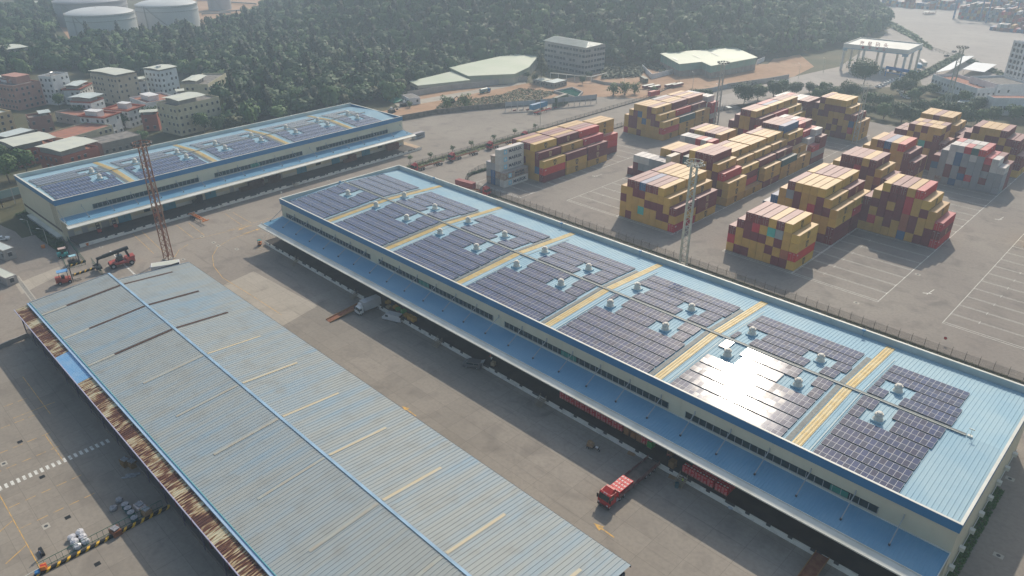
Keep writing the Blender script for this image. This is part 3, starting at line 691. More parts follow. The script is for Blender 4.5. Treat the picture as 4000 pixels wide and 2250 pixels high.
CAI = text_mesh('cai', 0.75, LOGW, 0.02); MAE = text_mesh('MAERSK', 1.75, LOGN, 0.045, 1.12); SEA = text_mesh('SEALAND', 0.95, LOGN, 0.03, 1.3); MAE2 = text_mesh('MAERSK', 1.2, LOGN, 0.035, 1.2)
COS = text_mesh('COSCO', 1.1, LOGD, 0.03, 1.15)
def star_mesh():
    m = MB(); m.box(-0.85,-0.85,0,0.85,0.85,0.004,0); p = []
    for i in range(14):
        r_ = 0.72 if i % 2 == 0 else 0.30; t = math.pi/2+math.pi*i/7; p.append((r_*math.cos(t), r_*math.sin(t)))
    m.add([(x,y,0.009) for x,y in p]+[(0,0,0.009)], [(i,(i+1)%14,14) for i in range(14)], 1)
    return m.mesh('emblem', [mat('emblem_blue',(0.22,0.55,0.72),0.5), LOGW])
STAR = star_mesh()
SIDE_R = Matrix.Rotation(R(90),4,'Z') @ Matrix.Rotation(R(90),4,'X')      # reads along +Y on the +X face
def side_part(parent, me, y, z, name, x=1.215):
    o = bpy.data.objects.new(name, me); COL.objects.link(o); o.parent = parent
    o.matrix_local = Matrix.Translation((x, y, z)) @ SIDE_R; return o
def container(col, L, h, loc, label, rz=0.0, door=None, mark=None, group=None, cat='container'):
    o = bpy.data.objects.new('shipping_container', body_mesh(col, L, h)); COL.objects.link(o)
    o.location = loc; o.rotation_euler = (0,0,rz); tag(o, label, cat, group)
    if door is None: door = col in 'MRBKOGWU'
    if door: obj('door', door_mesh(col, h), o)
    if mark == 'msc': side_part(o, MSCD if col == 'Y' else MSCT, L*0.5, h*0.45, 'logo')
    if mark == 'cai': side_part(o, CAI, 1.0, h-1.0, 'lettering')
    if mark == 'maersk': side_part(o, MAE, L*0.64, 0.85, 'lettering'); side_part(o, STAR, L*0.24, h*0.5, 'emblem')
    if mark == 'sealand': side_part(o, MAE2, L*0.64, 1.45, 'lettering'); side_part(o, SEA, L*0.64, 0.5, 'lettering'); side_part(o, STAR, L*0.24, h*0.5, 'emblem')
    if mark == 'cosco': side_part(o, COS, L*0.5, 1.0, 'lettering')
    return o
L40, L20 = 12.75, 6.2
rc = random.Random(11)
def rnd(h, pal='YYYYYYYYMMMMMMR'):
    n = len(h); rows = []
    for t in range(max(h)): rows.append(''.join((rc.choice(pal) if h[i] > t else '-') for i in range(n)))
    return rows
def pad(rows, h, pal='YYYYYYYYMMMMMMR'):
    """known top rows (bottom first order); lower rows drawn from the palette"""
    low = rnd(h, pal)[:max(h)-len(rows)]; return low+rows
BAYS = [
 ('front stack nearest the pale lattice mast', 0, 0, L40, 2.83, ["YMYYYYYYR","YYYTYYMMY","MYYYMMMYM","YYMMYYYY-","-MMBMMY--"]),
 ('second bay behind the lattice mast stack', 0, 13.4, L40, 2.83, ["YMYYMYYMY","MYMYYMYYM","YMYYMYYYM","YYMYMYYY-","-MYYYYY--"]),
 ('nearest stack left of the open bays', 41.5, 0.3, L40, 2.83, ["YMMYYYMMY","RYYYYMYOR","MYMMMYMYY","-MMRYTGYY","--MMMYMY-"]),
 ('stepped six high stack by the open bays', 66.4, 47.0, L40, 2.88, ["YYYYYBYMMR","MRYMYOMYMM","MYMMMOMYYR","MMMYMRYMY-","-YMMMRYY--","--YMMYR---"]),
 ('tall stack with a lone blue end', 41.5, 26.6, L40, 2.92, ["WMYYMYRYMM","WYMYYMYYYM","GYMYYMRYYY","-BYYMYRMMY","--YGMYYMY-","---MYYYY--"]),
 ('bay behind the lone blue end', 41.5, 40.1, L40, 2.92, ["MYYMYMYYM","YMYYMYYMM","MYYMYYMRR","YMYYMYMYY","-YMYMYYM-","--YMMMY--"]),
 ('dark maroon topped stack mid yard', 41.5, 68.0, L40, 2.9, ["YMYRYYMYM","YYMYMYRYM","YMYYRMYMM","YMMYMMYOM","-YMMRMMY-","--MMMYM--"]),
 ('stack with a navy container on top', 41.5, 95.3, L40, 2.9, ["YYYMYYMYY","YMYYYMMYY","YMYYMYYMM","YYYMYYYMM","-YYYMYYM-","--YMBYR--"]),
 ('short box stack with a turquoise end', 41.5, 128.4, L20, 2.9, ["YMRYMYYMM","RBYYMYYMR","YYYYTMYMY","MYYMYTMMM","-MMYMYYM-","---MYMYY-"]),
 ('short box stack behind the turquoise end', 41.5, 134.8, L20, 2.9, ["YMYYMYYMM","YMRYMYYMM","YYMMYYMYM","MYYMYYYMO","-MYMMYYY-","---YMYYM-"]),
 ('furthest yellow topped stack on the right', 41.5, 150, L40, 2.9, rnd([3,4,5,5,5,5,5,5,4])+["--YYMYY--"]),
 ('grey and white box stack far right', 66.4, 115.5, L20, 2.58, ["GUGBGGGGGG","GGMGBRGMGG","BGMGMGGGGG","MGWBGGGMWW","-GWBGWGRW-","--WWRKR---"]),
 ('second grey and white row far right', 66.4, 121.9, L20, 2.58, ["GMGGBGGGMM","GGMGGRGGMM","GGMGMGGGMM","MGWBGGGMMM","-GWGGWGRM-","--RGWWR---"]),
 ('rightmost yellow topped stack', 66.4, 142.5, L40, 2.9, rnd([4,4,4,4,4,4,4,4,4,3])[:3]+["MMYYYMMYM-","-MYYMMYMM-","--MYYYM---"]),
 ('white and yellow row by the yard road', -64.2, 6.7, L40, 2.87, ["YMYYMYYYM","MYYMYYYBR","YMYYMYYMY","-YMMYYYM-","--MYMMY--"]),
 ('second row by the yard road', -64.2, 20.3, L40, 2.87, ["MYYMYMYYY","YMYYMMYYY","YYMYMYYMM","-YMYMMYY-","--YMMYM--"]),
 ('red ended row by the yard road', -64.2, 33.8, L40, 2.87, ["YYMYMYMYY","MYYMMYYYM","YMYYMYYMM","-YMYYMYR-","--YYMMR--"]),
 ('last short row by the yard road', -64.2, 47.3, L40, 2.87, ["YMYMYMM--","YYMYMYR--","-MYYMYR--","--YYMY---","---YYY---"]),
 ('stack below the earth strip', -64.2, 88.2, L40, 2.87, ["RYYMYYYYY","YMMYYYYYR","YMMYBYMMY","-YMBYMMY-","--YYYMY--"]),
 ('second bay below the earth strip', -64.2, 101.7, L40, 2.87, ["MYYMYMYYY","YMYYMYYMY","YYMMYYMYK","-YMYMYYR-","--GMYYM--"]),
 ('third bay below the earth strip', -64.2, 115.3, L40, 2.87, ["YYMYYMYYY","MYYMYYMYY","YMYYMYYMY","-MYYMYYM-","--YMYMO--"]),
 ('short box row beside the scrap trolleys', -64.2, 129.0, L20, 2.65, ["YMWGMRMGM","MGRWMGRMW","GMRWGMWRR","-RGWMRWRR","--WWGMWW-"]),
 ('low white box row between the stacks', -27.7, 38.6, L20, 2.85, ["MMMMMMMM","-MGGGGGM","-WWWGGGC","-------C"]),
 ('half height row behind the white boxes', -27.7, 46.0, L40, 2.85, ["YMYM","MYYM","YMMM","YYMM"]),
 ('low red and white short boxes', -27.7, 67.5, L20, 2.8, ["MGMRMR","GMGRGM","MGGRGM","WGGRWR"]),
 ('low bay behind the red and white boxes', -28.0, 75.0, L40, 2.5, ["YMYYMY","MYYMYM","YYMMYY","MYYMMY","MYYMMY"]),
 ('long middle stack, first bay', 0, 33.8, L40, 2.9, ["YMYYMYMYY","MYYMYMYMY","YYMMYYMYY","-YMYMYMR-","-KYMYMY--","--YMMM---"]),
 ('long middle stack, second bay', 0, 47.3, L40, 2.6, ["MYMYYMYOY","YYMYMYYR-","MYYMYYMM-","YMYYMYYY-","-YMYMYY--","--MYYY---"]),
 ('long middle stack, third bay', 0, 61.0, L40, 2.6, ["YMYYMYYYM","MYYMYMYYY","YMYYMMYYY","-YMYYMYM-","-YMYMYY--","--YYYY---"]),
 ('long middle stack, fourth bay', 0, 75.0, L40, 2.6, ["YYMYYMYMY","MYYMYYMYY","YMYMYMYYK","-YMYYMMM-","-YMYMYY--","--MYYY---"]),
 ('navy topped bay of the long middle stack', 0, 88.3, L40, 2.9, ["YYMYYMYMY","MYYMYYMYY","YMYMYMYY-","-YMYYMM--","-YMYMYY--","--MMMB---"]),
 ('short boxes at the end of the middle stack', 0, 101.9, L20, 2.6, ["MGWMGMGKM","GMRGWMRWG","MGRWMGMGR","GWMRGMRW-","-RGMWGR--","-WGRMR---"]),
 ('last short boxes of the middle stack', 0, 108.2, L20, 2.6, ["MGWMGMGMM","GMRGWMRGG","MGRWMGMWM","GWMRGMRMM","-RGMWGRW-","-WMWRM---"]),
 ('small stack by the far mast', -22.65, 102.8, L40, 2.9, ["MYYMYMM","MYYMYRM","MYMRYYM","MMYYMRM","-MYYMM-","--MMY--"]),
 ('second bay by the far mast', -22.65, 116.3, L40, 2.9, ["MYYMYMM","MYYMYRM","MYMRYYM","MMYYMRM","-MRYYR-","--RBY--"]),
 ('third bay by the far mast', -22.65, 129.6, L40, 2.9, ["MYYMYMM","MYYMYRM","MYMRYYY","MMYYMRY","-MYYMY-","--MMY--"]),
 ('white and red row at the back', -22.65, 143.5, L40, 2.6, ["MYYMYMMY","MYYMYRMM","MYMRYYMY","MMYYMRYM","MWRYGMYM","-WRMWWMM"]),
 ('lone yellow box at the back', -20.5, 158, L40, 2.65, ["MY","YM","YM","MY","-Y","-Y"]),
 ('broad stack before the dark trees', 0, 149.5, L40, 2.9, ["MYYMYMMMYY","YMYYMYMYRY","MYYYYMYYBY","YYMMYYYMM-","-MYMMMMY--","--MYYYY---" ]),
 ('part stack cut by the right edge', 108, 68, L40, 2.85, ["YMYMYYMYM","YYMYMYYMY","MYMMYMYYM"]),
]
cand = []; occ = {}
for bi, (nm, xr, y0, L, th, rows) in enumerate(BAYS):
    n = len(rows[0])
    for t, row in enumerate(rows):
        for i, ch in enumerate(row):
            if ch != '-': occ[(bi, t, i)] = ch
front_h = {}
for bi, (nm, xr, y0, L, th, rows) in enumerate(BAYS):
    n = len(rows[0])
    for (b2, t, i), ch in [(k, v) for k, v in occ.items() if k[0] == bi]:
        xl = xr-(n-i)*CW; cx = xl+CW/2; z = t*th
        top_open = (bi, t+1, i) not in occ; right_open = (bi, t, i+1) not in occ; left_open = (bi, t, i-1) not in occ
        fopen = True
        for bj, (nm2, xr2, y2, L2, th2, rows2) in enumerate(BAYS):
            if bj != bi and 0 < y0-(y2+L2) < 2.5:
                j = int((cx-(xr2-len(rows2[0])*CW))//CW)
                if 0 <= j < len(rows2[0]):
                    hh = sum(1 for r_ in rows2 if r_[j] != '-')*th2
                    if hh > z+th*0.7: fopen = False
        d2 = (Vector((cx, y0, z))-CAM_POS).length_squared
        sc = (fopen*7.0+right_open*L*2.9*0.7+top_open*L*2.4*0.35)/d2
        vis = fopen or right_open or top_open
        cand.append((sc, vis or left_open, bi, t, i, ch, cx, y0, z, L, th))
cand.sort(key=lambda c: -c[0])
ORD = ['first','second','third','fourth','fifth','sixth','seventh','eighth','ninth','tenth']
TIER = ['bottom tier','tier two','tier three','tier four','tier five','tier six']
stuffb = MB(); smats = []; 
for k in PAL: smats += list(CM[k])
keys = list(PAL)
def stuff_box(mb, cx, y, z, L, h, col, wdt=2.40):
    mi = keys.index(col)*2; x0, x1, y1, z1 = cx-wdt/2, cx+wdt/2, y+L, z+h-0.06
    mb.add([(x0,y,z),(x1,y,z),(x1,y1,z),(x0,y1,z),(x0,y,z1),(x1,y,z1),(x1,y1,z1),(x0,y1,z1)], [(0,1,5,4),(1,2,6,5),(2,3,7,6),(3,0,4,7)], mi)
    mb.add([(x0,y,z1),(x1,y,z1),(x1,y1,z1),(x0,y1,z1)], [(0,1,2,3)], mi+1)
    mb.box(x0,y,z+h-0.06,x1,y+0.06,z+h-0.01,mi); mb.box(x1-0.06,y,z+h-0.06,x1,y1,z+h-0.01,mi)
nsel = 0
for sc, vis, bi, t, i, ch, cx, y0, z, L, th in cand:
    if nsel < 285 and sc > 0:
        nm = BAYS[bi][0]; mark = None; right_open = (bi, t, i+1) not in occ
        if ch in 'YM' and L > 10 and (ch == 'Y' or (bi*7+t*3+i) % 3 == 0) and right_open: mark = 'msc'
        if ch == 'R' and right_open: mark = 'cai'
        pos = ORD[i]+' from left'
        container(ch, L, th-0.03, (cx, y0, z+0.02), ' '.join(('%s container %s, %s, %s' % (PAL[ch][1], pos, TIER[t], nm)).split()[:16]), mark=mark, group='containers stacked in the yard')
        nsel += 1
    elif vis: stuff_box(stuffb, cx, y0, z+0.02, L, th, ch)
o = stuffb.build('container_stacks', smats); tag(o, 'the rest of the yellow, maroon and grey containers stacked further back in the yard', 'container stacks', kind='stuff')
# white reefers with blue star emblems, by the fence bend
mrows = [((0,'U',''),(1,'B',''),(2,'G',''),(3,'W','maersk')), ((0,'G',''),(1,'B',''),(2,'U',''),(3,'U','sealand')), ((0,'G',''),(1,'G',''),(2,'W','maersk')), ((1,'U',''),(2,'W','maersk')), ((2,'W','maersk'),)]
for t, row in enumerate(mrows):
    for i, ch, mk in row:
        lab = {'W':'white','G':'grey','U':'rust stained white','B':'blue'}[ch]
        txt = {'maersk':' with dark blue lettering','sealand':' with two lines of lettering','':''}[mk]
        container(ch, 13.3, 2.86, (-71.1-(3-i)*CW-CW/2, -8.2, t*2.89+0.02), '%s container%s, %s, %s from left, fence bend' % (lab, txt, TIER[t], ORD[i]), mark=mk or None, group='white and grey containers by the fence bend')
# loose containers
def loose(col, L, h, c0, c1, z, label, mark=None, group=None, side=1):
    p, q = Vector(c0), Vector(c1); d = q-p; return container(col, L, h, (p.x, p.y, z), label, math.atan2(d.y, d.x)-math.pi/2, mark=mark, group=group)
p = at(80,1140); loose('M', 12.2, 2.6, (-108.2,-181.5,0), (-107.9,-169.3,0), 0.01, 'maroon container lying alone at the left edge of the yard')
a = at(1515,560); loose('O', 12.2, 2.6, (a.x-2,a.y,0), (a.x-3.2,a.y+12.5,0), 0.01, 'long orange brown container behind the end of the far warehouse')
a = at(1622,546); loose('G', 6.1, 2.6, (a.x-1.3,a.y,0), (a.x-1.6,a.y+7,0), 0.01, 'short grey lettered container behind the end of the far warehouse', mark='cosco')
# ---------------------------------------------------------------- vehicles and plant
def wheel(root, x, y, z, r=0.5, wd=0.3, name='wheel'):
    m = MB(); m.lathe([(r*0.55,y-wd/2),(r,y-wd/2+0.04),(r,y+wd/2-0.04),(r*0.55,y+wd/2)], 14, (x, z), 0, 'y')
    w_ = m.build(name, RUBBER, root)
    m = MB(); m.lathe([(r*0.5,y-wd/2-0.01),(r*0.3,y-wd/2+0.02),(r*0.3,y+wd/2-0.02),(r*0.5,y+wd/2+0.01)], 10, (x, z), 0, 'y'); m.build('rim', GREY, w_)
    return w_
def cab(root, x, L, W, H, z0, paint, fair=0.0, text=None):
    """truck cab with its nose towards +x"""
    m = MB(); prof = [(0,z0),(L,z0),(L+0.05,z0+0.9),(L-0.12,H*0.62),(L-0.42,H-0.12),(L-0.7,H),(0.15,H),(0,H-0.15)]
    for s in (1,):
        vs = [(x+a,-W/2,b) for a,b in prof]+[(x+a,W/2,b) for a,b in prof]; n = len(prof)
        m.add(vs, [tuple(range(n)), tuple(range(n,2*n))[::-1]]+[(i,i+n,(i+1)%n+n,(i+1)%n) for i in range(n)])
    if fair:
        m.add([(x+0.1,-W/2+0.15,H),(x+L-0.75,-W/2+0.2,H),(x+L-0.75,W/2-0.2,H),(x+0.1,W/2-0.15,H),(x+0.1,-W/2+0.3,H+fair),(x+0.5,-W/2+0.35,H+fair),(x+0.5,W/2-0.35,H+fair),(x+0.1,W/2-0.3,H+fair)], [(0,1,5,4),(1,2,6,5),(2,3,7,6),(3,0,4,7),(4,5,6,7)])
    c = m.build('cab', paint, root)
    m = MB(); a, b = (L-0.06, H*0.60), (L-0.40, H-0.22)
    m.add([(x+a[0]+0.04,-W/2+0.12,a[1]),(x+a[0]+0.04,W/2-0.12,a[1]),(x+b[0]+0.04,W/2-0.16,b[1]),(x+b[0]+0.04,-W/2+0.16,b[1])], [(0,1,2,3)]); m.build('windscreen', GLASSD, c)
    for s in (-1, 1):
        m = MB(); m.box(x+L*0.35,s*(W/2+0.01),H*0.60,x+L-0.40,s*(W/2+0.03),H-0.35); m.build('side_window', GLASSD, c)
        m = MB(); m.box(x+L-0.2,s*(W/2+0.02),H*0.55,x+L-0.05,s*(W/2+0.32),H*0.55+0.9); m.build('mirror', DARK, c)
        m = MB(); m.box(x+L+0.02,s*(W/2-0.45),z0+0.25,x+L+0.08,s*(W/2-0.1),z0+0.5); m.build('headlight', WHITE, c)
    m = MB(); m.box(x+L,-W/2,z0-0.25,x+L+0.12,W/2,z0+0.1); m.build('bumper', DGREY, c)
    return c
SACK = mat('red_sack_plastic', (0.62,0.025,0.035), 0.5, (0.70,0.12,0.11), 3.0, contrast=(0.55,0.8)); WRAP = mat('white_print', (0.75,0.62,0.58), 0.6)
# red articulated truck backed against the dock
tr = thing('articulated_truck', 'red tractor with a long flat trailer half loaded with red sacks, backed against the dock', 'truck', (61.2,-99.4,0), R(-90))
m = MB(); m.box(0.3,-1.25,1.15,12.9,1.25,1.35); m.build('trailer_deck', mat('trailer_floor',(0.20,0.17,0.14),0.85,(0.14,0.12,0.10),1.0), tr)
m = MB()
for s in (-1,1): m.box(0.2,s*1.25,0.95,12.9,s*1.31,1.95)
m.box(12.8,-1.25,1.0,12.9,1.25,2.55); m.build('side_boards', mat('dark_red_boards',(0.16,0.05,0.05),0.7,(0.22,0.15,0.14),0.8), tr)
m = MB(); m.box(0.4,-0.5,0.7,12.6,-0.35,1.15); m.box(0.4,0.35,0.7,12.6,0.5,1.15); m.build('chassis', DGREY, tr)
for xx in (1.6,2.9,4.2,11.0,12.3,15.4):
    for s in (-1.02,1.02): wheel(tr, xx, s, 0.5)
cab(tr, 13.6, 2.3, 2.45, 3.15, 0.75, RED, 0.5)
m = MB(); m.box(12.7,0.85,0.6,13.5,1.2,1.1); m.box(12.7,-1.2,0.6,13.5,-0.85,1.1); m.build('fuel_tank', GREY, tr)
me = text_mesh('解放', 0.42, LOGW, 0.01)
lt = bpy.data.objects.new('lettering', me); COL.objects.link(lt); lt.parent = tr; lt.matrix_local = Matrix.Translation((15.5,0,2.98)) @ Matrix.Rotation(R(90),4,'Z') @ Matrix.Rotation(R(42),4,'X')
def sack_block(label, loc, nx, ny, nz, group, rz=0.0, col=None, cat='sack stack', sx=0.55, sy=0.9, sz=0.24, name='sack_stack', print_=True):
    e = thing(name, label, cat, loc, rz, group); m = MB(); q = MB(); rr = random.Random(int(loc[0]*7))
    for i in range(nx):
        for j in range(ny):
            for k in range(nz):
                cx, cy, cz = (i-(nx-1)/2)*sx, (j-(ny-1)/2)*sy, 0.14+(k+0.5)*sz
                m.cbox((cx+rr.uniform(-.03,.03),cy+rr.uniform(-.03,.03),cz),(sx*0.94,sy*0.94,sz*0.86),0,rr.uniform(-.05,.05))
            if print_: q.cbox((cx,cy,0.14+nz*sz+0.0),(sx*0.62,sy*0.30,0.012),0,rr.uniform(-.2,.2))
            if print_ and j == 0:
                for k in range(nz): q.cbox(((i-(nx-1)/2)*sx,-(ny-1)/2*sy-sy*0.48,0.14+(k+0.5)*sz),(sx*0.7,0.01,sz*0.25))
    m.build('sacks', col or SACK, e)
    if print_: q.build('sack_print', WRAP, e)
    m = MB(); m.box(-nx*sx/2,-ny*sy/2,0,nx*sx/2,ny*sy/2,0.03)
    for a in (-1,0,1): m.box(a*nx*sx*0.45-0.05,-ny*sy/2,0.03,a*nx*sx*0.45+0.05,ny*sy/2,0.12)
    m.build('pallet', WOOD, e); return e
sack_block('load of glossy red sacks in rows on the trailer, behind the red cab', (61.2,-110.2,1.35), 4, 5, 3, None, 0.0, sx=0.6, sy=0.92, sz=0.28)
first = None; grp = 'pallets of red sacks on the long dock'
proto = sack_block('red sack pallet on the long dock, furthest of the row of sixteen', (0,0,0), 2, 1, 7, grp, 0.0, sx=0.62, sy=1.05, sz=0.21)
xs = [35.3+k*1.42 for k in range(17)]
for i, x in enumerate(xs):
    if i > 11 and i < 15: continue
    lab = 'red sack pallet on the long dock, front row, %s from the far end' % (ORD+['eleventh','twelfth','thirteenth','fourteenth','fifteenth','sixteenth','seventeenth'])[i]
    if i == 0: proto.location = (x,-96.4,1.2); proto['label'] = lab
    else: dup(proto, (x,-96.4,1.2), 0, lab)
for i in range(15):
    lab = 'red sack pallet under the long canopy, back row, %s from the far end' % (ORD+['eleventh','twelfth','thirteenth','fourteenth','fifteenth','sixteenth','seventeenth'])[i]
    dup(proto, (35.8+i*1.5,-94.9,1.2), 0, lab)
k = 0
for i in range(7):
    x = 67.3+i*1.32+(0.3 if i > 4 else 0)
    for j in range(1 if i == 0 else 3):
        lab = 'red sack pallet right of the red truck, %s column, %s from the dock edge' % (ORD[i], ORD[j])
        dup(proto, (x,-97.9+j*1.25,1.2), 0, lab)
BOXO = mat('brown_orange_carton', (0.42,0.20,0.07), 0.8, (0.34,0.15,0.06), 1.5); GREENB = mat('green_sack', (0.04,0.35,0.06), 0.6, (0.03,0.25,0.05), 2); YBOX = mat('yellow_carton', (0.60,0.33,0.04), 0.7, (0.50,0.26,0.03), 2); GSACK = mat('grey_sack', (0.2,0.2,0.2), 0.8)
for i, (x, y, c, nz, lab, nm) in enumerate([(52.6,-96.4,BOXO,7,'tall orange carton pallet at the left of the orange group','carton_pallet'),(54.2,-96.3,BOXO,5,'low orange carton pallet in the orange group','carton_pallet'),(55.7,-96.4,BOXO,6,'orange carton pallet beside the short red pallet','carton_pallet'),
        (58.4,-96.6,GREENB,6,'bright green sack pallet between the red row and the truck','sack_pallet'),(64.6,-98.4,mat('dim_carton',(0.22,0.13,0.05),0.8),6,'brown carton pallet right behind the trailer','carton_pallet'),(62.4,-95.6,MATS['dim_carton'],5,'brown carton pallet deep behind the trailer','carton_pallet'),
        (-13.9,-98.2,YBOX,5,'tall yellow carton stack, nearest of the yellow ones beside the white van','carton_pallet'),(-15.4,-98.2,YBOX,5,'yellow carton stack, second from the near end beside the white van','carton_pallet'),(-17.3,-98.0,YBOX,3,'low yellow carton stack behind the open van doors','carton_pallet'),
        (-18.8,-97.6,GREENB,5,'green wrapped stack, larger, behind the white van','sack_pallet'),(-21.4,-97.4,GREENB,3,'green wrapped stack, smaller, behind the white van','sack_pallet'),(-22.8,-97.2,YBOX,3,'yellow carton stack furthest beyond the green ones','carton_pallet'),
        (-30.0+3.6,-97.0,YBOX,3,'yellow carton heap behind the box truck','carton_pallet'),(-24.4,-98.3,mat('tan_carton',(0.4,0.3,0.18),0.8),2,'small tan carton pile between the truck and the van','carton_pallet')]):
    sack_block(lab, (x,y,1.2), 2, 2, nz, 'loaded pallets on the long dock', 0, c, 'pallet load', 0.6, 0.62, 0.22, nm, False)
# white box truck
bt = thing('box_truck', 'white box truck with roof fairing parked against the long dock', 'truck', (-28.6,-98.3,0), R(-93))
WBOX = mat('white_box_body', (0.55,0.55,0.55), 0.45, (0.48,0.48,0.48), 0.6)
m = MB(); m.box(0.1,-1.15,0.95,5.3,1.15,3.35,0)
for i in range(9): m.box(0.4+i*0.58,-1.17,1.1,0.43+i*0.58,1.17,3.25,0)
bx = m.build('box_body', WBOX, bt); MB().box(0.05,-1.12,0.98,0.099,1.12,3.3).build('rear_door', DGREY, bx)
cab(bt, 5.55, 1.55, 2.0, 2.25, 0.55, WHITE, 0.85)
m = MB(); m.box(0.2,-0.4,0.6,6.6,0.4,0.95); m.build('chassis', DGREY, bt)
for xx, ss in ((1.4,(-0.9,0.9)),(6.3,(-0.85,0.85))):
    for s in ss: wheel(bt, xx, s, 0.4, 0.4, 0.26)
# white van with its back doors open
def van(name, label, loc, rz, paint, L=5.2, W=1.85, H=2.15, side_dark=False, opened=True):
    v = thing(name, label, 'van', loc, rz)
    prof = [(0,0.4),(L,0.4),(L+0.05,0.95),(L-0.35,1.2),(L-1.0,H-0.15),(L-1.3,H),(0.1,H),(0,H-0.15)]; n = len(prof)
    m = MB(); m.add([(a,-W/2,b) for a,b in prof]+[(a,W/2,b) for a,b in prof], [tuple(range(n)), tuple(range(n,2*n))[::-1]]+[(i,i+n,(i+1)%n+n,(i+1)%n) for i in range(n)])
    b = m.build('body', paint, v)
    m = MB(); m.add([(L-0.36,-W/2+.1,1.24),(L-0.36,W/2-.1,1.24),(L-0.96,W/2-.15,H-0.2),(L-0.96,-W/2+.15,H-0.2)], [(0,1,2,3)]); m.v = [(a+0.03,c,d+0.02) for a,c,d in m.v]; m.build('windscreen', GLASSD, b)
    for s in (-1,1):
        mm = MB(); mm.box(L-1.9,s*(W/2+0.005),1.25,L-1.05,s*(W/2+0.02),H-0.3); mm.build('side_window', GLASSD, b)
        if side_dark:
            for q in (0.5,1.75): MB().box(q,s*(W/2+0.005),1.25,q+1.05,s*(W/2+0.02),H-0.3).build('side_window', GLASSD, b)
    if opened:
        MB().box(-0.02,-W/2+0.1,0.55,-0.005,W/2-0.1,H-0.15).build('load_opening', DARK, b)
        for s in (-1,1): MB().cbox((-0.35,s*(W/2+0.1),1.3),(0.75,0.05,H-0.75),0,s*-0.3).build('rear_door', paint if s > 0 else mat('brown_door_lining',(0.14,0.07,0.05),0.7), v)
    else: MB().cbox((-0.35,0,H+0.1),(0.9,W-0.2,0.05),0,0,0.35).build('tailgate', GREY, v)
    for xx in (0.9,L-0.9):
        for s in (-1,1): wheel(v, xx, s*(W/2-0.12), 0.33, 0.33, 0.2)
    return v
van('white_van', 'white delivery van with its rear doors open at the long dock', (-17.6,-99.6,0), R(-160), mat('van_white',(0.62,0.62,0.62),0.4))
van('grey_van', 'dark grey van with side windows and raised tailgate at the long dock', (13.0,-99.7,0), R(-150), mat('van_grey',(0.12,0.12,0.125),0.35), 4.4, 1.7, 1.9, True, False)
# tan loading ramp
def ramp(label, x0, x1, y0, y1, z=1.2):
    e = thing('loading_ramp', label, 'ramp', (x0,y0,0), 0, 'rusty ramps up to the long dock'); L = y1-y0; wd = x1-x0
    m = MB(); m.add([(0,0,0.05),(wd,0,0.05),(wd,L,z),(0,L,z),(0,0,-0.0),(wd,0,-0.0),(wd,L,z-0.15),(0,L,z-0.15)], [(0,1,2,3),(4,7,6,5),(0,4,5,1),(1,5,6,2),(2,6,7,3),(3,7,4,0)])
    m.build('deck', RUST, e); m = MB()
    for s in (0, wd): m.add([(s-.06,0,0.3),(s+.06,0,0.3),(s+.06,L,z+0.3),(s-.06,L,z+0.3),(s-.06,0,0),(s+.06,0,0),(s+.06,L,z),(s-.06,L,z)], [(0,1,2,3),(4,7,6,5),(0,4,5,1),(1,5,6,2),(2,6,7,3),(3,7,4,0)])
    m.build('kerb', mat('tan_steel',(0.36,0.19,0.08),0.75), e); return e
ramp('tan steel ramp left of the white box truck', -32.6,-30.6,-112.6,-99.4)
ramp('rusty steel ramp at the bottom edge near the right gable', 93.2,95.4,-110.5,-99.4)
# cargo tricycle
t3 = thing('cargo_tricycle', 'cargo tricycle heaped with brown cartons standing in the shaded lane', 'tricycle', (49.4,-104.0,0), R(10))
m = MB(); m.box(-0.9,-0.5,0.45,0.6,0.5,0.55); m.bar((0.6,0,0.5),(1.7,0,0.75),0.06); m.bar((1.6,0,0.4),(1.75,0,1.1),0.05); m.bar((1.75,-0.35,1.1),(1.75,0.35,1.1),0.04); m.build('frame', DGREY, t3)
m = MB(); m.cbox((-0.2,0,0.95),(1.3,0.95,0.75),0,0.1); m.cbox((-0.3,0.05,1.45),(0.9,0.7,0.35),0,-0.3); m.build('cartons', mat('carton_brown',(0.34,0.22,0.12),0.85), t3)
for x, y in ((-0.5,-0.55),(-0.5,0.55),(1.7,0)): wheel(t3, x, y, 0.28, 0.28, 0.1)
m = MB(); m.cbox((1.25,0,0.85),(0.5,0.3,0.3)); m.build('seat', WHITE, t3)
# flat tan boards on the ground
for (px, py, lab) in ((2467,1772,'torn brown carton lying flat left of the trailer'),(2628,1864,'flattened brown carton lying beside the bin')):
    q = at(px,py); m = MB(); m.cbox((0,0,0.06),(1.5,1.1,0.1),0,0.3); m.cbox((0.5,0.2,0.14),(0.6,0.5,0.05),0,0.6); tag(m.build('flat_carton', MATS['carton_brown'], None, (q.x,q.y,0.01)), lab, 'carton')
q = at(2643,1903); m = MB(); m.lathe([(0.36,0),(0.42,0.9),(0.45,0.92),(0.40,1.0)], 12); tag(m.build('waste_bin', mat('dark_teal_bin',(0.02,0.09,0.11),0.6), None, (q.x,q.y,0.01)), 'dark teal waste bin beside the dock steps', 'bin')
q = at(2850,1990); m = MB(); m.lathe([(0.5,0),(0.6,0.25),(0.3,0.45)], 9); m.cbox((0.5,0.2,0.2),(0.7,0.5,0.3),0,0.5); tag(m.build('rubbish_bag', mat('clear_plastic',(0.45,0.48,0.52),0.4), None, (q.x,q.y+0.5,0.01)), 'pale plastic rubbish bundle at the foot of the dock', 'rubbish bag')
for (px, py, lab) in ((1143,760,'dock aerial'),): pass

# reach stacker
rs = thing('reach_stacker', 'red container reach stacker with a long dark boom, beside the crossing', 'reach stacker', (-105.3,-137.6,0), math.atan2(1,0.12)+math.pi)
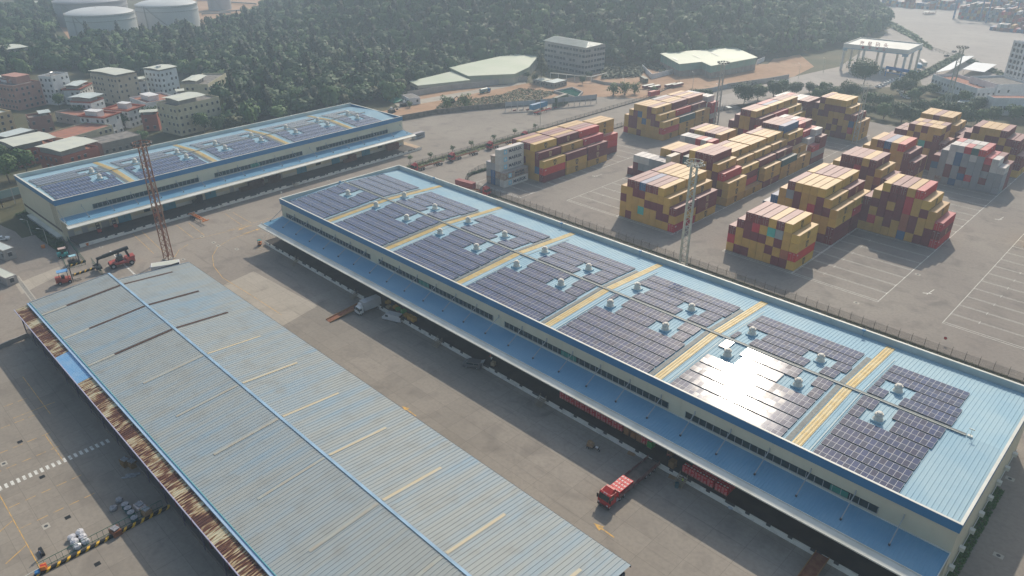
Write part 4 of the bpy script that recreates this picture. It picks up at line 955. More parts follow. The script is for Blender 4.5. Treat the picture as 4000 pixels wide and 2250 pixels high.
# nose (spreader) points to -y in world: local +x is towards the spreader
RSR = mat('reach_stacker_red', (0.45,0.09,0.07), 0.5, (0.38,0.07,0.06), 1.0); RSD = mat('reach_stacker_black', (0.02,0.025,0.028), 0.5)
m = MB(); m.box(-3.2,-1.3,0.9,3.0,1.3,1.7); m.box(-3.9,-1.5,0.8,-1.6,1.5,2.3); m.cbox((-3.4,0,2.35),(1.4,2.6,0.5),0,0,0.1); m.box(-1.5,-1.75,1.3,1.8,-1.2,1.75); m.box(-1.5,1.2,1.3,1.8,1.75,1.75); rb = m.build('chassis', RSR, rs)
m = MB(); m.box(-0.9,-0.75,1.7,0.7,0.75,3.4); m.build('cab', GLASSD, rs)
m = MB(); m.cbox((-2.4,-0.55,3.3),(0.6,0.2,3.2),0,0,0.25); m.cbox((-2.4,0.55,3.3),(0.6,0.2,3.2),0,0,0.25); m.build('mast_frame', RSD, rs)
m = MB(); m.bar((-3.0,0,5.1),(4.2,0,4.1),0.62,4); m.bar((2.5,0,4.3),(6.0,0,3.8),0.50,4); m.bar((5.7,0,3.7),(6.1,0,1.8),0.28,4); m.build('boom', RSD, rs)
for s in (-0.5,0.5): MB().bar((1.2,s,1.6),(-0.2,s*0.8,4.2),0.14,6).build('lift_cylinder', RSD, rs)
m = MB(); m.box(5.2,-1.6,1.1,6.9,1.6,1.6); m.box(5.8,-3.0,1.15,6.3,3.0,1.4); m.cbox((6.8,0.5,2.3),(1.4,0.3,0.3),0,0.4); m.build('spreader', RSD, rs)
for x, r_ in ((2.3,0.85),(-2.8,0.75)):
    for s in (-1.35,1.35): wheel(rs, x, s, r_, r_, 0.75)
# fork lifts
def forklift(label, loc, rz, paint, roofp, sc=1.0, group=None):
    f = thing('forklift', label, 'forklift', loc, rz, group)
    m = MB(); m.box(-1.1,-0.55,0.3,0.9,0.55,0.95); m.box(-1.3,-0.55,0.45,-0.5,0.55,1.25); m.build('chassis', paint, f)
    m = MB()
    for x in (-0.7,0.6):
        for s in (-0.5,0.5): m.bar((x,s,0.9),(x*0.9,s,2.15),0.04)
    m.build('overhead_guard', DGREY, f); MB().box(-0.85,-0.6,2.13,0.75,0.6,2.22).build('roof_plate', roofp, f)
    m = MB(); m.box(-0.4,-0.3,0.95,0.1,0.3,1.35); m.build('seat', DARK, f)
    m = MB()
    for s in (-0.4,0.4): m.box(1.0,s-0.06,0.1,1.15,s+0.06,2.7)
    for z in (0.4,1.4,2.6): m.box(1.02,-0.45,z,1.1,0.45,z+0.1)
    m.build('lift_mast', DGREY, f)
    for s in (-0.3,0.3): MB().box(1.15,s-0.07,0.12,2.3,s+0.07,0.18).build('fork', DGREY, f)
    for x in (-0.8,0.65):
        for s in (-0.5,0.5): wheel(f, x, s, 0.3, 0.3, 0.22)
    f.scale = (sc,sc,sc); return f
FR = mat('forklift_red', (0.45,0.08,0.05), 0.5)
forklift('large red forklift with a blue roof plate and long forks by the old shed', (-104.6,-153.2,0), R(78), FR, mat('blue_tarp',(0.15,0.35,0.62),0.5), 1.75)
forklift('teal forklift parked on the bare corner beyond the striped barriers', (-124.2,-147.6,0), R(80), TEALP, mat('pale_pink_plate',(0.55,0.42,0.38),0.6), 1.35)
forklift('small forklift with a pale blue roof between the striped barriers', (-116.6,-147.0,0), R(85), DGREY, mat('pale_blue_plate',(0.35,0.60,0.68),0.5), 1.25)
def on_w2(u, v): a = W2.matrix_world if False else None; return Vector((-136.6,-143.3,0))+Vector((-.0384,.9993,0))*u+Vector((-.9993,-.0384,0))*v
for u, v, lab in ((9.5,-3.0,'dark forklift on the far dock, nearest its left end'),(14.8,-2.6,'dark forklift with red tail on the far dock left of the first blue door'),(28.2,-3.2,'red forklift on the far dock behind the crawler mast')):
    q = on_w2(u, v); forklift(lab, (q.x,q.y,1.2), R(170), FR, DGREY, 1.05, 'forklifts on the far dock')
# timber and pallet piles on the far dock
def pile(label, u0, u1, v, h, col, steps=1):
    q = on_w2(u0, v); e = thing('pallet_pile', label, 'pallet pile', (q.x,q.y,1.2), math.atan2(.9993,-.0384), 'piles on the far dock'); L = u1-u0; m = MB(); rr = random.Random(int(u0))
    n = max(2, int(L/1.2))
    for i in range(n):
        hh = h*(0.55 if (steps and i < n*0.3) else 1.0)*rr.uniform(0.9,1.0); k = int(hh/0.16)
        for j in range(k): m.box(i*L/n+0.04,-0.1+rr.uniform(-.05,.05),j*0.16,(i+1)*L/n-0.04,1.3,j*0.16+0.11)
    m.build('pallets', col, e); return e
PW_ = mat('reddish_pallet_wood', (0.20,0.075,0.05), 0.85, (0.30,0.15,0.11), 2.0)
pile('long brown pallet pile under the far canopy', 60.5,70.5,-2.6,3.0,mat('dark_pallets',(0.11,0.06,0.04),0.85)); pile('square brown pallet pile next to a grey door under the far canopy', 72.8,77.8,-2.6,3.0,MATS['dark_pallets'],0)
pile('black wrapped heap between two blue doors on the far dock', 42.2,45.8,-2.6,3.2,mat('black_wrap',(0.018,0.018,0.02),0.5)); pile('reddish stepped crate pile on the far dock', 107.8,114,-2.6,2.8,PW_); pile('reddish crate pile at the right end of the far dock', 130.5,137,-2.8,3.0,PW_,0)
# orange skeletal trailer
def skeletal(label, loc, rz, paint, L=12.0, group=None, wheels=True):
    e = thing('skeletal_trailer', label, 'trailer', loc, rz, group); m = MB()
    m.box(0,-0.55,1.15,L,-0.40,1.4); m.box(0,0.40,1.15,L,0.55,1.4)
    for k in range(9): m.box(0.1+k*(L-0.3)/8,-0.55,1.18,0.25+k*(L-0.3)/8,0.55,1.36)
    for x in (0.1,L-0.3): m.box(x,-1.2,1.2,x+0.25,1.2,1.42)
    m.build('frame', paint, e)
    for x in (1.2,2.4,3.6):
        for s in (-0.95,0.95): wheel(e, x, s, 0.5)
    MB().box(L*0.7,-0.7,0,L*0.7+0.15,-0.55,1.2).build('landing_leg', DGREY, e); MB().box(L*0.7,0.55,0,L*0.7+0.15,0.7,1.2).build('landing_leg', DGREY, e)
    return e
q = at(742,838); skeletal('empty orange skeletal trailer standing at the far dock', (-128.6,-105.3,0), R(2), ORANGE, 10.5)
# road trucks with skeletal trailers
def road_truck(label, loc, rz, group='red tractors with trailers along the yard road', two=True):
    e = thing('tractor_truck', label, 'truck', loc, rz, group); cab(e, 13.6, 2.2, 2.4, 3.0, 0.7, mat('tractor_red',(0.38,0.04,0.04),0.45), 0.55)
    m = MB(); m.box(9.8,-0.45,0.7,13.8,0.45,0.95); m.build('chassis', DGREY, e)
    m = MB(); m.box(0,-0.5,1.15,12.3,-0.36,1.38); m.box(0,0.36,1.15,12.3,0.5,1.38)
    for k in range(9): m.box(0.1+k*1.48,-0.55,1.17,0.3+k*1.48,0.55,1.36)
    for x in (0.1,6.0,11.9): m.box(x,-1.15,1.2,x+0.25,1.15,1.4)
    m.build('trailer_frame', RUST, e)
    for x in (1.0,2.2,3.4,10.4,11.6,14.9):
        for s in (-0.95,0.95): wheel(e, x, s, 0.5)
    return e
rt = road_truck('red tractor truck with empty trailer, nearest on the yard road', (-111.2,-5.2,0), R(-91))
dup(rt, (-111.2,15.0,0), R(-91), 'red tractor truck with empty trailer, middle of three on the yard road')
dup(rt, (-111.8,38.0,0), R(-91), 'red tractor truck with empty trailer, third and furthest clearly seen on the yard road')
dup(rt, (-112.2,61.0,0), R(-91), 'red tractor truck behind the yellow row, furthest along the yard road')
# small lorry behind the parapet
q = at(1870,750); e = road_truck('red truck with a closed red body passing behind the long parapet', (-84.6,-20.6,0), R(8), None)
MB().box(0.2,-1.2,1.4,8.5,1.2,3.6).build('box_body', mat('dull_red_body',(0.28,0.07,0.07),0.6), e)
# cars
def car(label, loc, rz, paint, group=None):
    c = thing('parked_car', label, 'car', loc, rz, group)
    prof = [(0,0.35),(0,0.8),(0.25,0.95),(0.9,1.38),(2.3,1.42),(3.15,0.98),(4.2,0.82),(4.35,0.5),(4.3,0.3)]; n = len(prof); W = 1.75
    m = MB(); m.add([(a,-W/2*(0.86 if b > 1.1 else 1),b) for a,b in prof]+[(a,W/2*(0.86 if b > 1.1 else 1),b) for a,b in prof], [tuple(range(n))[::-1], tuple(range(n,2*n))]+[(i,(i+1)%n,(i+1)%n+n,i+n) for i in range(n)])
    b = m.build('body', paint, c)
    m = MB(); m.add([(2.42,-.68,1.36),(2.42,.68,1.36),(3.12,.78,1.03),(3.12,-.78,1.03)], [(0,3,2,1)]); m.v = [(x+.02,y,z+.03) for x,y,z in m.v]; m.build('windscreen', GLASSD, b)
    m = MB(); m.add([(0.85,-.68,1.36),(0.85,.68,1.36),(0.32,.76,1.03),(0.32,-.76,1.03)], [(0,1,2,3)]); m.v = [(x-.02,y,z+.03) for x,y,z in m.v]; m.build('rear_window', GLASSD, b)
    for s in (-1,1):
        m = MB(); m.add([(0.7,s*0.86,0.98),(2.9,s*0.86,0.98),(2.25,s*0.77,1.34),(1.0,s*0.77,1.34)], [(0,1,2,3),(3,2,1,0)]); m.v = [(x,y+s*.02,z) for x,y,z in m.v]; m.build('side_window', GLASSD, b)
    for x in (0.8,3.45):
        for s in (-0.8,0.8): wheel(c, x, s, 0.32, 0.32, 0.2)
    return c
CARW = mat('car_white', (0.75,0.75,0.75), 0.3); CARG = mat('car_grey', (0.18,0.19,0.2), 0.3); CARK = mat('car_black', (0.02,0.02,0.022), 0.3); CARB = mat('car_blue', (0.05,0.12,0.25), 0.3)
c0 = car('white car facing right at the left edge, nearer of two', (-153.3,-159.5,0), R(70), CARW)
dup(c0, (-160.5,-161.2,0), R(72), 'white car cut by the left edge, further of two')
k = 0
for i, (px, py) in enumerate([(3440,345),(3453,340),(3462,334),(3473,329),(3482,324),(3494,320),(3505,317),(3518,315)]):
    q = at(px,py); c = dup(c0, (q.x,q.y,0.01), R(150), 'parked car in the line by the gate road, %s from the big round tree' % ORD[i]); c['group'] = 'cars parked beside the gate road'
for i, (px, py) in enumerate([(3525,362),(3535,372),(3542,381),(3550,388)]):
    q = at(px,py); c = dup(c0, (q.x,q.y,0.01), R(150), 'parked car below the hedge trees, %s from the top' % ORD[i]); c['group'] = 'cars parked behind the hedge trees'
for i, (px, py, lab) in enumerate([(3690,222,'dark car waiting beyond the gate, nearer'),(3720,205,'silver car waiting beyond the gate, further')]):
    q = at(px,py); car(lab, (q.x,q.y,0.01), R(75), (CARK, CARG)[i], 'cars beyond the gate')
for i, (px, py, lab) in enumerate([(85,762,'white car by the stone wall, left one'),(117,758,'pale car by the stone wall, middle one'),(152,754,'pale car by the stone wall, right one')]):
    q = at(px,py); c = dup(c0, (q.x,q.y,0.01), R(100), lab); c['group'] = 'cars by the stone wall'
# containers on chassis behind the fence
for (a, b, col, z, lab, L) in ((at(2075,440),at(2160,415),'S',1.45,'sky blue container on a red trailer on the far apron',12.2),(at(2165,420),at(2225,398),'V',0.05,'lower olive green container beside the blue one',12.2),(at(2165,420),at(2225,398),'V',2.7,'upper olive green container beside the blue one',12.2),(at(2535,386),at(2585,374),'R',1.4,'red container on a trailer by the far road',8.0)):
    d = (b-a).normalized(); container(col, L, 2.6, (a.x,a.y,z), lab, math.atan2(d.y,d.x)-math.pi/2, mark=None)
a = at(2090,450); skeletal('red skeletal trailer under the sky blue container', (a.x,a.y,0), R(93), RED, 12.5)
# tank lorry, bus, excavators on the earth strip
a = at(1875,367); tk = thing('tank_lorry', 'water tank lorry with a blue cab on the dirt track', 'tank lorry', (a.x,a.y,0.02), R(90))
m = MB(); m.lathe([(0.5,0.2),(0.95,0.35),(0.95,5.6),(0.5,5.75)], 14, (0,1.9), 0, 'x'); m.build('tank', mat('tank_green_grey',(0.35,0.42,0.38),0.4), tk)
m = MB(); m.box(0,-0.9,0.7,7.2,0.9,0.95); m.build('chassis', TEALP, tk); cab(tk, 6.0, 1.5, 2.1, 2.5, 0.6, BLUEP)
for x in (1.2,2.3,6.6):
    for s in (-0.85,0.85): wheel(tk, x, s, 0.45, 0.45)
a = at(2505,315); bs = thing('old_bus', 'dusty green coach parked by the white wall', 'bus', (a.x,a.y,0.02), R(-35)); m = MB(); m.box(0,-1.2,0.5,9,1.2,3.0); m.build('body', mat('coach_green',(0.12,0.15,0.12),0.5), bs)
m = MB(); m.box(0.4,-1.23,1.7,8.6,-1.205,2.5); m.box(0.4,1.205,1.7,8.6,1.23,2.5); m.box(9.005,-1.0,1.4,9.03,1.0,2.6); m.build('window', GLASSD, bs)
for x in (1.6,7.2):
    for s in (-1.1,1.1): wheel(bs, x, s, 0.48, 0.48)
def excavator(label, px, py, rz):
    a = at(px,py); e = thing('excavator', label, 'excavator', (a.x,a.y,0.02), rz)
    for s in (-1,1): MB().box(-1.8,s*0.9-0.3,0,1.8,s*0.9+0.3,0.75).build('track', RUBBER, e)
    MB().box(-1.6,-1.3,0.85,1.4,1.3,1.7).build('body', mat('machine_dark',(0.06,0.06,0.055),0.6), e); MB().box(0.2,0.3,1.7,1.4,1.2,2.6).build('cab', WHITE, e)
    m = MB(); m.bar((1.2,0,1.5),(3.4,0,3.0),0.22); m.bar((3.4,0,3.0),(4.4,0,1.2),0.16); m.cbox((4.3,0,0.9),(0.8,0.9,0.6)); m.build('arm', MATS['machine_dark'], e)
excavator('dark wrecked digger beside the hut with the green net', 1575,415, R(60)); excavator('dark red tractor behind the round bushes on the earth strip', 1765,400, R(80)); excavator('small dark digger at the corner beyond the far warehouse', 1530,440, R(100))
for i, (px,py) in enumerate([(2512,348),(2535,352),(2600,345),(2625,343)]):
    a = at(px,py); e = thing('scrap_truck_body', 'old red and white lorry body on the earth strip, %s from left' % ORD[i], 'lorry body', (a.x,a.y,0.02), R(82), 'old lorry bodies on the earth strip')
    m = MB(); m.box(0,-1.1,0.5,9,1.1,1.9,0); m.box(0,-1.12,1.9,9,1.12,2.0,1); m.build('body', [mat('dull_dark_red',(0.20,0.05,0.05),0.7), WTRIM], e)
# big highway lorry at the gate
a = at(3610,268); e = container('W', 14, 2.7, (a.x,a.y,1.3), 'long white trailer body leaving the gate', R(28), door=False); 
a = at(3590,276); e = container('S', 7, 2.7, (a.x,a.y,1.3), 'pale blue trailer body next to the long white one at the gate', R(28), door=False)
# ---------------------------------------------------------------- houses of the village
def px1(x, y): return (x/2.73, 240+y/2.73)
def px2(x, y): return (450+x/2.73, 230+y/2.73)
def px3(x, y): return (x/2.73, 400+y/2.73)
PLAST = {'cream':(0.46,0.42,0.30),'white':(0.62,0.63,0.62),'bluewhite':(0.56,0.60,0.65),'beige':(0.45,0.39,0.30),'pink':(0.40,0.22,0.18),'brick':(0.30,0.10,0.07),'yellow':(0.50,0.38,0.22),'stone':(0.30,0.16,0.13),'grey':(0.22,0.21,0.19),'concrete':(0.33,0.31,0.29)}
PLAST = {k: tuple(min(0.8, c*1.3) for c in v) for k, v in PLAST.items()}
PM = {k: mat('render_'+k, v, 0.85, tuple(c*0.72 for c in v), 0.16, contrast=(0.42,0.72), dirt=0.22) for k, v in PLAST.items()}
TINR = mat('pale_tin_canopy', (0.66,0.67,0.56), 0.45, (0.58,0.60,0.52), 0.2); TINB = mat('blueish_tin_canopy', (0.58,0.64,0.62), 0.45, (0.50,0.56,0.54), 0.25)
TERR = mat('terracotta_roof', (0.40,0.17,0.11), 0.85, (0.32,0.15,0.11), 0.5); TILE = mat('red_tile_edge', (0.36,0.10,0.06), 0.8, (0.28,0.08,0.05), 1.5); SLAB = mat('roof_slab_grey', (0.27,0.25,0.23), 0.9, (0.16,0.15,0.14), 0.5)
WIN = mat('house_window', (0.05,0.058,0.065), 0.3, (0.09,0.09,0.09), 1.2); WSILL = mat('window_hood', (0.55,0.55,0.52), 0.7)
TANKM = mat('steel_water_tank', (0.70,0.72,0.72), 0.25, metal=0.6)
def house(name, label, cat, F, L_, R_, h, wall, floors=0, roof='slab', canopy=None, tank=False, band=None, wpx=(1.1,1.3), skip=0.15, z0=0.0, seed=0, parapet=0.9, box=None, group='houses of the village'):
    rr = random.Random(seed or int(F[0]*3+F[1]))
    f, l, r = at(*F, h), at(*L_, h), at(*R_, h)
    u = (r-f); v = (l-f); lu, lv = u.length, v.length
    # keep the plan square to its longer visible side
    if lu >= lv: uu = u.normalized(); vv = Vector((-uu.y, uu.x, 0)); vv = vv if vv.dot(v) > 0 else -vv; lv = max(3.0, v.dot(vv))
    else: vv = v.normalized(); uu = Vector((-vv.y, vv.x, 0)); uu = uu if uu.dot(u) > 0 else -uu; lu = max(3.0, u.dot(uu))
    e = thing(name, label, cat, (f.x, f.y, z0), math.atan2(uu.y, uu.x), group)
    sv = 1 if (uu.x*vv.y-uu.y*vv.x) > 0 else -1
    H = h-z0
    def bx(m, a0, b0, c0, a1, b1, c1, mi=0): m.box(a0, sv*b0, c0, a1, sv*b1, c1, mi)
    m = MB(); bx(m, 0,0,-0.5,lu,lv,H-parapet); m.build('wall', PM[wall], e)
    m = MB(); t = 0.22; z1 = H
    for a in ((0,0,lu,t),(0,lv-t,lu,lv),(0,t,t,lv-t),(lu-t,t,lu,lv-t)): bx(m, a[0],a[1],H-parapet,a[2],a[3],z1)
    m.build('parapet', PM[wall] if not band else mat('band_'+band, PLAST[band] if band in PLAST else (0.33,0.09,0.06), 0.8), e)
    rm = {'slab':SLAB,'terra':TERR,'tin':TINR,'tinb':TINB}[roof]; m = MB(); bx(m, t,t,H-parapet,lu-t,lv-t,H-parapet+0.06); m.build('roof', rm, e)
    nfl = floors or max(1, int(H/3.1)); fh = (H-parapet)/nfl
    if band == 'tile':
        m = MB()
        for a in ((-0.7,-0.7,lu+0.7,0),(-0.7,lv,lu+0.7,lv+0.7),(-0.7,0,0,lv),(lu,0,lu+0.7,lv)): bx(m, a[0],a[1],H-0.5,a[2],a[3],H-0.1)
        m.build('tile_eave', TILE, e)
    w_, hh = wpx; wm = MB(); wm.box(-w_/2,-0.05,0,w_/2,0.02,hh,0); wm.box(-w_/2-0.15,-0.35,hh+0.08,w_/2+0.15,0.0,hh+0.14,1); wme = wm.mesh('window', [WIN, WSILL])
    cnt = 0
    for side in (0, 1):
        ln = lu if side == 0 else lv; n = max(1, int(ln/2.7))
        for fl in range(nfl):
            for k in range(n):
                if rr.random() < skip or cnt >= 90: continue
                c = ln*(k+0.5)/n+rr.uniform(-.25,.25); z = fl*fh+fh*0.33
                o = obj('window', wme, e)
                if side == 0: o.location = (c, 0, z) if sv > 0 else (c, 0, z); o.rotation_euler = (0,0,0 if sv > 0 else math.pi)
                else: o.location = (0, sv*c, z); o.rotation_euler = (0,0,-math.pi/2)
                if o.rotation_euler.z == math.pi: pass
                cnt += 1
    if canopy:
        a0, b0, a1, b1, ch, mt = canopy[:6]; m = MB(); z = H+ch; A0, A1, B0, B1 = a0*lu, a1*lu, b0*lv, b1*lv; mid = (B0+B1)/2; ov = 0.5
        m.add([(A0-ov,sv*(B0-ov),z),(A1+ov,sv*(B0-ov),z),(A1+ov,sv*mid,z+0.5),(A0-ov,sv*mid,z+0.5),(A1+ov,sv*(B1+ov),z),(A0-ov,sv*(B1+ov),z)], [(0,1,2,3) if sv > 0 else (3,2,1,0),(3,2,4,5) if sv > 0 else (5,4,2,3)])
        m.v += [(x,y,zz-0.12) for x,y,zz in m.v[:6]]; m.f += [(6,7,1,0),(7,10,4,2,1)[:4],(9,8,7,6),(11,10,8,9)]; m.m += [0]*4
        m.build('canopy', TINR if mt == 'tin' else TINB, e)
        m = MB(); nx = max(1, int((A1-A0)/4))
        for i in range(nx+1):
            for bb in (B0+0.15, B1-0.15): m.bar((A0+(A1-A0)*i/nx*0.98+0.1,sv*bb,H-parapet),(A0+(A1-A0)*i/nx*0.98+0.1,sv*bb,z),0.06)
        m.build('canopy_posts', GREY, e)
        m = MB(); bx(m, A0+0.9,B0+1.2,H-parapet,A0+max(1.5,(A1-A0)*0.7),B1-0.6,z-0.5); m.build('roof_room', PM['concrete'], e)
    if tank:
        m = MB(); m.lathe([(0.25,-0.9),(0.55,-0.75),(0.55,0.75),(0.25,0.9)], 12, (sv*lv*0.55, H+0.75), 0, 'x'); m.v = [(x+lu*0.45,y,z) for x,y,z in m.v]; m.box(lu*0.45-0.7,sv*lv*0.55-0.4,H-parapet,lu*0.45+0.7,sv*lv*0.55+0.4,H+0.2); m.build('water_tank', TANKM, e)
    if box:
        a0, b0, a1, b1, bh = box; m = MB(); bx(m, a0*lu,b0*lv,H-parapet,a1*lu,b1*lv,H+bh); bx(m, a0*lu-0.3,b0*lv-0.3,H+bh,a1*lu+0.3,b1*lv+0.3,H+bh+0.15); m.build('stair_head', PM['white' if wall in ('white','bluewhite') else wall], e)
    return e
house('apartment_block','long cream five storey block with a pale tin canopy on its roof','apartment block', px2(645,505), px2(430,462), px2(1105,400), 14.2, 'cream', 4, 'slab', (0.12,0.1,0.72,0.9,1.8,'tin'), True, seed=3)
house('apartment_block','plain cream block at the wood edge with a small white canopy','apartment block', px2(985,268), px2(790,232), px2(1180,150), 14.5, 'cream', 4, 'slab', (0.0,0.45,0.5,1.0,1.6,'tin'), True, seed=5)
house('apartment_block','pale blue white block with a ribbed canopy and a chimney like tank','apartment block', px2(470,135), px2(305,115), px2(645,95), 15.5, 'bluewhite', 5, 'slab', (0.0,0.0,1.0,1.0,0.9,'tin'), False, box=(0.25,0.3,0.4,0.45,2.2), seed=8)
house('apartment_block','tall beige block with a wide canopy in the middle of the village','apartment block', px1(1235,168), px1(955,122), px2(160,142), 15.5, 'beige', 5, 'slab', (0.0,0.0,0.9,1.0,1.2,'tin'), True, seed=9)
house('apartment_block','narrow white block with a bare roof beside the pink block','apartment block', px1(540,160), px1(415,148), px1(720,116), 15.5, 'white', 5, 'slab', None, True, seed=12)
house('apartment_block','wide pink block with dark red bands at the left edge','apartment block', px1(130,262), px1(-130,225), px1(445,208), 13.0, 'pink', 4, 'slab', None, True, box=(0.45,0.3,0.95,0.9,2.8), seed=14)
house('village_house','ochre house at the left edge with a small pale canopy','house', px3(-40,120), px3(-160,95), px3(130,90), 9.5, 'yellow', 3, 'tin', None, seed=15)
house('village_house','small pink brick house with white quoins and plants on its roof','house', px3(300,166), px3(168,142), px3(545,132), 8.5, 'stone', 2, 'slab', (0.55,0.2,0.98,0.95,1.0,'tinb'), seed=16)
house('village_house','large red brick house bottom left under a long cream tin canopy','house', px3(165,522), px3(-60,470), px3(600,425), 7.0, 'brick', 2, 'terra', (0.0,0.0,1.0,1.0,2.2,'tin'), band='brick', seed=17, skip=0.3)
house('village_house','red brick house with a wide cream canopy directly behind the far warehouse','house', px3(660,578), px3(378,532), px3(1045,466), 7.0, 'brick', 2, 'terra', (0.0,0.0,1.0,1.0,2.2,'tin'), band='brick', seed=18, skip=0.3)
house('village_house','low house with a broad flat terracotta roof and a dark window row','house', px3(700,385), px3(590,300), px3(1195,240), 7.0, 'cream', 2, 'terra', None, parapet=0.5, seed=19, skip=0.4)
house('village_house','old dark grey stone house with a patched red and black roof','house', px3(1080,440), px3(1030,370), px3(1500,345), 6.5, 'grey', 1, 'slab', None, parapet=0.2, seed=20)
house('village_house','cream house with a red tile edged roof and a white stair head','house', px3(1105,155), px3(840,135), px3(1285,100), 10.0, 'white', 3, 'terra', None, band='tile', box=(0.1,0.3,0.5,0.8,1.8), seed=21)
house('village_house','white house with brick balcony under a pale folded canopy','house', px1(960,430), px1(745,420), px1(1165,385), 8.0, 'white', 2, 'slab', (0.0,0.0,1.0,1.0,1.8,'tinb'), band='brick', seed=22)
house('village_house','low white house with a reddish roof and a small grey stair head','house', px2(330,470), px2(150,410), px2(600,385), 7.0, 'white', 2, 'terra', None, box=(0.25,0.3,0.55,0.8,1.6), seed=23)
house('village_house','white tile edged house left of the small red house','house', px2(130,545), px2(-120,525), px2(330,490), 9.0, 'white', 3, 'terra', None, band='tile', box=(0.4,0.3,0.7,0.7,1.6), seed=24)
house('village_house','narrow dark red house under a sloping cream canopy beside the long cream block','house', px2(270,600), px2(232,578), px2(440,590), 8.0, 'brick', 2, 'slab', (0.0,0.0,1.0,1.0,1.4,'tin'), seed=25)
house('village_house','grey white house with a curtained window strip between the beige and blue white blocks','house', px2(200,255), px2(170,235), px2(330,235), 9.5, 'white', 3, 'slab', (0.0,0.0,1.0,1.0,1.5,'tin'), seed=26)
house('village_house','small house with a cream canopy right of the blue white block','house', px2(660,365), px2(640,345), px2(808,350), 6.5, 'white', 2, 'slab', (0.0,0.0,1.0,1.0,1.0,'tin'), seed=27)
house('village_house','white house with red tile rim left of the beige block','house', px1(840,290), px1(760,250), px1(975,225), 8.5, 'white', 2, 'slab', (0.0,0.1,0.8,0.9,1.5,'tinb'), band='tile', seed=28)
house('village_house','pale house behind the pink block under a cream canopy','house', px1(60,200), px1(-60,180), px1(180,170), 13.5, 'white', 4, 'slab', (0.0,0.0,1.0,1.0,1.0,'tin'), seed=29)
house('village_house','grey tin roofed sheds behind the large red brick house','house', px3(60,372), px3(-100,350), px3(370,290), 6.0, 'grey', 1, 'tinb', None, parapet=0.1, seed=30)
house('village_house','ruined roofless house with reddish rubble in the village centre','house', px3(800,140), px3(580,100), px3(1010,60), 5.0, 'concrete', 1, 'terra', None, seed=31)
house('village_house','lone grey house among the trees at the left edge','house', (30,200), (-30,190), (85,185), 11, 'concrete', 3, 'slab', (0.0,0.0,1.0,1.0,1.2,'tin'), seed=32, group='houses in the wood')
house('village_house','pale house at the top left corner above the wood','house', (20,28), (-60,20), (70,10), 10, 'white', 3, 'slab', None, seed=33, group='houses in the wood')
house('village_house','house with a long white roof left of the tanks','house', (80,20), (60,10), (180,6), 6, 'cream', 2, 'tin', None, seed=34, parapet=0.1, group='houses in the wood')
# ---------------------------------------------------------------- oil tanks
TK = mat('tank_white', (0.62,0.64,0.64), 0.5, (0.50,0.51,0.50), 0.03, contrast=(0.4,0.75)); TKG = mat('tank_grey_white', (0.42,0.43,0.45), 0.55, (0.36,0.37,0.39), 0.04); TKL = mat('tank_line_grey', (0.33,0.33,0.32), 0.7)
def oil_tank(label, c, rad, H, z0=0.0, mt=None):
    e = thing('storage_tank', label, 'storage tank', (c[0],c[1],z0), 0, 'storage tanks beyond the wood'); mt = mt or TK; n = 64
    m = MB(); m.lathe([(rad,0),(rad,H)], n); m.f = m.f[:n]; m.m = m.m[:n]; m.build('shell', mt, e)
    m = MB(); pr = [(rad+0.15,H)]+[(rad*math.cos(t), H+rad*0.17*math.sin(t)/math.sin(1.2)) for t in [0.15*i for i in range(0,10)]]+[(0.3,H+rad*0.18)]; m.lathe(pr, n); m.build('dome_roof', mt, e)
    m = MB(); m.lathe([(rad+0.1,H*0.80),(rad+0.5,H*0.80),(rad+0.5,H*0.815),(rad+0.1,H*0.815)], n); m.lathe([(rad+0.05,H-0.3),(rad+0.5,H-0.3),(rad+0.5,H-0.05),(rad+0.05,H-0.05)], n); m.build('wind_girder', TKL, e)
    m = MB()
    for i in range(60):
        t = 2*math.pi*i/60; m.bar((rad*1.01*math.cos(t),rad*1.01*math.sin(t),H),(rad*1.01*math.cos(t),rad*1.01*math.sin(t),H+1.1),0.05)
    m.lathe([(rad*1.01,H+1.05),(rad*1.01+0.08,H+1.1),(rad*1.01,H+1.15)], n); m.build('railing', TKL, e)
    m = MB(); prev = None
    for i in range(25):
        t = -0.15-0.9*i/24+R(0); z = H*(i/24); t = -R(62)+R(48)*(1-i/24); p = (rad*1.02*math.cos(t),rad*1.02*math.sin(t),z)
        if prev: m.bar(prev, p, 0.45)
        prev = p
    m.build('stair', TKL, e)
    t = -R(66); m = MB(); m.bar((rad*1.01*math.cos(t),rad*1.01*math.sin(t),0),(rad*1.01*math.cos(t),rad*1.01*math.sin(t),H),0.5); m.bar((rad*1.01*math.cos(t),rad*1.01*math.sin(t),H),(3,-3,H+rad*0.175),0.5); m.build('pipe', TKL, e)
    return e
def tank_at(label, pxl, pxr, pyt, H, mt=None, rad=None):
    a = at(pxl, pyt, H); b = at(pxr, pyt, H); c = (a+b)/2; dist = (c-CAM_POS).to_2d().length; r_ = (b-a).length/2*0.995
    return oil_tank(label, (c.x,c.y), r_, H, 0.0, mt)
tank_at('nearest white domed storage tank with a grey stair line, left of the pair', 266, 514, 52, 19.5)
tank_at('white domed storage tank right of the nearest one', 536, 762, 18, 19.5)
tank_at('dim grey storage tank half hidden behind the nearest white tank', 222, 480, 4, 19.5, TKG)
tank_at('small hazy grey storage tank at the top edge, right of the white pair', 806, 893, -30, 17, TKG)
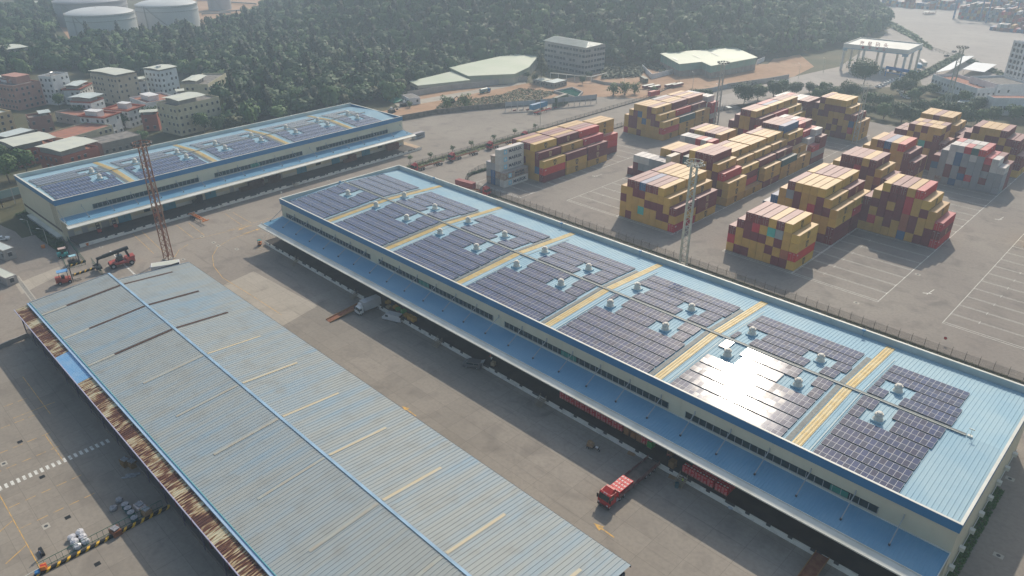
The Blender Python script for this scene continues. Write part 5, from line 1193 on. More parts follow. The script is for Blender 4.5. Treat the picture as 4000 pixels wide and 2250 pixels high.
for i, (a, b) in enumerate((((770,5),(1000,20)),((790,60),(900,55)),((860,52),(1010,40)),((180,105),(245,95)),((560,128),(620,135)))):
    p, q = at(*a), at(*b); m = MB(); m.bar((p.x,p.y,1.5),(q.x,q.y,1.5),0.9); m.bar((p.x,p.y,0),(p.x,p.y,2),0.5); m.bar((q.x,q.y,0),(q.x,q.y,2),0.5); tag(m.build('pipeline', TKL), 'pale pipe run on low supports near the tanks, %s from the top' % ORD[i], 'pipeline', 'pipe runs near the tanks')
struct(MB().flat(px_poly([(150,150),(225,95),(300,190),(540,140),(760,110),(1040,50),(1050,-60),(700,-60),(600,120),(240,60)]), 0.01).build('tank_terrace', G_DIRT))
# ---------------------------------------------------------------- green roofed sheds and the grey block
GR = mat('pale_green_roof', (0.50,0.56,0.42), 0.55, (0.56,0.60,0.47), 0.05); GRW = mat('green_sheet_wall', (0.20,0.36,0.29), 0.6, (0.25,0.38,0.31), 0.1); BLK = mat('block_wall', (0.33,0.30,0.26), 0.9, (0.26,0.23,0.20), 0.3)
def shed(label, tops, h, base=0.0, wall_split=0.45, upper=None, lower=None, group=None, opening=None):
    P = [at(px, py, hh) for px, py, hh in tops]; c = sum(P, Vector())/len(P); e = thing('green_roof_shed', label, 'shed', (c.x,c.y,base), 0, group)
    Q = [(p.x-c.x, p.y-c.y, p.z-base) for p in P]; n = len(Q)
    a = sum(Q[i][0]*Q[(i+1)%n][1]-Q[(i+1)%n][0]*Q[i][1] for i in range(n))
    if a < 0: Q = Q[::-1]
    m = MB(); m.add([(x*1.012,y*1.012,z) for x,y,z in Q]+[(x*1.012,y*1.012,z-0.3) for x,y,z in Q], [tuple(range(n))]+[(i,i+n,(i+1)%n+n,(i+1)%n) for i in range(n)]); m.build('roof', GR, e)
    ws = h*wall_split
    m = MB(); m.add([(x*0.985,y*0.985,z-0.25) for x,y,z in Q]+[(x*0.985,y*0.985,ws) for x,y,z in Q], [(i+n,(i+1)%n+n,(i+1)%n,i) for i in range(n)]); m.build('upper_wall', upper or GRW, e)
    m = MB(); m.add([(x*0.99,y*0.99,ws) for x,y,z in Q]+[(x*0.99,y*0.99,-1) for x,y,z in Q], [(i+n,(i+1)%n+n,(i+1)%n,i) for i in range(n)]); m.build('lower_wall', lower or BLK, e)
    m = MB()
    for i in range(n):
        p, q = Vector(Q[i]), Vector(Q[(i+1)%n]); k = int((q-p).length/6)
        for j in range(1, max(2, k)):
            t = p.lerp(q, j/max(2,k)); m.bar((t.x*0.995,t.y*0.995,0),(t.x*0.995,t.y*0.995,t.z-0.3),0.12)
    m.build('wall_posts', GREY, e)
    if opening: opening(e, c)
    return e
sg = shed('green sided shed with a folded pale roof below the hill, right one', [(2655,250,8),(2742,241,8),(2778,257,8),(2958,224,8),(2868,183,9),(2580,208,9)], 8, 0, 0.45)
m = MB()
for a, b in (((2630,226),(2648,236)),((2706,214),(2735,226)),((2775,203),(2806,218))):
    p, q = at(*a,8.95), at(*b,8.6); d = (q-p).normalized(); n_ = Vector((-d.y,d.x,0))*0.4; c = sg.location
    m.add([tuple(p-n_-c+Vector((0,0,.12))),tuple(q-n_-c+Vector((0,0,.12))),tuple(q+n_-c+Vector((0,0,.12))),tuple(p+n_-c+Vector((0,0,.12)))], [(0,1,2,3)])
m.build('rooflight', WHITE, sg)
def dark_gap(e, c): pass
shed('large pale green roof shed behind the earth strip, left one', [(1757,263,7),(1830,296,6),(2010,288,6),(2065,262,6.5),(2110,208,7.5),(1990,212,8)], 6.5, 0, 0.55, mat('cream_green_gable',(0.42,0.48,0.36),0.6), mat('cream_panel',(0.50,0.48,0.38),0.7))
shed('low lean shed with a pale green roof joined to the large green roof shed', [(1600,317,4.5),(1632,334,4.0),(1836,312,4.6),(1766,278,5.2),(1675,300,4.8)], 4.2, 0, 0.5, MATS['cream_panel'], DGREY)
# grey block
gb = house('grey_block','five storey grey concrete block with a ridged tin roof, under the hill','block', (2287,186), (2128,160), (2350,170), 17.5, 'concrete', 5, 'tinb', None, seed=40, wpx=(2.2,1.6), skip=0.05, group=None)
f, l, r = at(2287,186,17.5), at(2128,158,17.5), at(2350,170,17.5); b_ = l+(r-f)
m = MB(); c = (f+b_)/2; Q = [((p-c)*1.06+c) for p in (f,r,b_,l)]; e1 = (Q[0]+Q[1])/2; e2 = (Q[2]+Q[3])/2; up = Vector((0,0,1.8))
pts = [p-gb.location for p in Q]+[e1*0.85+e2*0.15+up-gb.location, e1*0.05+e2*0.95+up-gb.location]; Ri = Matrix.Rotation(-gb.rotation_euler.z,4,'Z')
m.add([Ri @ p for p in pts], [(0,1,4),(1,2,5,4),(2,3,5),(3,0,4,5)]); m.f += [fc[::-1] for fc in m.f]; m.m += [0]*4
m.build('tin_roof', TINB, gb)
p = at(2130,300); q = at(2360,300)
m = MB(); a = at(2150,285,3.4); b = at(2310,300,3.4); d = at(2370,285,3.4)
for P0, P1 in ((a,b),(b,d)): m.bar(P0, P1, 0.35)
for k in range(6): t = a.lerp(b, k/5); m.bar((t.x,t.y,0),tuple(t),0.2)
tag(m.build('porch_frame', WTRIM), 'white rimmed porch along the foot of the grey block', 'porch')
# low hut with a patched roof, white boxes
house('low_hut','low block hut with a patched blue and grey roof in front of the grey block','hut', (2165,325), (2135,316), (2215,312), 3.2, 'grey', 1, 'tinb', None, parapet=0.1, seed=41, group=None)
house('low_hut','small low hut with a pale green roof beside the patched hut','hut', (2120,318), (2090,308), (2160,310), 3.0, 'grey', 1, 'tin', None, parapet=0.1, seed=42, group=None)
house('site_hut','white boxy site hut with a flat grey roof by the green net','hut', (1598,385), (1568,370), (1632,375), 3.6, 'white', 1, 'slab', None, parapet=0.1, seed=43, group=None)
house('site_office','grey white hut at the left edge by the orange drain channel','hut', (10,980), (-60,950), (28,955), 3.5, 'concrete', 1, 'tinb', None, parapet=0.1, seed=44, group=None)
house('site_office','pale container shaped hut with a yellowish roof at the left edge','hut', (20,1088), (-60,1050), (30,1068), 2.6, 'concrete', 1, 'tin', None, parapet=0.1, seed=45, group=None)
house('site_office','white booth at the foot of the rusty crawler mast','booth', (590,1028), (612,1060-20), (700,1012), 2.6, 'white', 1, 'tin', None, parapet=0.05, seed=46, group=None)
q = at(1535,395); m = MB(); rr = random.Random(3); gv = []
for j in range(7):
    for i in range(9): gv.append((q.x-6+i*1.4,q.y-3+j*1.3,2.2*math.sin(math.pi*min(1,max(0,(i+0.5)/9)))*math.sin(math.pi*(j+0.5)/7)+rr.uniform(-.15,.25)))
m.add(gv, [(j*9+i,j*9+i+1,(j+1)*9+i+1,(j+1)*9+i) for j in range(6) for i in range(8)]); tag(m.build('net_cover', mat('green_net',(0.01,0.22,0.14),0.6)), 'dark green net thrown over a heap by the site hut', 'net')
# ---------------------------------------------------------------- gate canopy
e = thing('gate_canopy', 'white and blue canopy gate on tall columns with red characters on its edge', 'gate canopy', (0,0,0))
Hg = 17.0; A = at(3298,170,Hg); B = at(3548,196,Hg); Cc = at(3606,170,Hg); D = at(3365,146,Hg)
GW = mat('gate_white', (0.66,0.66,0.62), 0.6, (0.58,0.58,0.54), 0.1); GB = mat('gate_blue_grey', (0.30,0.42,0.50), 0.6)
m = MB(); m.prism([tuple(x[:2]) for x in (A,B,Cc,D)], Hg-1.0, Hg-0.6); m.build('roof_slab', GW, e)
m = MB()
def wallseg(m, p, q, z0, z1, t=0.4, mi=0):
    d = (q-p).normalized(); n_ = Vector((-d.y,d.x,0))*t/2; m.prism([tuple((p-n_)[:2]),tuple((q-n_)[:2]),tuple((q+n_)[:2]),tuple((p+n_)[:2])], z0, z1, mi)
for P0, P1 in ((A,B),(B,Cc),(Cc,D),(D,A)): wallseg(m, P0, P1, Hg-2.4, Hg+0.1)
m.build('edge_beam', GW, e)
m = MB()
for P0, P1 in ((A,B),(B,Cc),(Cc,D),(D,A)):
    wallseg(m, P0, P1, Hg-2.9, Hg-2.4, 0.6)
    for t in (0.0,0.93): wallseg(m, P0.lerp(P1,t), P0.lerp(P1,t+0.07), Hg-4.2, Hg-2.9, 0.6)
m.build('lower_beam', GB, e)
for P0 in (A,B,Cc,D,A.lerp(D,.5),B.lerp(Cc,.5),A.lerp(B,.33),A.lerp(B,.66),D.lerp(Cc,.33),D.lerp(Cc,.66)):
    p = P0.lerp((A+Cc)/2, 0.04); MB().box(p.x-0.6,p.y-0.6,0,p.x+0.6,p.y+0.6,Hg-1.0).build('column', GW, e)
RCH = mat('red_characters', (0.50,0.08,0.10), 0.6); dAB = (B-A).normalized(); az = math.atan2(dAB.y, dAB.x)
for i, ch in enumerate('海星码头'):
    p = A.lerp(B, 0.28+0.125*i); o = obj('lettering', text_mesh(ch, 2.9, RCH, 0.03), e); o.location = (p.x,p.y,Hg+0.3); o.rotation_euler = (R(90),0,az)
for i, ch in enumerate('中港口'):
    p = A.lerp(B, 0.42+0.11*i)-Vector((dAB.y,-dAB.x,0))*-0.25; o = obj('lettering', text_mesh(ch, 1.6, RCH, 0.02), e); o.location = (p.x,p.y,Hg-1.8); o.rotation_euler = (R(90),0,az)
p = A.lerp(B, 0.31)-Vector((dAB.y,-dAB.x,0))*-0.3; m = MB(); m.lathe([(0.8,-0.02),(0.8,0.02),(0.5,0.03),(0.5,-0.03)], 14, (0,0), 0, 'y'); o = m.build('emblem', RCH, e); o.location = (p.x,p.y,Hg-1.2); o.rotation_euler = (0,0,az)
nA = Vector((-dAB.y,dAB.x,0))
for i in range(7):
    p = A.lerp(B, 0.14+0.12*i)+nA*12; bth = thing('toll_booth', 'small dark toll booth under the gate canopy, %s from left' % ORD[i], 'booth', (p.x,p.y,0), az, 'toll booths under the gate')
    MB().box(-0.8,-2,0,0.8,2,1.1).build('base', GW, bth); MB().box(-0.75,-1.9,1.1,0.75,1.9,2.5).build('glazing', GLASSD, bth); MB().box(-1,-2.3,2.5,1,2.3,2.75).build('roof', GB, bth)
a, b = at(3462,262,5.5), at(3585,283,5.5); m = MB(); wallseg(m, a, b, 4.4, 6.2, 0.8)
for t in (0.02,0.5,0.98): p = a.lerp(b,t); m.box(p.x-0.25,p.y-0.25,0,p.x+0.25,p.y+0.25,4.4)
m.bar(tuple(a-Vector((0,0,3))),tuple(b-Vector((0,0,3))),0.3); tag(m.build('blue_height_gantry', mat('gantry_blue',(0.04,0.20,0.50),0.5)), 'bright blue height gantry across the lane in front of the gate canopy', 'gantry')
# ---------------------------------------------------------------- office buildings right
of = house('office_tower','white ribbed office tower cut by the right edge','office tower', (3965,158), (3935,150), (4120,190), 26, 'white', 8, 'slab', None, seed=50, wpx=(1.6,1.8), skip=0.0, group=None)
m = MB()
for k in range(12): m.box(k*3.2-0.2,-0.55,0,k*3.2+0.2,-0.05,26.4)
m.build('wall_ribs', PM['white'], of)
house('office_wing','low white office wing with a pink terrace behind the hedge trees','office', (3820,345), (3645,290), (3910,340), 9, 'white', 2, 'terra', None, parapet=1.6, seed=51, skip=0.1, group=None)
house('office_wing','white lower hall with three windows right of the dark trees','office', (3885,382), (3860,370), (4080,384), 9, 'white', 1, 'terra', None, parapet=0.5, seed=52, wpx=(1.8,2.0), skip=0.4, group=None)
house('office_wing','planted flat roof wing between the office tower and the low wing','office', (3900,330), (3790,297), (4050,330), 11, 'white', 2, 'slab', None, parapet=1.2, seed=53, skip=0.5, group=None)
for lab, pts in (('long white carport roof beyond the low office wing', ((3655,283),(3715,272),(3805,219),(3765,219))),('double white carport roof beside the office tower', ((3760,270),(3845,282),(3893,252),(3810,243)))):
    P = [at(*p, 3.5) for p in pts]; c = sum(P, Vector())/4; e = thing('carport', lab, 'carport', (c.x,c.y,0), 0, 'white carports by the offices'); m = MB(); m.prism([(p.x-c.x,p.y-c.y) for p in P], 3.4, 3.6); m.build('roof', mat('carport_white',(0.72,0.74,0.76),0.4), e)
    for p in P: MB().bar(((p.x-c.x)*.9,(p.y-c.y)*.9,0),((p.x-c.x)*.9,(p.y-c.y)*.9,3.4),0.12).build('post', GREY, e)
a, b = at(3740,415), at(4100,470); e = thing('storage_row', 'long low shed with a ribbed blue grey roof behind the last stacks', 'shed', (a.x,a.y,0), math.atan2((b-a).y,(b-a).x)); L_ = (b-a).length; m = MB(); m.ribs(0,L_,[(-3,2.9),(3,3.2)],1.5,0.12,0.2); m.build('roof', mat('blue_grey_roof',(0.33,0.42,0.48),0.5), e); MB().box(0.2,-2.8,0,L_-0.2,2.8,2.9).build('wall', PM['concrete'], e)
# ---------------------------------------------------------------- port stacks and machines far off
PORTM = MB(); rp = random.Random(5)
def far_block(px, py, rows, cols, tmax, rz=0.0):
    q = at(px, py)
    for i in range(cols):
        for j in range(rows):
            for t in range(rp.randint(max(1,tmax-3), tmax)):
                stuff_box(PORTM, q.x+i*2.6, q.y+j*12.9, t*2.8, 12.2, 2.8, rp.choice('MMOYGBWRKGBBMU'))
for a in ((3445,22,1,20,4),(3600,30,2,12,4),(3640,12,2,10,4),(3745,72,2,16,5),(3770,40,3,22,5),(3870,118,1,18,3),(3905,95,2,16,5),(3960,110,2,12,5),(3855,50,3,20,5),(3700,-5,3,26,5),(3560,-20,2,20,4),(3900,20,3,24,5)): far_block(*a)
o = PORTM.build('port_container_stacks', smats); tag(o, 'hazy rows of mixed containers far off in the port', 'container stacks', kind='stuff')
a = at(3608,58); e = thing('low_loader_rack', 'dark open frame trailer rack standing alone on the port apron', 'rack', (a.x,a.y,0), R(65)); m = MB(); m.box(0,-1.5,0.6,14,1.5,1.2,0); m.box(0,-1.5,2.8,14,1.5,3.1,1)
for x in (0.1,4.5,9,13.8):
    for s in (-1.4,1.4): m.bar((x,s,1),(x,s,3),0.15)
m.build('frame', [mat('dark_red_frame',(0.15,0.05,0.05),0.7), WTRIM], e)
for i, (px, py, hz) in enumerate([(3722,75,26),(3850,90,24),(3820,30,26)]):
    a = at(px,py); e = thing('yard_crane', 'blue gantry crane in the hazy port, %s from left' % ('first','third','second')[i], 'gantry crane', (a.x,a.y,0), R(10), 'blue gantry cranes in the port'); PB = mat('crane_blue',(0.04,0.14,0.30),0.5)
    m = MB()
    for x in (0,22):
        for y in (0,8): m.bar((x,y,0),(x,y,hz-3),0.7)
        m.bar((x,0,3),(x,8,3),0.6); m.bar((x,0,hz-3),(x,8,hz-3),0.6)
    m.build('legs', PB, e); m = MB(); m.bar((-4,1,hz-2),(26,1,hz-2),0.8); m.bar((-4,7,hz-2),(26,7,hz-2),0.8); m.build('girder', PB, e); MB().box(8,1,hz-4,12,7,hz-1).build('trolley', GW, e)
# ---------------------------------------------------------------- light masts
GALV = mat('galvanised_pale', (0.52,0.53,0.47), 0.5, (0.42,0.43,0.38), 0.8); RMAST = mat('rusty_mast_red', (0.30,0.11,0.07), 0.75, (0.42,0.24,0.15), 0.9)
def mast(label, x, y, H, mt, w0=1.25, w1=0.6, head='ring', group='lattice light masts'):
    e = thing('light_mast', label, 'light mast', (x,y,0), R(20), group); m = MB(); n = int(H/1.7)
    def cor(z): w_ = w0+(w1-w0)*z/H; return [(s*w_, t*w_, z) for s, t in ((-1,-1),(1,-1),(1,1),(-1,1))]
    for a, b in zip(cor(0), cor(H)): m.bar(a, b, 0.20, 4)
    for k in range(n):
        c0, c1 = cor(H*k/n), cor(H*(k+1)/n)
        for i in range(4):
            j = (i+1)%4; m.bar(c0[i], c1[j], 0.09, 3)
            if k % 2: m.bar(c0[i], c0[j], 0.07, 3)
    m.build('lattice', mt, e)
    m = MB(); r_ = 2.3; N_ = 12
    ring = [(r_*math.cos(2*math.pi*i/N_), r_*math.sin(2*math.pi*i/N_)) for i in range(N_)]
    for z in (H+0.1, H+1.1):
        for i in range(N_): m.bar((*ring[i],z),(*ring[(i+1)%N_],z),0.07,4)
    for i in range(N_): m.bar((*ring[i],H+0.1),(*ring[i],H+1.1),0.05,4); m.bar((0,0,H+0.1),(*ring[i],H+0.1),0.05,4)
    m.bar((0,0,H),(0,0,H+1.9),0.14); m.build('head_ring', mt, e)
    for i in range(0, N_, 1 if head == 'lamps' else 2):
        a = 2*math.pi*i/N_; o = MB().cbox((0,0,0),(0.45,0.75,0.5)).build('floodlight', DGREY if head == 'lamps' else mt, e); o.location = (r_*1.15*math.cos(a), r_*1.15*math.sin(a), H+(0.9 if head == 'lamps' else 0.2)); o.rotation_euler = (0,0.5,a)
    MB().box(-w0-0.4,-w0-0.4,0,w0+0.4,w0+0.4,0.3).build('footing', covm, e); return e
q = at(655,1040); mast('rusty red lattice light mast with dark floodlights, left of the old shed', -99.5,-125.6,35.5, RMAST, 0.95, 0.75, 'lamps')
mast('pale lattice light mast standing at the fence in front of the nearest stacks', 15.6,-18.6,31.2, GALV, 1.0, 0.8)
mast('pale lattice light mast beyond the yard, before the right green roofed shed', -62.3,131.7,29.0, GALV, 1.0, 0.75, 'lamps')
mast('slim lattice light mast at the right end of the broad stack before the dark trees', 0.6,146.2,25.5, GALV, 0.9, 0.7)
mast('hazy lattice light mast rising among the dark trees by the offices', 11.3,238,32.0, GALV, 1.1, 0.8, 'lamps')
def lamp_post(label, x, y, H, arm=1.6, ang=0.0, group='street lamps', sc=1):
    e = thing('lamp_post', label, 'street lamp', (x,y,0), ang, group); MB().bar((0,0,0),(0,0,H),0.13,8,0,0.07).build('pole', GALV, e)
    m = MB(); m.bar((0,0,H),(arm,0,H+0.25),0.05); m.build('arm', GALV, e); m = MB(); m.cbox((arm+0.4,0,H+0.28),(1.0,0.35,0.12)); m.build('lamp_head', WHITE, e); return e
lamp_post('tall slim white pole on the far apron with small lamps at its top', -123.8,69.5,22.5,0.8,R(200),None)
lamp_post('street lamp in the shrub bed, nearer to the striped barriers', -138.0,-148.2,5.2,1.6,R(215),'lamps in the shrub bed'); lamp_post('street lamp in the shrub bed, middle one by the far warehouse', -150.5,-149.5,5.2,1.6,R(215),'lamps in the shrub bed')
for i, (px, py) in enumerate([(3215,285),(3118,308),(2818-20,395),(2435,372),(2705,345)]):
    q = at(px,py); lamp_post('thin street lamp along the far road, %s' % ('nearest the gate','second from the gate','behind the yard mast','by the round bushes on the earth strip','beside the hazy thin tower')[i], q.x, q.y, 9, 1.5, R(150), 'lamps along the far road')
for i, (px, py) in enumerate([(1120,1040),(1160,1060)]): pass
# ---------------------------------------------------------------- fences and walls
WIRE = bpy.data.materials.new('wire_mesh'); WIRE.use_nodes = True
n_ = WIRE.node_tree.nodes; l_ = WIRE.node_tree.links; b_ = n_['Principled BSDF']; b_.inputs['Base Color'].default_value = (0.10,0.09,0.08,1)
tc = n_.new('ShaderNodeTexCoord').outputs['UV']; sp = n_.new('ShaderNodeSeparateXYZ'); l_.new(tc, sp.inputs[0])
def _ln(o_, per, wd):
    d = n_.new('ShaderNodeMath'); d.operation = 'DIVIDE'; d.inputs[1].default_value = per; l_.new(o_, d.inputs[0]); f_ = n_.new('ShaderNodeMath'); f_.operation = 'FRACT'; l_.new(d.outputs[0], f_.inputs[0])
    g_ = n_.new('ShaderNodeMath'); g_.operation = 'LESS_THAN'; g_.inputs[1].default_value = wd; l_.new(f_.outputs[0], g_.inputs[0]); return g_.outputs[0]
mxn = n_.new('ShaderNodeMath'); mxn.operation = 'MAXIMUM'; l_.new(_ln(sp.outputs[0],0.12,0.16), mxn.inputs[0]); l_.new(_ln(sp.outputs[1],0.12,0.16), mxn.inputs[1]); l_.new(mxn.outputs[0], b_.inputs['Alpha'])
def fence(name, label, pts, H=2.2, step=3.0, post=DGREY, crank=True, kerb=True, wire=True, cat='fence', pr=0.07):
    P = [Vector(p) for p in pts]; e = thing(name, label, cat, (P[0].x,P[0].y,0)); o = P[0].copy(); pm = MB(); wm = MB(); kb = MB(); count = 0; plist = []
    for a, b in zip(P, P[1:]):
        d = b-a; n = max(1, round(d.length/step)); dn = d.normalized(); nn = Vector((-dn.y,dn.x,0))
        for i in range(n+1):
            q = a.lerp(b, i/n)-o; plist.append(q)
        i0 = len(wm.v); L_ = d.length
        qa, qb = a-o, b-o
        wm.add([(qa.x,qa.y,0.3),(qb.x,qb.y,0.3),(qb.x,qb.y,H),(qa.x,qa.y,H)], [(0,1,2,3)]); wm.uv[len(wm.f)-1] = [(0,0),(L_,0),(L_,H),(0,H)]
        if kerb: kb.add([tuple(qa-nn*.2),tuple(qb-nn*.2),tuple(qb+nn*.2),tuple(qa+nn*.2)]+[tuple(v+Vector((0,0,0.35))) for v in (qa-nn*.2,qb-nn*.2,qb+nn*.2,qa+nn*.2)], [(4,5,6,7),(0,1,5,4),(2,3,7,6),(1,2,6,5),(3,0,4,7)])
        if name != 'x':
            pm2 = MB(); pm2.bar((qa.x,qa.y,H),(qb.x,qb.y,H),0.025,3); pm2.bar((qa.x,qa.y,H*0.5),(qb.x,qb.y,H*0.5),0.02,3); wm.add([Vector(v) for v in pm2.v], pm2.f)
    mm = MB(); mm.bar((0,0,0),(0,0,H),pr,4)
    if crank: mm.bar((0,0,H),(0.0,0.35,H+0.45),pr*0.8,4)
    pme = mm.mesh('post', post)
    for q in plist[:100]: obj('post', pme, e, (q.x,q.y,0))
    if len(plist) > 100:
        pp = MB()
        for q in plist[100:]: pp.add([(v[0]+q.x,v[1]+q.y,v[2]) for v in mm.v], mm.f)
        o2 = pp.build('posts', post, e); o2['kind'] = 'stuff'
    wm.build('wire', WIRE, e)
    if kerb: kb.build('kerb', mat('dark_kerb',(0.10,0.085,0.07),0.9,(0.06,0.06,0.04),0.8), e)
    return e
FP = mat('brown_fence_post', (0.11,0.09,0.075), 0.8)
fence('wire_fence', 'long wire fence on cranked brown posts between the solar roof and the container yard', [(-90.5,-9,0),(-86,-14.8,0),(-80,-16.6,0),(-22,-16.9,0),(150,-18.2,0)], 2.3, 3.0, FP)
fence('wire_fence', 'green wire fence along the yard road behind the white containers', [(-90.5,-9,0),(-93.5,-1,0),(-93.3,14,0),(-93.2,64,0),(-92.5,150,0)], 2.3, 3.4, mat('dark_green_post',(0.03,0.09,0.06),0.7), False)
fence('wire_fence', 'dark fence along the young trees between the far apron and the yard road', [(-117.5,-18,0),(-117.2,40,0),(-118.8,150,0),(-128,200,0)], 2.0, 3.6, mat('green_grey_post',(0.06,0.10,0.08),0.7), False, True)
fence('wire_fence', 'hazy green fence beside the road to the port', [tuple(at(*p)) for p in ((3430,70),(3560,140),(3640,195),(3750,235),(3930,300))], 2.5, 6, GREENP, False, False)
fence('wire_fence', 'low fence by the gate road in front of the offices', [tuple(at(*p)) for p in ((3480,345),(3600,290),(3720,225),(3760,205))], 1.8, 4, DGREY, False, False)
def wall(name, label, pts, H, mt, t=0.3, cat='wall', posts=0, z0=-0.5, coping=None, group=None):
    P = [Vector(p) for p in pts]; o = P[0].copy(); o.z = 0; e = thing(name, label, cat, tuple(o), 0, group); m = MB(); pm = MB()
    for a, b in zip(P, P[1:]):
        wallseg(m, a-o, b-o, z0, H, t)
        if posts:
            n = max(1, int((b-a).length/posts))
            for i in range(n+1): q = a.lerp(b,i/n)-o; MB().box(q.x-.12,q.y-.12,0,q.x+.12,q.y+.12,H+0.15).build('post', GREY, e)
    m.build('panel', mt, e)
    return e
STW = mat('stone_retaining_wall', (0.20,0.18,0.15), 0.95, (0.12,0.11,0.09), 0.5, bump=0.6); HOARD = mat('grey_hoarding', (0.40,0.43,0.45), 0.6, (0.33,0.36,0.38), 0.3)
wall('retaining_wall', 'grey stone retaining wall along the back of the far apron', [tuple(at(*p)) for p in ((1560,472),(1700,447),(1850,430),(2000,417),(2180,400),(2330,388))], 2.6, STW, 0.5)
wall('hoarding', 'grey sheet hoarding on the wall beyond the far apron', [tuple(at(*p,2.6)) for p in ((1975,416),(2090,409))], 5.0, HOARD, 0.1, 'hoarding', 3.0, 2.6); wall('hoarding', 'long grey sheet hoarding in front of the green water pit', [tuple(at(*p,2.6)) for p in ((2112,407),(2200,398),(2330,386))], 5.0, HOARD, 0.1, 'hoarding', 3.0, 2.6)
wall('hoarding', 'grey sheet hoarding along the far road right of the scrap bodies', [tuple(at(*p)) for p in ((2640,378),(2780,360),(2840,345))], 2.6, HOARD, 0.1, 'hoarding', 3.0)
wall('boundary_wall', 'plain grey wall climbing to the right behind the far road', [tuple(at(*p)) for p in ((2840,345),(3000,322),(3080,308))], 2.8, PM['concrete'], 0.3)
wall('boundary_wall', 'white wall piece by the road near the gate', [tuple(at(*p)) for p in ((3020,334),(3080,326))], 2.6, PM['white'], 0.3)
wall('boundary_wall', 'long grey wall behind the earth strip under the pale green roofs', [tuple(at(*p)) for p in ((1560,385),(1640,372),(1760,352),(1900,338),(2000,320),(2060,318))], 3.2, PM['concrete'], 0.3)
wall('boundary_wall', 'zigzag white wall left of the green sided shed', [tuple(at(*p)) for p in ((2508,270),(2545,308),(2560,305),(2640,285))], 3.0, PM['white'], 0.3)
wall('boundary_wall', 'white wall right of the green sided shed', [tuple(at(*p)) for p in ((2955,252),(2985,238))], 3.0, PM['white'], 0.3)
wall('boundary_wall', 'turquoise topped wall at the foot of the hill', [tuple(at(*p,1)) for p in ((2345,240),(2400,228),(2570,208))], 3.0, mat('turq_wall',(0.25,0.45,0.40),0.7), 0.3)
wall('boundary_wall', 'curved low wall in the earth strip by the grey block', [tuple(at(*p)) for p in ((2310,318),(2360,330),(2440,338))], 1.6, PM['concrete'], 0.3)
wall('stone_wall', 'dark stone wall at the left edge beside the parked cars', [tuple(at(*p)) for p in ((-80,805),(0,790),(110,762),(105,745))], 3.2, STW, 0.6); wall('hoarding', 'teal grey hoarding above the stone wall at the left edge', [tuple(at(*p,3.2)) for p in ((-80,800),(0,778),(100,752))], 6.0, mat('teal_grey_hoard',(0.22,0.32,0.33),0.7), 0.15, 'hoarding', 3.0, 3.2)
wall('ramp_wall', 'low pale concrete ramp wall crossing under the rusty awning', [(-66.5,-196,0),(-77.5,-176,0),(-79,-169.8,0)], 1.1, PM['concrete'], 0.35)
# water pit
P = [at(*p) for p in ((2165,362),(2255,388),(2275,366),(2235,348))]; c = sum(P, Vector())/4; e = thing('water_pit', 'small concrete rimmed pit of dark green water on the earth strip', 'water pit', (c.x,c.y,0)); m = MB()
for a, b in zip(P, P[1:]+P[:1]): wallseg(m, a-c, b-c, 0, 1.3, 0.8)
m.build('rim', PM['concrete'], e); MB().flat([tuple((p-c)[:2]) for p in P], 0.5).build('water', mat('green_water',(0.01,0.10,0.07),0.05), e)
# ---------------------------------------------------------------- small things in the yards
def striped(label, p, q, zs=0.45, group='striped barriers'):
    a, b = Vector(p), Vector(q); d = b-a; e = thing('striped_barrier', label, 'barrier', tuple(a), math.atan2(d.y,d.x), group); L_ = d.length; m = MB(); k = 0; x = 0
    MB().box(0,-0.25,0,L_,0.25,zs).build('beam', DARK, e); m = MB()
    while x < L_-0.6: m.add([(x,-0.262,0.02),(x+0.5,-0.262,0.02),(x+0.85,-0.262,zs),(x+0.35,-0.262,zs)], [(0,1,2,3)]); m.add([(x+.35,-0.25,zs+.01),(x+0.85,-0.25,zs+.01),(x+1.1,0.25,zs+.01),(x+0.6,0.25,zs+.01)], [(0,1,2,3)]); x += 1.5
    m.build('stripes', HAZY, e); return e
striped('long striped kerb barrier crossing the lane towards the old shed', (5.5,-191.5,0), (5.5,-169.9,0))
striped('striped barrier near the large red forklift', tuple(at(285,1078)), tuple(at(370,1050)), 0.5); striped('striped barrier in front of the small pale roofed forklift', tuple(at(272,1042)), tuple(at(335,1022)), 0.5)
def rail(label, pts, H=1.1, mt=GREENP, name='green_railing', group=None):
    P = [Vector(p) for p in pts]; o = P[0].copy(); e = thing(name, label, 'railing', tuple(o), 0, group); m = MB()
    for a, b in zip(P, P[1:]):
        for h in (0.2,H): m.bar(tuple(a-o+Vector((0,0,h))),tuple(b-o+Vector((0,0,h))),0.05)
        n = max(1,int((b-a).length/0.9))
        for i in range(n+1): q = a.lerp(b,i/n)-o; m.bar((q.x,q.y,0),(q.x,q.y,H),0.035)
    m.build('rails', mt, e); return e
rail('dark green railing running down from the far dock beside the crossing stripes', [tuple(at(*p)) for p in ((262,935),(290,975),(335,1030))], 1.6)
rail('dark green railing between the crossing and the old shed', [tuple(at(*p)) for p in ((360,1025),(380,1050),(405,1080))], 1.6)
rail('dark green railing around the small garden plot', [tuple(at(*p)) for p in ((240,1000),(262,1052),(335,1035))], 1.4)
rail('green railing behind the striped barrier among the plastic bags', [(4.4,-190.5,0),(4.4,-170.5,0)], 1.5)
rail('thin pale railing at the open left end of the long dock', [(-90,-99.2,0),(-90,-93,0)], 2.3, WTRIM, 'dock_railing')
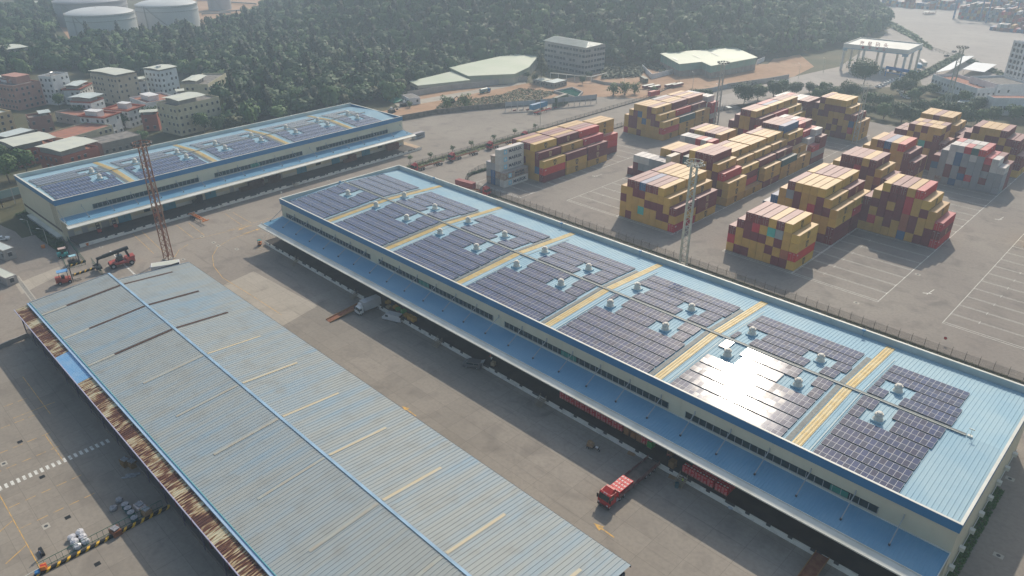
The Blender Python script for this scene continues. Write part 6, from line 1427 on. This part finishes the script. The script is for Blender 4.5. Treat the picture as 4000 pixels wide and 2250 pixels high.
# shrink wrapped sacks and barrels west of the shed
PLB = mat('white_plastic_wrap', (0.70,0.70,0.72), 0.25, (0.50,0.50,0.53), 2.5); GPB = mat('grey_plastic_wrap', (0.38,0.39,0.41), 0.35, (0.22,0.22,0.24), 2.5)
def bag(label, x, y, s, mt, z=0.0, group='wrapped sacks west of the old shed', h=0.9):
    rr = random.Random(int(x*31+y*17)); m = MB(); m.lathe([(0.45*s,0),(0.62*s,0.12*s),(0.66*s,h*0.5),(0.58*s,h*0.85),(0.25*s,h)], 9); m.v = [(a*rr.uniform(.88,1.12), b*rr.uniform(.88,1.12), c*rr.uniform(.92,1.08)) for a,b,c in m.v]
    return tag(m.build('wrapped_sack', mt, None, (x,y,z+0.005)), label, 'sack', group)
bl = ['nearest left','nearest right','middle left','middle right','furthest left','furthest right']; k = 0
q0 = at(308,2125)
for i in range(3):
    for j in range(2): bag('shiny white plastic wrapped sack in the group by the striped barrier, %s' % bl[k], q0.x-1.9+i*1.35-(0.2*j), q0.y-0.4+j*1.35, 1.05, PLB, 0, 'white wrapped sacks by the striped barrier'); k += 1
for i, (px, py) in enumerate([(445,1992),(468,1960)]): q = at(px,py); bag('grey wrapped sack in the shade near the drums, %s one' % ('left','right')[i], q.x, q.y, 1.0, GPB)
for i, (px, py) in enumerate([(492,1983),(503,1998),(515,2015),(528,2036)]):
    q = at(px,py); e = thing('steel_drum', 'round teal drum with a foil lid, %s from the far end of its row' % ORD[i], 'drum', (q.x,q.y,0.005), 0, 'drums by the striped barrier'); m = MB(); m.lathe([(0.62,0),(0.62,0.9)], 16); m.build('body', mat('drum_teal',(0.02,0.10,0.11),0.5), e); m = MB(); m.lathe([(0.60,0.9),(0.62,0.94),(0.4,0.97)], 16); m.build('lid', GPB, e)
for i, (px, py, mt, lab) in enumerate([(550,1990,WRAP,'pinkish wrapped crate stack by the rusty awning'),(575,2010,MATS['carton_brown'],'brown carton stack next to the pinkish crates'),(455,2085,RUST,'rust brown board box on the striped barrier line'),(492,1815,MATS['dim_carton'],'brown carton with a grey lid under the rusty awning, left'),(520,1820,MATS['dim_carton'],'brown carton with a grey lid under the rusty awning, right')]):
    q = at(px,py); e = thing('crate', lab, 'crate', (q.x,q.y,0.005), R(5)); MB().box(-0.9,-0.7,0,0.9,0.7,1.1+0.2*(i%2)).build('body', mt, e); m = MB(); m.cbox((0,0,1.3+0.1*(i%2)),(1.3,1.0,0.2),0,0.2); m.build('lid', GPB, e)
for i, (px, py) in enumerate([(505,1865),(520,1855)]): q = at(px,py); m = MB(); m.cbox((0,0,0.12),(2.6,0.35+0.2*i,0.2),0,1.0); tag(m.build('metal_beam', GPB, None, (q.x,q.y,0.005)), 'pale metal beam lying under the rusty awning, %s' % ('outer','inner')[i], 'beam')
q = at(175,2228); e = thing('barrier_machine', 'orange and red swing gate machine at the bottom left corner', 'gate machine', (q.x,q.y,0), R(-20)); MB().box(-0.5,-0.4,0,0.5,0.4,1.2).build('housing', ORANGE, e); MB().box(-0.2,-0.41,0.4,0.2,0.41,1.21).build('red_panel', RED, e); MB().bar((0,0,1.0),(3.0,-6.5,1.0),0.06).build('arm', WTRIM, e); MB().box(0.1,-1.2,0,0.9,-0.5,0.8).build('motor_cover', BLUEP, e)
q = at(165,2160); tag(MB().cbox((0,0,0.3),(1.9,0.5,0.6),0,0.0).build('black_planter', DARK, None, (q.x,q.y,0)), 'black oblong box on the lane above the orange gate machine', 'box')
m = MB(); m.lathe([(0.5,0),(0.6,0.9)], 14)
for (px, py, lab) in ((341,958,'orange round tub at the foot of the far dock'),(170,968,'orange round tub at the kerb of the shrub bed')):
    q = at(px,py); tag(obj('round_tub', None) if 0 else m.build('round_tub', ORANGE, None, (q.x,q.y,0.005)), lab, 'tub', 'orange tubs')
q = at(1015,958); forklift('small orange and teal tow cart at the left end of the long dock', (q.x,q.y,0), R(-40), ORANGE, TEALP, 0.8)
# drain channel grating at the left
a, b = at(62,1080), at(160,1210); d = (b-a); e = thing('drain_grating', 'long pale drain grating strip across the left lane', 'drain grating', (a.x,a.y,0.012), math.atan2(d.y,d.x)); MB().box(0,-0.7,0,d.length,0.7,0.01).build('frame', covm, e); m = MB(); x = 0.2
while x < d.length: m.box(x,-0.45,0.012,x+0.18,0.45,0.016); x += 0.42
m.build('slots', DGREY, e)
# kerb blocks red and white along the far apron
kb = [(2010,433),(2035,431),(2062,430),(2088,428),(2115,426),(2142,424),(2170,422)]
for i, (px, py) in enumerate(kb): q = at(px,py); tag(MB().cbox((0,0,0.35),(2.2,0.5,0.6),0,1.45).build('kerb_block', (WTRIM if i % 2 else mat('faded_red_block',(0.25,0.09,0.08),0.8)), None, (q.x,q.y,0)), '%s kerb block at the foot of the retaining wall, %s from left' % ('white' if i % 2 else 'faded red', ORD[i]), 'kerb block', 'kerb blocks by the retaining wall')
# no parking sign on the fence
q = at(3687,1342); e = thing('round_sign', 'small round sign on the fence before the open bays', 'sign', (q.x,q.y-0.1,0)); m = MB(); m.lathe([(0.38,-0.02),(0.38,0.02)], 16, (0,1.6), 0, 'y'); m.build('disc', mat('sign_navy',(0.02,0.03,0.10),0.5), e); m = MB(); m.lathe([(0.38,-0.03),(0.30,-0.03),(0.30,0.03),(0.38,0.03)], 16, (0,1.6), 0, 'y'); m.build('rim', RED, e)
# scrap frames by the far mast
rr = random.Random(9)
for i in range(7):
    q = at(2812+i*11,433-(i%3)*6+2); e = thing('cage_trolley', 'tangled grey cage trolley by the dark trees behind the yard, %s from left' % ORD[i], 'cage trolley', (q.x,q.y,0), rr.uniform(0,3), 'cage trolleys behind the yard'); m = MB()
    for a in (-1.6,0,1.6):
        for s in (-1,1): m.bar((a,s,0),(a,s,2.2),0.06)
    for z in (0.3,1.2,2.2):
        for s in (-1,1): m.bar((-1.6,s,z),(1.6,s,z),0.05)
        m.bar((-1.6,-1,z),(-1.6,1,z),0.05); m.bar((1.6,-1,z),(1.6,1,z),0.05)
    m.build('frame', GREY, e)
    if i == 3: MB().box(-1.7,-1.1,2.2,1.7,1.1,2.3).build('lid', TINB, e)
for k, (px, py) in enumerate([(1690,445),(1745,440),(1790,438),(1990,431)]): pass
# ---------------------------------------------------------------- people
def person(label, loc, rz, top, legs, group=None, bend=0.0):
    J = {'pel':(0,0,0.95,0.14),'sp':(0.02+bend*0.1,0,1.2,0.13),'ch':(0.02+bend*0.3,0,1.42-bend*0.05,0.16),'nk':(0.03+bend*0.4,0,1.54-bend*.08,0.06),'hd':(0.05+bend*0.5,0,1.68-bend*.1,0.105),'ht':(0.05+bend*.5,0,1.76-bend*.1,0.08),
         'sl':(0.02+bend*.3,0.19,1.46-bend*.05,0.07),'el':(0.08+bend*.5,0.27,1.18,0.045),'hl':(0.28+bend*.5,0.24,1.05,0.035),'sr':(0.02+bend*.3,-0.19,1.46-bend*.05,0.07),'er':(0.05+bend*.5,-0.28,1.18,0.045),'hr':(0.18+bend*.5,-0.26,0.98,0.035),
         'ql':(0,0.10,0.88,0.10),'kl':(0.08,0.11,0.50,0.065),'al':(0.02,0.12,0.08,0.045),'tl':(0.18,0.13,0.04,0.04),'qr':(0,-0.10,0.88,0.10),'kr':(0.0,-0.12,0.50,0.065),'ar':(-0.12,-0.13,0.08,0.045),'tr':(0.04,-0.14,0.04,0.04)}
    E_ = [('pel','sp'),('sp','ch'),('ch','nk'),('nk','hd'),('hd','ht'),('ch','sl'),('sl','el'),('el','hl'),('ch','sr'),('sr','er'),('er','hr'),('pel','ql'),('ql','kl'),('kl','al'),('al','tl'),('pel','qr'),('qr','kr'),('kr','ar'),('ar','tr')]
    ks = list(J); me = bpy.data.meshes.new('person'); me.from_pydata([J[k][:3] for k in ks], [(ks.index(a), ks.index(b)) for a, b in E_], []); me.materials.append(top); me.materials.append(legs); me.materials.append(SKIN)
    o = obj('person', me, None, loc, rz); tag(o, label, 'person', group); sk = o.modifiers.new('skin','SKIN')
    for k, v in zip(ks, me.skin_vertices[0].data): v.radius = (J[k][3], J[k][3])
    me.skin_vertices[0].data[0].use_root = True; ss = o.modifiers.new('sub','SUBSURF'); ss.levels = 1; ss.render_levels = 1
    dg = bpy.context.evaluated_depsgraph_get(); dg.update(); me2 = bpy.data.meshes.new_from_object(o.evaluated_get(dg)); o.modifiers.clear(); o.data = me2
    me2.materials.clear()
    for mm in (top, legs, SKIN): me2.materials.append(mm)
    for p in me2.polygons: p.material_index = 1 if p.center.z < 0.92 else (2 if (p.center.z > 1.52-bend*.1 or abs(p.center.y) > 0.2 and p.center.z < 1.1) else 0)
    h = MB(); h.lathe([(0.115,-0.03),(0.125,0.03),(0.10,0.10),(0.04,0.13)], 12); hm = h.build('hair', DARK, o, (0.04+bend*.5,0,1.71-bend*.1)); return o
SKIN = mat('skin', (0.42,0.24,0.16), 0.6)
q = at(2664,1892); person('person in a yellow green vest standing by the bin at the dock steps', (q.x,q.y,0.01), R(40), mat('hi_vis',(0.55,0.75,0.08),0.6), mat('trousers_dark',(0.03,0.035,0.05),0.8))
person('person in a reddish shirt bending on the dock behind the trailer', (62.8,-97.2,1.2), R(-60), mat('reddish_shirt',(0.45,0.12,0.10),0.8), MATS['trousers_dark'], None, 0.6)
person('person in a red shirt beside the grey van on the dock', (13.3,-97.0,1.2), R(200), mat('orange_red_shirt',(0.60,0.12,0.05),0.8), MATS['trousers_dark'])
person('person in white holding a sack on the dock behind the grey van', (14.2,-97.6,1.2), R(120), WHITE, MATS['trousers_dark'], None, 0.4)
q = at(156,2190); person('person in a blue shirt walking beside the orange gate machine', (q.x-0.6,q.y+0.4,0.01), R(100), mat('blue_shirt',(0.12,0.18,0.28),0.8), MATS['trousers_dark'])
q = at(2115,405); sack_block('brown sacks heaped next to the people by the grey van', (15.4,-98.1,1.2), 1, 1, 4, None, 0.2, MATS['tan_carton'], 'sack heap', 1.0, 1.0, 0.2, 'sack_heap', False)
# ---------------------------------------------------------------- trees
def leaf_mat(name, c1, c2, vary=0.14):
    m = bpy.data.materials.new(name); m.use_nodes = True; n = m.node_tree.nodes; l = m.node_tree.links; b = n['Principled BSDF']
    b.inputs['Roughness'].default_value = 0.65; b.inputs['Specular IOR Level'].default_value = 0.25
    g = n.new('ShaderNodeNewGeometry'); no = n.new('ShaderNodeTexNoise'); no.inputs['Scale'].default_value = 0.35; l.new(n.new('ShaderNodeTexCoord').outputs['Object'], no.inputs['Vector'])
    oi = n.new('ShaderNodeObjectInfo'); mx = n.new('ShaderNodeMix'); mx.data_type = 'RGBA'; mx.inputs[6].default_value = (*c1,1); mx.inputs[7].default_value = (*c2,1)
    ad = n.new('ShaderNodeMath'); ad.operation = 'ADD'; l.new(no.outputs['Fac'], ad.inputs[0]); l.new(oi.outputs['Random'], ad.inputs[1])
    mr = n.new('ShaderNodeMapRange'); mr.inputs[1].default_value = 0.55; mr.inputs[2].default_value = 1.45; l.new(ad.outputs[0], mr.inputs[0]); l.new(mr.outputs[0], mx.inputs[0])
    hs = n.new('ShaderNodeHueSaturation'); l.new(mx.outputs[2], hs.inputs['Color']); r2 = n.new('ShaderNodeMapRange'); r2.inputs[3].default_value = 1-vary; r2.inputs[4].default_value = 1+vary
    wn = n.new('ShaderNodeTexWhiteNoise'); wn.noise_dimensions = '1D'; l.new(g.outputs['Random Per Island'], wn.inputs['W']); l.new(wn.outputs['Value'], r2.inputs[0]); l.new(r2.outputs[0], hs.inputs['Value'])
    l.new(hs.outputs[0], b.inputs['Base Color'])
    return m
LEAF = leaf_mat('leaf_green', (0.050,0.115,0.030), (0.105,0.180,0.055)); LEAFD = leaf_mat('leaf_dark', (0.032,0.080,0.028), (0.065,0.120,0.042)); LEAFY = leaf_mat('leaf_bright', (0.10,0.16,0.03), (0.16,0.20,0.05)); LEAFB = leaf_mat('leaf_olive_brown', (0.060,0.080,0.032), (0.11,0.115,0.050)); LEAFC = leaf_mat('leaf_needle', (0.030,0.050,0.028), (0.06,0.075,0.04))
BARK = mat('bark', (0.10,0.075,0.055), 0.9, (0.16,0.13,0.10), 3)
def crown_mesh(seed, rx, rz_, blobs, leaves, size, mt, cz, spread=0.6, tall=1.0):
    rr = random.Random(seed); m = MB(); B = []; NR = []
    for i in range(blobs):
        a = rr.uniform(0, 2*math.pi); d = rr.uniform(0.15, spread)*rx if i else 0; z = cz+rr.uniform(-0.45,0.55)*rz_*tall
        B.append((d*math.cos(a), d*math.sin(a), z if i else cz, rr.uniform(0.38,0.60)*rx, rr.uniform(0.40,0.62)*rz_))
    for i in range(leaves):
        b = B[i % blobs]; u = rr.uniform(-1,1); t = rr.uniform(0,2*math.pi); s = math.sqrt(1-u*u); k = rr.uniform(0.72,1.06)
        nx, ny, nz = s*math.cos(t), s*math.sin(t), u
        if nz < -0.5 and rr.random() < 0.7: continue
        c = Vector((b[0]+nx*b[3]*k, b[1]+ny*b[3]*k, b[2]+nz*b[4]*k)); nn = Vector((nx+rr.uniform(-.6,.6), ny+rr.uniform(-.6,.6), nz+rr.uniform(-.3,.8))).normalized()
        a_ = nn.cross(Vector((rr.uniform(-1,1),rr.uniform(-1,1),rr.uniform(-1,1)))).normalized(); b_ = nn.cross(a_); sz = size*rr.uniform(0.6,1.3)
        m.add([c+a_*sz, c+b_*sz*0.8+a_*sz*0.1, c-a_*sz*0.9, c-b_*sz*0.7+nn*sz*0.2], [(0,1,2,3)])
        whole = Vector((c.x, c.y, c.z-cz+rz_*0.4)).normalized(); NR.append((Vector((nx,ny,nz))*1.0+whole*0.5+Vector((0,0,0.15))+nn*0.12).normalized())
    me = m.mesh('crown', mt)
    me.polygons.foreach_set('use_smooth', [True]*len(me.polygons))
    me.normals_split_custom_set([tuple(NR[p.index]) for p in me.polygons for _ in p.loop_indices])
    return me
def trunk_mesh(seed, h, r, spread):
    rr = random.Random(seed); m = MB(); p = Vector((0,0,-0.3)); q = Vector((rr.uniform(-.3,.3),rr.uniform(-.3,.3),h*0.6)); m.bar(p, q, r, 7, 0, r*0.65)
    for i in range(5): a = rr.uniform(0,6.28); m.bar(q-Vector((0,0,h*0.08*i)), q+Vector((math.cos(a)*spread,math.sin(a)*spread,h*0.35)), r*0.5, 5, 0, r*0.15)
    return m.mesh('trunk', BARK)
KIND = {}
def tree_kind(key, seed, H, rx, rz_, blobs, leaves, size, mt, spread=0.6, tall=1.0, tr=0.25):
    KIND[key] = (crown_mesh(seed, rx, rz_, blobs, leaves, size, mt, H-rz_*0.75, spread, tall), trunk_mesh(seed, H, tr, rx*0.5), H)
tree_kind('round', 1, 8, 4.2, 3.6, 12, 1500, 0.34, LEAFD); tree_kind('round2', 2, 8.5, 4.5, 3.4, 14, 1500, 0.36, LEAF); tree_kind('bush', 3, 3.4, 2.1, 1.9, 8, 600, 0.24, LEAFY); tree_kind('big', 4, 13, 8.5, 5.5, 22, 4200, 0.42, LEAFD, 0.75)
tree_kind('euc', 5, 17, 3.8, 7.5, 16, 1500, 0.36, LEAFB, 0.7, 1.2, 0.3); tree_kind('young', 6, 3.4, 1.0, 1.2, 6, 110, 0.22, LEAF, 0.8, 1.0, 0.06); tree_kind('hedge', 7, 7.5, 5.0, 3.6, 14, 1800, 0.40, LEAFD, 0.75); tree_kind('hedgeb', 8, 6.5, 4.4, 3.2, 14, 1600, 0.40, LEAF, 0.75)
def tree(kind, label, x, y, s=1.0, z=0.0, group=None, name='broadleaf_tree', cat='tree'):
    e = thing(name, label, cat, (x,y,z), random.uniform(0,6.28), group); e.scale = (s,s,s*random.uniform(.92,1.08)); obj('crown', KIND[kind][0], e); obj('trunk', KIND[kind][1], e); return e
def treepx(kind, label, px, py, s=1.0, **k): q = at(px,py); return tree(kind, label, q.x, q.y, s, **k)
treepx('big', 'big round dark tree in front of the gate canopy', 3372, 335, 1.15)
treepx('big', 'big dark tree beside the cage trolleys at the back of the yard', 2905, 412, 0.95)
treepx('euc', 'tall loose eucalyptus in front of the large green roof shed', 2115, 322, 1.0, name='eucalyptus')
treepx('euc', 'tall pale trunked eucalyptus standing out of the wood', 1318, 330, 1.1, name='eucalyptus')
for i, (px, py, s, kd, lab) in enumerate([(600,500,1.25,'round','dark tree left of the long cream block'),(800,520,1.1,'round2','tree in front of the long cream block'),(860,525,1.0,'round','tree at the right foot of the long cream block'),(490,500,0.9,'round','small dark tree between the tiled house and the red house'),(235,425,0.8,'round2','low tree at the foot of the narrow white block'),
        (520,380,0.9,'round','tree beside the beige block'),(290,640,0.9,'round2','shrubby tree right of the red brick house'),(560,565,0.7,'round2','shrub by the dark grey stone house'),(100,640,1.1,'round','dark tree between the two red brick houses'),(30,660,1.1,'round','dark tree at the left edge below the large red brick house'),
        (110,690,1.2,'round2','leafy tree behind the left corner of the far warehouse'),(40,715,1.2,'round2','leafy tree at the left edge above the blue shelter'),(480,590,0.6,'round2','small shrub at the back of the far warehouse'),(310,460,0.8,'round','tree in the village centre')]):
    treepx(kd, lab, px, py, s)
for i, (px, py, s) in enumerate([(1745,428,1.3),(1818,424,1.35),(2395,372,1.25),(2440,372,1.3),(2480,366,1.1),(2555,376,0.9),(1600,420,0.6)]):
    treepx('bush', 'bright round bush on the earth strip, %s' % ('left of the pair','right of the pair','left one before the scrap bodies','middle one before the scrap bodies','right one before the scrap bodies','low one under the scrap bodies','small one near the digger')[i], px, py, s*1.5, name='bush', cat='bush', group='bushes on the earth strip')
for i, (px, py) in enumerate([(2300,310),(2275,330),(2060,312),(2090,322),(2150,300),(2050,300)]): treepx('round', 'dark tree near the grey block, %s' % ORD[i], px, py, 0.6, group='trees near the grey block')
ys = [(-119.6,-15.5),(-116.2,-7),(-116.7,5.4),(-116.4,16.6),(-116.6,30),(-116.4,44),(-116.8,58)]
for i, (x, y) in enumerate(ys): tree('young', 'young staked street tree in the verge along the yard road, %s from the near end' % ORD[i], x, y, 1.25, group='young trees along the yard road', name='young_tree')
hd = [(3060,358),(3110,372),(3160,365),(3215,372),(3270,382),(3310,390),(3190,395),(3250,405),(3320,420),(3390,415),(3385,450),(3445,430),(3450,465),(3500,450),(3520,480),(3560,400),(3590,380),(3640,370),(3640,430),(3590,450),(3575,490),(3640,480),(3700,470),(3700,420),(3755,410),(3770,455),(3820,440),(3830,480),(3760,490),(3880,480),(3960,470),(4010,480),(3020,385),(2960,392),(2700+20,398),(2760,402),(3560,340),(3530,372)]
for i, (px, py) in enumerate(hd): treepx('hedge' if i % 3 else 'hedgeb', 'bushy dark tree in the belt behind the container yard, number %d from the left' % (1+sorted(hd).index((px,py))), px, py, random.uniform(0.85,1.3), group='trees in the belt behind the container yard')
# ground cover: shrub bed beside the far warehouse, verge grass, dock weeds
def shrubs(name, label, poly, n, mt, hmax, seed, size=0.22, cat='ground cover'):
    rr = random.Random(seed); P = [Vector((p[0],p[1],0)) for p in poly]; xs_ = [p.x for p in P]; ys_ = [p.y for p in P]; m = MB()
    def inside(x, y):
        c = False; j = len(P)-1
        for i in range(len(P)):
            if (P[i].y > y) != (P[j].y > y) and x < (P[j].x-P[i].x)*(y-P[i].y)/(P[j].y-P[i].y)+P[i].x: c = not c
            j = i
        return c
    k = 0
    while k < n:
        x = rr.uniform(min(xs_), max(xs_)); y = rr.uniform(min(ys_), max(ys_))
        if not inside(x, y): k += 0.05; continue
        h = hmax*(0.35+0.65*abs(math.sin(x*0.9+seed)*math.cos(y*0.7))); c = Vector((x,y,rr.uniform(0.05,h))); nn = Vector((rr.uniform(-.7,.7),rr.uniform(-.7,.7),1)).normalized()
        a_ = nn.cross(Vector((rr.uniform(-1,1),rr.uniform(-1,1),0.3))).normalized(); b_ = nn.cross(a_); s = size*rr.uniform(.6,1.4); m.add([c+a_*s,c+b_*s,c-a_*s,c-b_*s], [(0,1,2,3)]); k += 1
    return tag(m.build(name, mt), label, cat, None, 'stuff')
struct(MB().flat(px_poly([(60,842),(115,820),(265,965),(250,1000),(150,930)]), 0.014).build('shrub_bed', G_SOIL))
shrubs('shrub_planting', 'dark low shrubs in the bed beside the far warehouse', px_poly([(60,842),(115,815),(262,962),(248,998),(150,930)]), 9000, LEAFD, 1.1, 3)
shrubs('verge_grass', 'grass and weeds in the verge along the yard road', [(-119.5,-18),(-113.8,-18),(-113.8,66),(-119.5,66)], 5000, LEAFY, 0.5, 4, 0.2)
shrubs('fence_weeds', 'weeds and dry leaves along the foot of the long fence', [(-80,-17.6),(-22,-17.9),(150,-19.2),(150,-17.9),(-22,-16.6),(-80,-16.3)], 6000, LEAFB, 0.45, 5, 0.16)
shrubs('bright_shrubs', 'bright green shrubs between the solar roof and the fence', [(23,-24),(36,-25),(42,-22.5),(36,-20.5),(24,-20.5)], 3500, LEAFY, 1.5, 6, 0.22); shrubs('bright_shrubs', 'small tuft of bright shrubs near the right end of the long fence', [(74,-25),(80,-25),(81,-22),(75,-21.5)], 900, LEAFY, 1.0, 8, 0.2)
shrubs('gable_weeds', 'weeds at the foot of the right gable wall', [(110.1,-92),(111.4,-92),(111.4,-60),(110.1,-60)], 1500, LEAF, 0.7, 9, 0.18)
shrubs('strip_scrub', 'dry scrub and weeds on the earth strip', px_poly([(1700,430),(2100,395),(2180,360),(2030,345),(1960,370),(1720,405)]), 5000, LEAFB, 0.7, 10, 0.4); shrubs('strip_scrub', 'brown scrub on the slope left of the green sided shed', px_poly([(2340,235),(2580,215),(2600,290),(2530,265),(2500,300),(2350,310)]), 9000, LEAFB, 3.0, 11, 0.7)
shrubs('fence_hedge', 'low clipped hedge inside the fence bend by the white containers', [(-93,-8),(-91.6,-8),(-91,14),(-92.8,14)], 2500, LEAFD, 1.2, 12, 0.2); shrubs('port_road_hedge', 'hazy green hedge along the road to the port', px_poly([(3430,60),(3560,132),(3640,188),(3640,200),(3555,148),(3420,80)]), 5000, LEAF, 2.5, 13, 0.9); shrubs('gate_hedge', 'dark hedge between the gate road and the carports', px_poly([(3480,335),(3600,285),(3740,212),(3940,300),(3940,312),(3745,232),(3620,300),(3480,355)]), 7000, LEAFD, 2.2, 14, 0.7)
# the wood: one object, crowns scattered over flat ground and hill
src = bpy.data.collections.new('crown_kinds')
def src_crown(i, me): o = bpy.data.objects.new('crown_kind', me); src.objects.link(o)
src_crown(0, crown_mesh(21, 4.4, 3.6, 10, 640, 0.80, LEAF, 4.6)); src_crown(1, crown_mesh(22, 5.0, 3.8, 11, 720, 0.82, LEAFD, 5.0)); src_crown(2, crown_mesh(23, 4.0, 4.2, 9, 560, 0.78, LEAFD, 5.2)); src_crown(3, crown_mesh(24, 3.6, 3.0, 7, 440, 0.74, LEAFB, 3.8)); src_crown(4, crown_mesh(25, 5.4, 3.9, 11, 720, 0.84, LEAF, 4.8)); src_crown(5, crown_mesh(28, 2.6, 6.2, 12, 480, 0.55, LEAFC, 6.8, 0.5, 1.2))
woods = [px_poly([(-100,60),(60,55),(225,28),(243,100),(170,150),(215,170),(285,245),(330,178),(620,150),(780,140),(1020,60),(1150,-60),(2200,-60),(2150,120),(2350,170),(2330,245),(2290,215),(2130,205),(2060,240),(1990,240),(1760,300),(1600,345),(1560,400),(1400,410),(1150,450),(960,510),(900,520),(840,360),(760,300),(480,285),(400,300),(300,290),(260,270),(-100,330)]),
         px_poly([(1400,410),(1560,380),(1600,340),(1560,300),(1300,300)])]
def inpoly(P, x, y):
    c = False; j = len(P)-1
    for i in range(len(P)):
        if (P[i][1] > y) != (P[j][1] > y) and x < (P[j][0]-P[i][0])*(y-P[i][1])/(P[j][1]-P[i][1])+P[i][0]: c = not c
        j = i
    return c
def keepout(x, y): return False
rr = random.Random(77); pts = []; front = []
step = 6.6
yy = -200
while yy < 800:
    xx = -820
    while xx < -90:
        x = xx+rr.uniform(-2.6,2.6); y = yy+rr.uniform(-2.6,2.6); hz = hill_z(x, y); ok = False
        if hz > 0.6: ok = True
        elif any(inpoly(P, x, y) for P in woods): ok = True
        if ok and (math.hypot(x+170,y-240) < 0): ok = False
        if ok and hz > 0.3 and inpoly(px_poly_shed, x, y) if 'px_poly_shed' in globals() else False: ok = False
        if ok and hz <= 0.3 and rr.random() < 0.08: ok = False
        if ok: pts.append((x, y, hz-0.8))
        xx += step*(1.0 if hz < 20 else 1.15)
    yy += step
me = bpy.data.meshes.new('woodland'); me.from_pydata(pts, [], []); wood = obj('woodland', me); tag(wood, 'dense hazy green wood covering the flat ground and the hill behind the depot', 'woodland', kind='stuff')
ng = bpy.data.node_groups.new('scatter', 'GeometryNodeTree'); ng.interface.new_socket('Geometry', in_out='INPUT', socket_type='NodeSocketGeometry'); ng.interface.new_socket('Geometry', in_out='OUTPUT', socket_type='NodeSocketGeometry')
gi = ng.nodes.new('NodeGroupInput'); go = ng.nodes.new('NodeGroupOutput'); ip = ng.nodes.new('GeometryNodeInstanceOnPoints'); ci = ng.nodes.new('GeometryNodeCollectionInfo'); ci.inputs['Collection'].default_value = src; ci.inputs['Separate Children'].default_value = True; ci.inputs['Reset Children'].default_value = True
rs_ = ng.nodes.new('FunctionNodeRandomValue'); rs_.data_type = 'FLOAT_VECTOR'; rs_.inputs[0].default_value = (0.85,0.85,0.75); rs_.inputs[1].default_value = (1.75,1.75,1.75)
rro = ng.nodes.new('FunctionNodeRandomValue'); rro.data_type = 'FLOAT_VECTOR'; rro.inputs[0].default_value = (-.08,-.08,0); rro.inputs[1].default_value = (.08,.08,6.28)
ip.inputs['Pick Instance'].default_value = True
L_ = ng.links; L_.new(gi.outputs[0], ip.inputs['Points']); L_.new(ci.outputs[0], ip.inputs['Instance']); L_.new(rs_.outputs[0], ip.inputs['Scale']); L_.new(rro.outputs[0], ip.inputs['Rotation']); L_.new(ip.outputs[0], go.inputs[0])
md = wood.modifiers.new('scatter', 'NODES'); md.node_group = ng
# trees at the front edge of the wood that can be told apart
fe = [(1000,470),(1035,460),(1080,452),(1120,440),(1165,432),(1215,425),(1260,418),(1310,412),(1355,405),(1400,398),(1440,385),(1475,378),(1510,372),(1545,362),(905,500),(880,470),(870,430),(915,440),(960,430),(1010,425),(1060,410),(1120,400),(1180,395),(1240,385)]
for i, (px, py) in enumerate(fe): treepx(('round','round2','hedgeb')[i % 3], 'leafy tree at the front edge of the wood, number %d from the left' % (1+sorted(fe).index((px,py))), px, py, random.uniform(.85,1.25), group='trees along the front edge of the wood')

# ---------------------------------------------------------------- haze
def haze(density):
    m = bpy.data.materials.new('haze_air'); m.use_nodes = True; n = m.node_tree.nodes; l = m.node_tree.links
    n.remove(n['Principled BSDF']); v = n.new('ShaderNodeVolumePrincipled'); v.inputs['Density'].default_value = density; v.inputs['Color'].default_value = (0.66,0.82,1.0,1); v.inputs['Anisotropy'].default_value = 0.45
    l.new(v.outputs[0], n['Material Output'].inputs['Volume']); o = MB().box(-1600,-600,-1.2,600,1600,125).build('haze', m); tag(o, 'thin pale haze over the whole place', 'haze', None, 'stuff')
haze(0.00048)
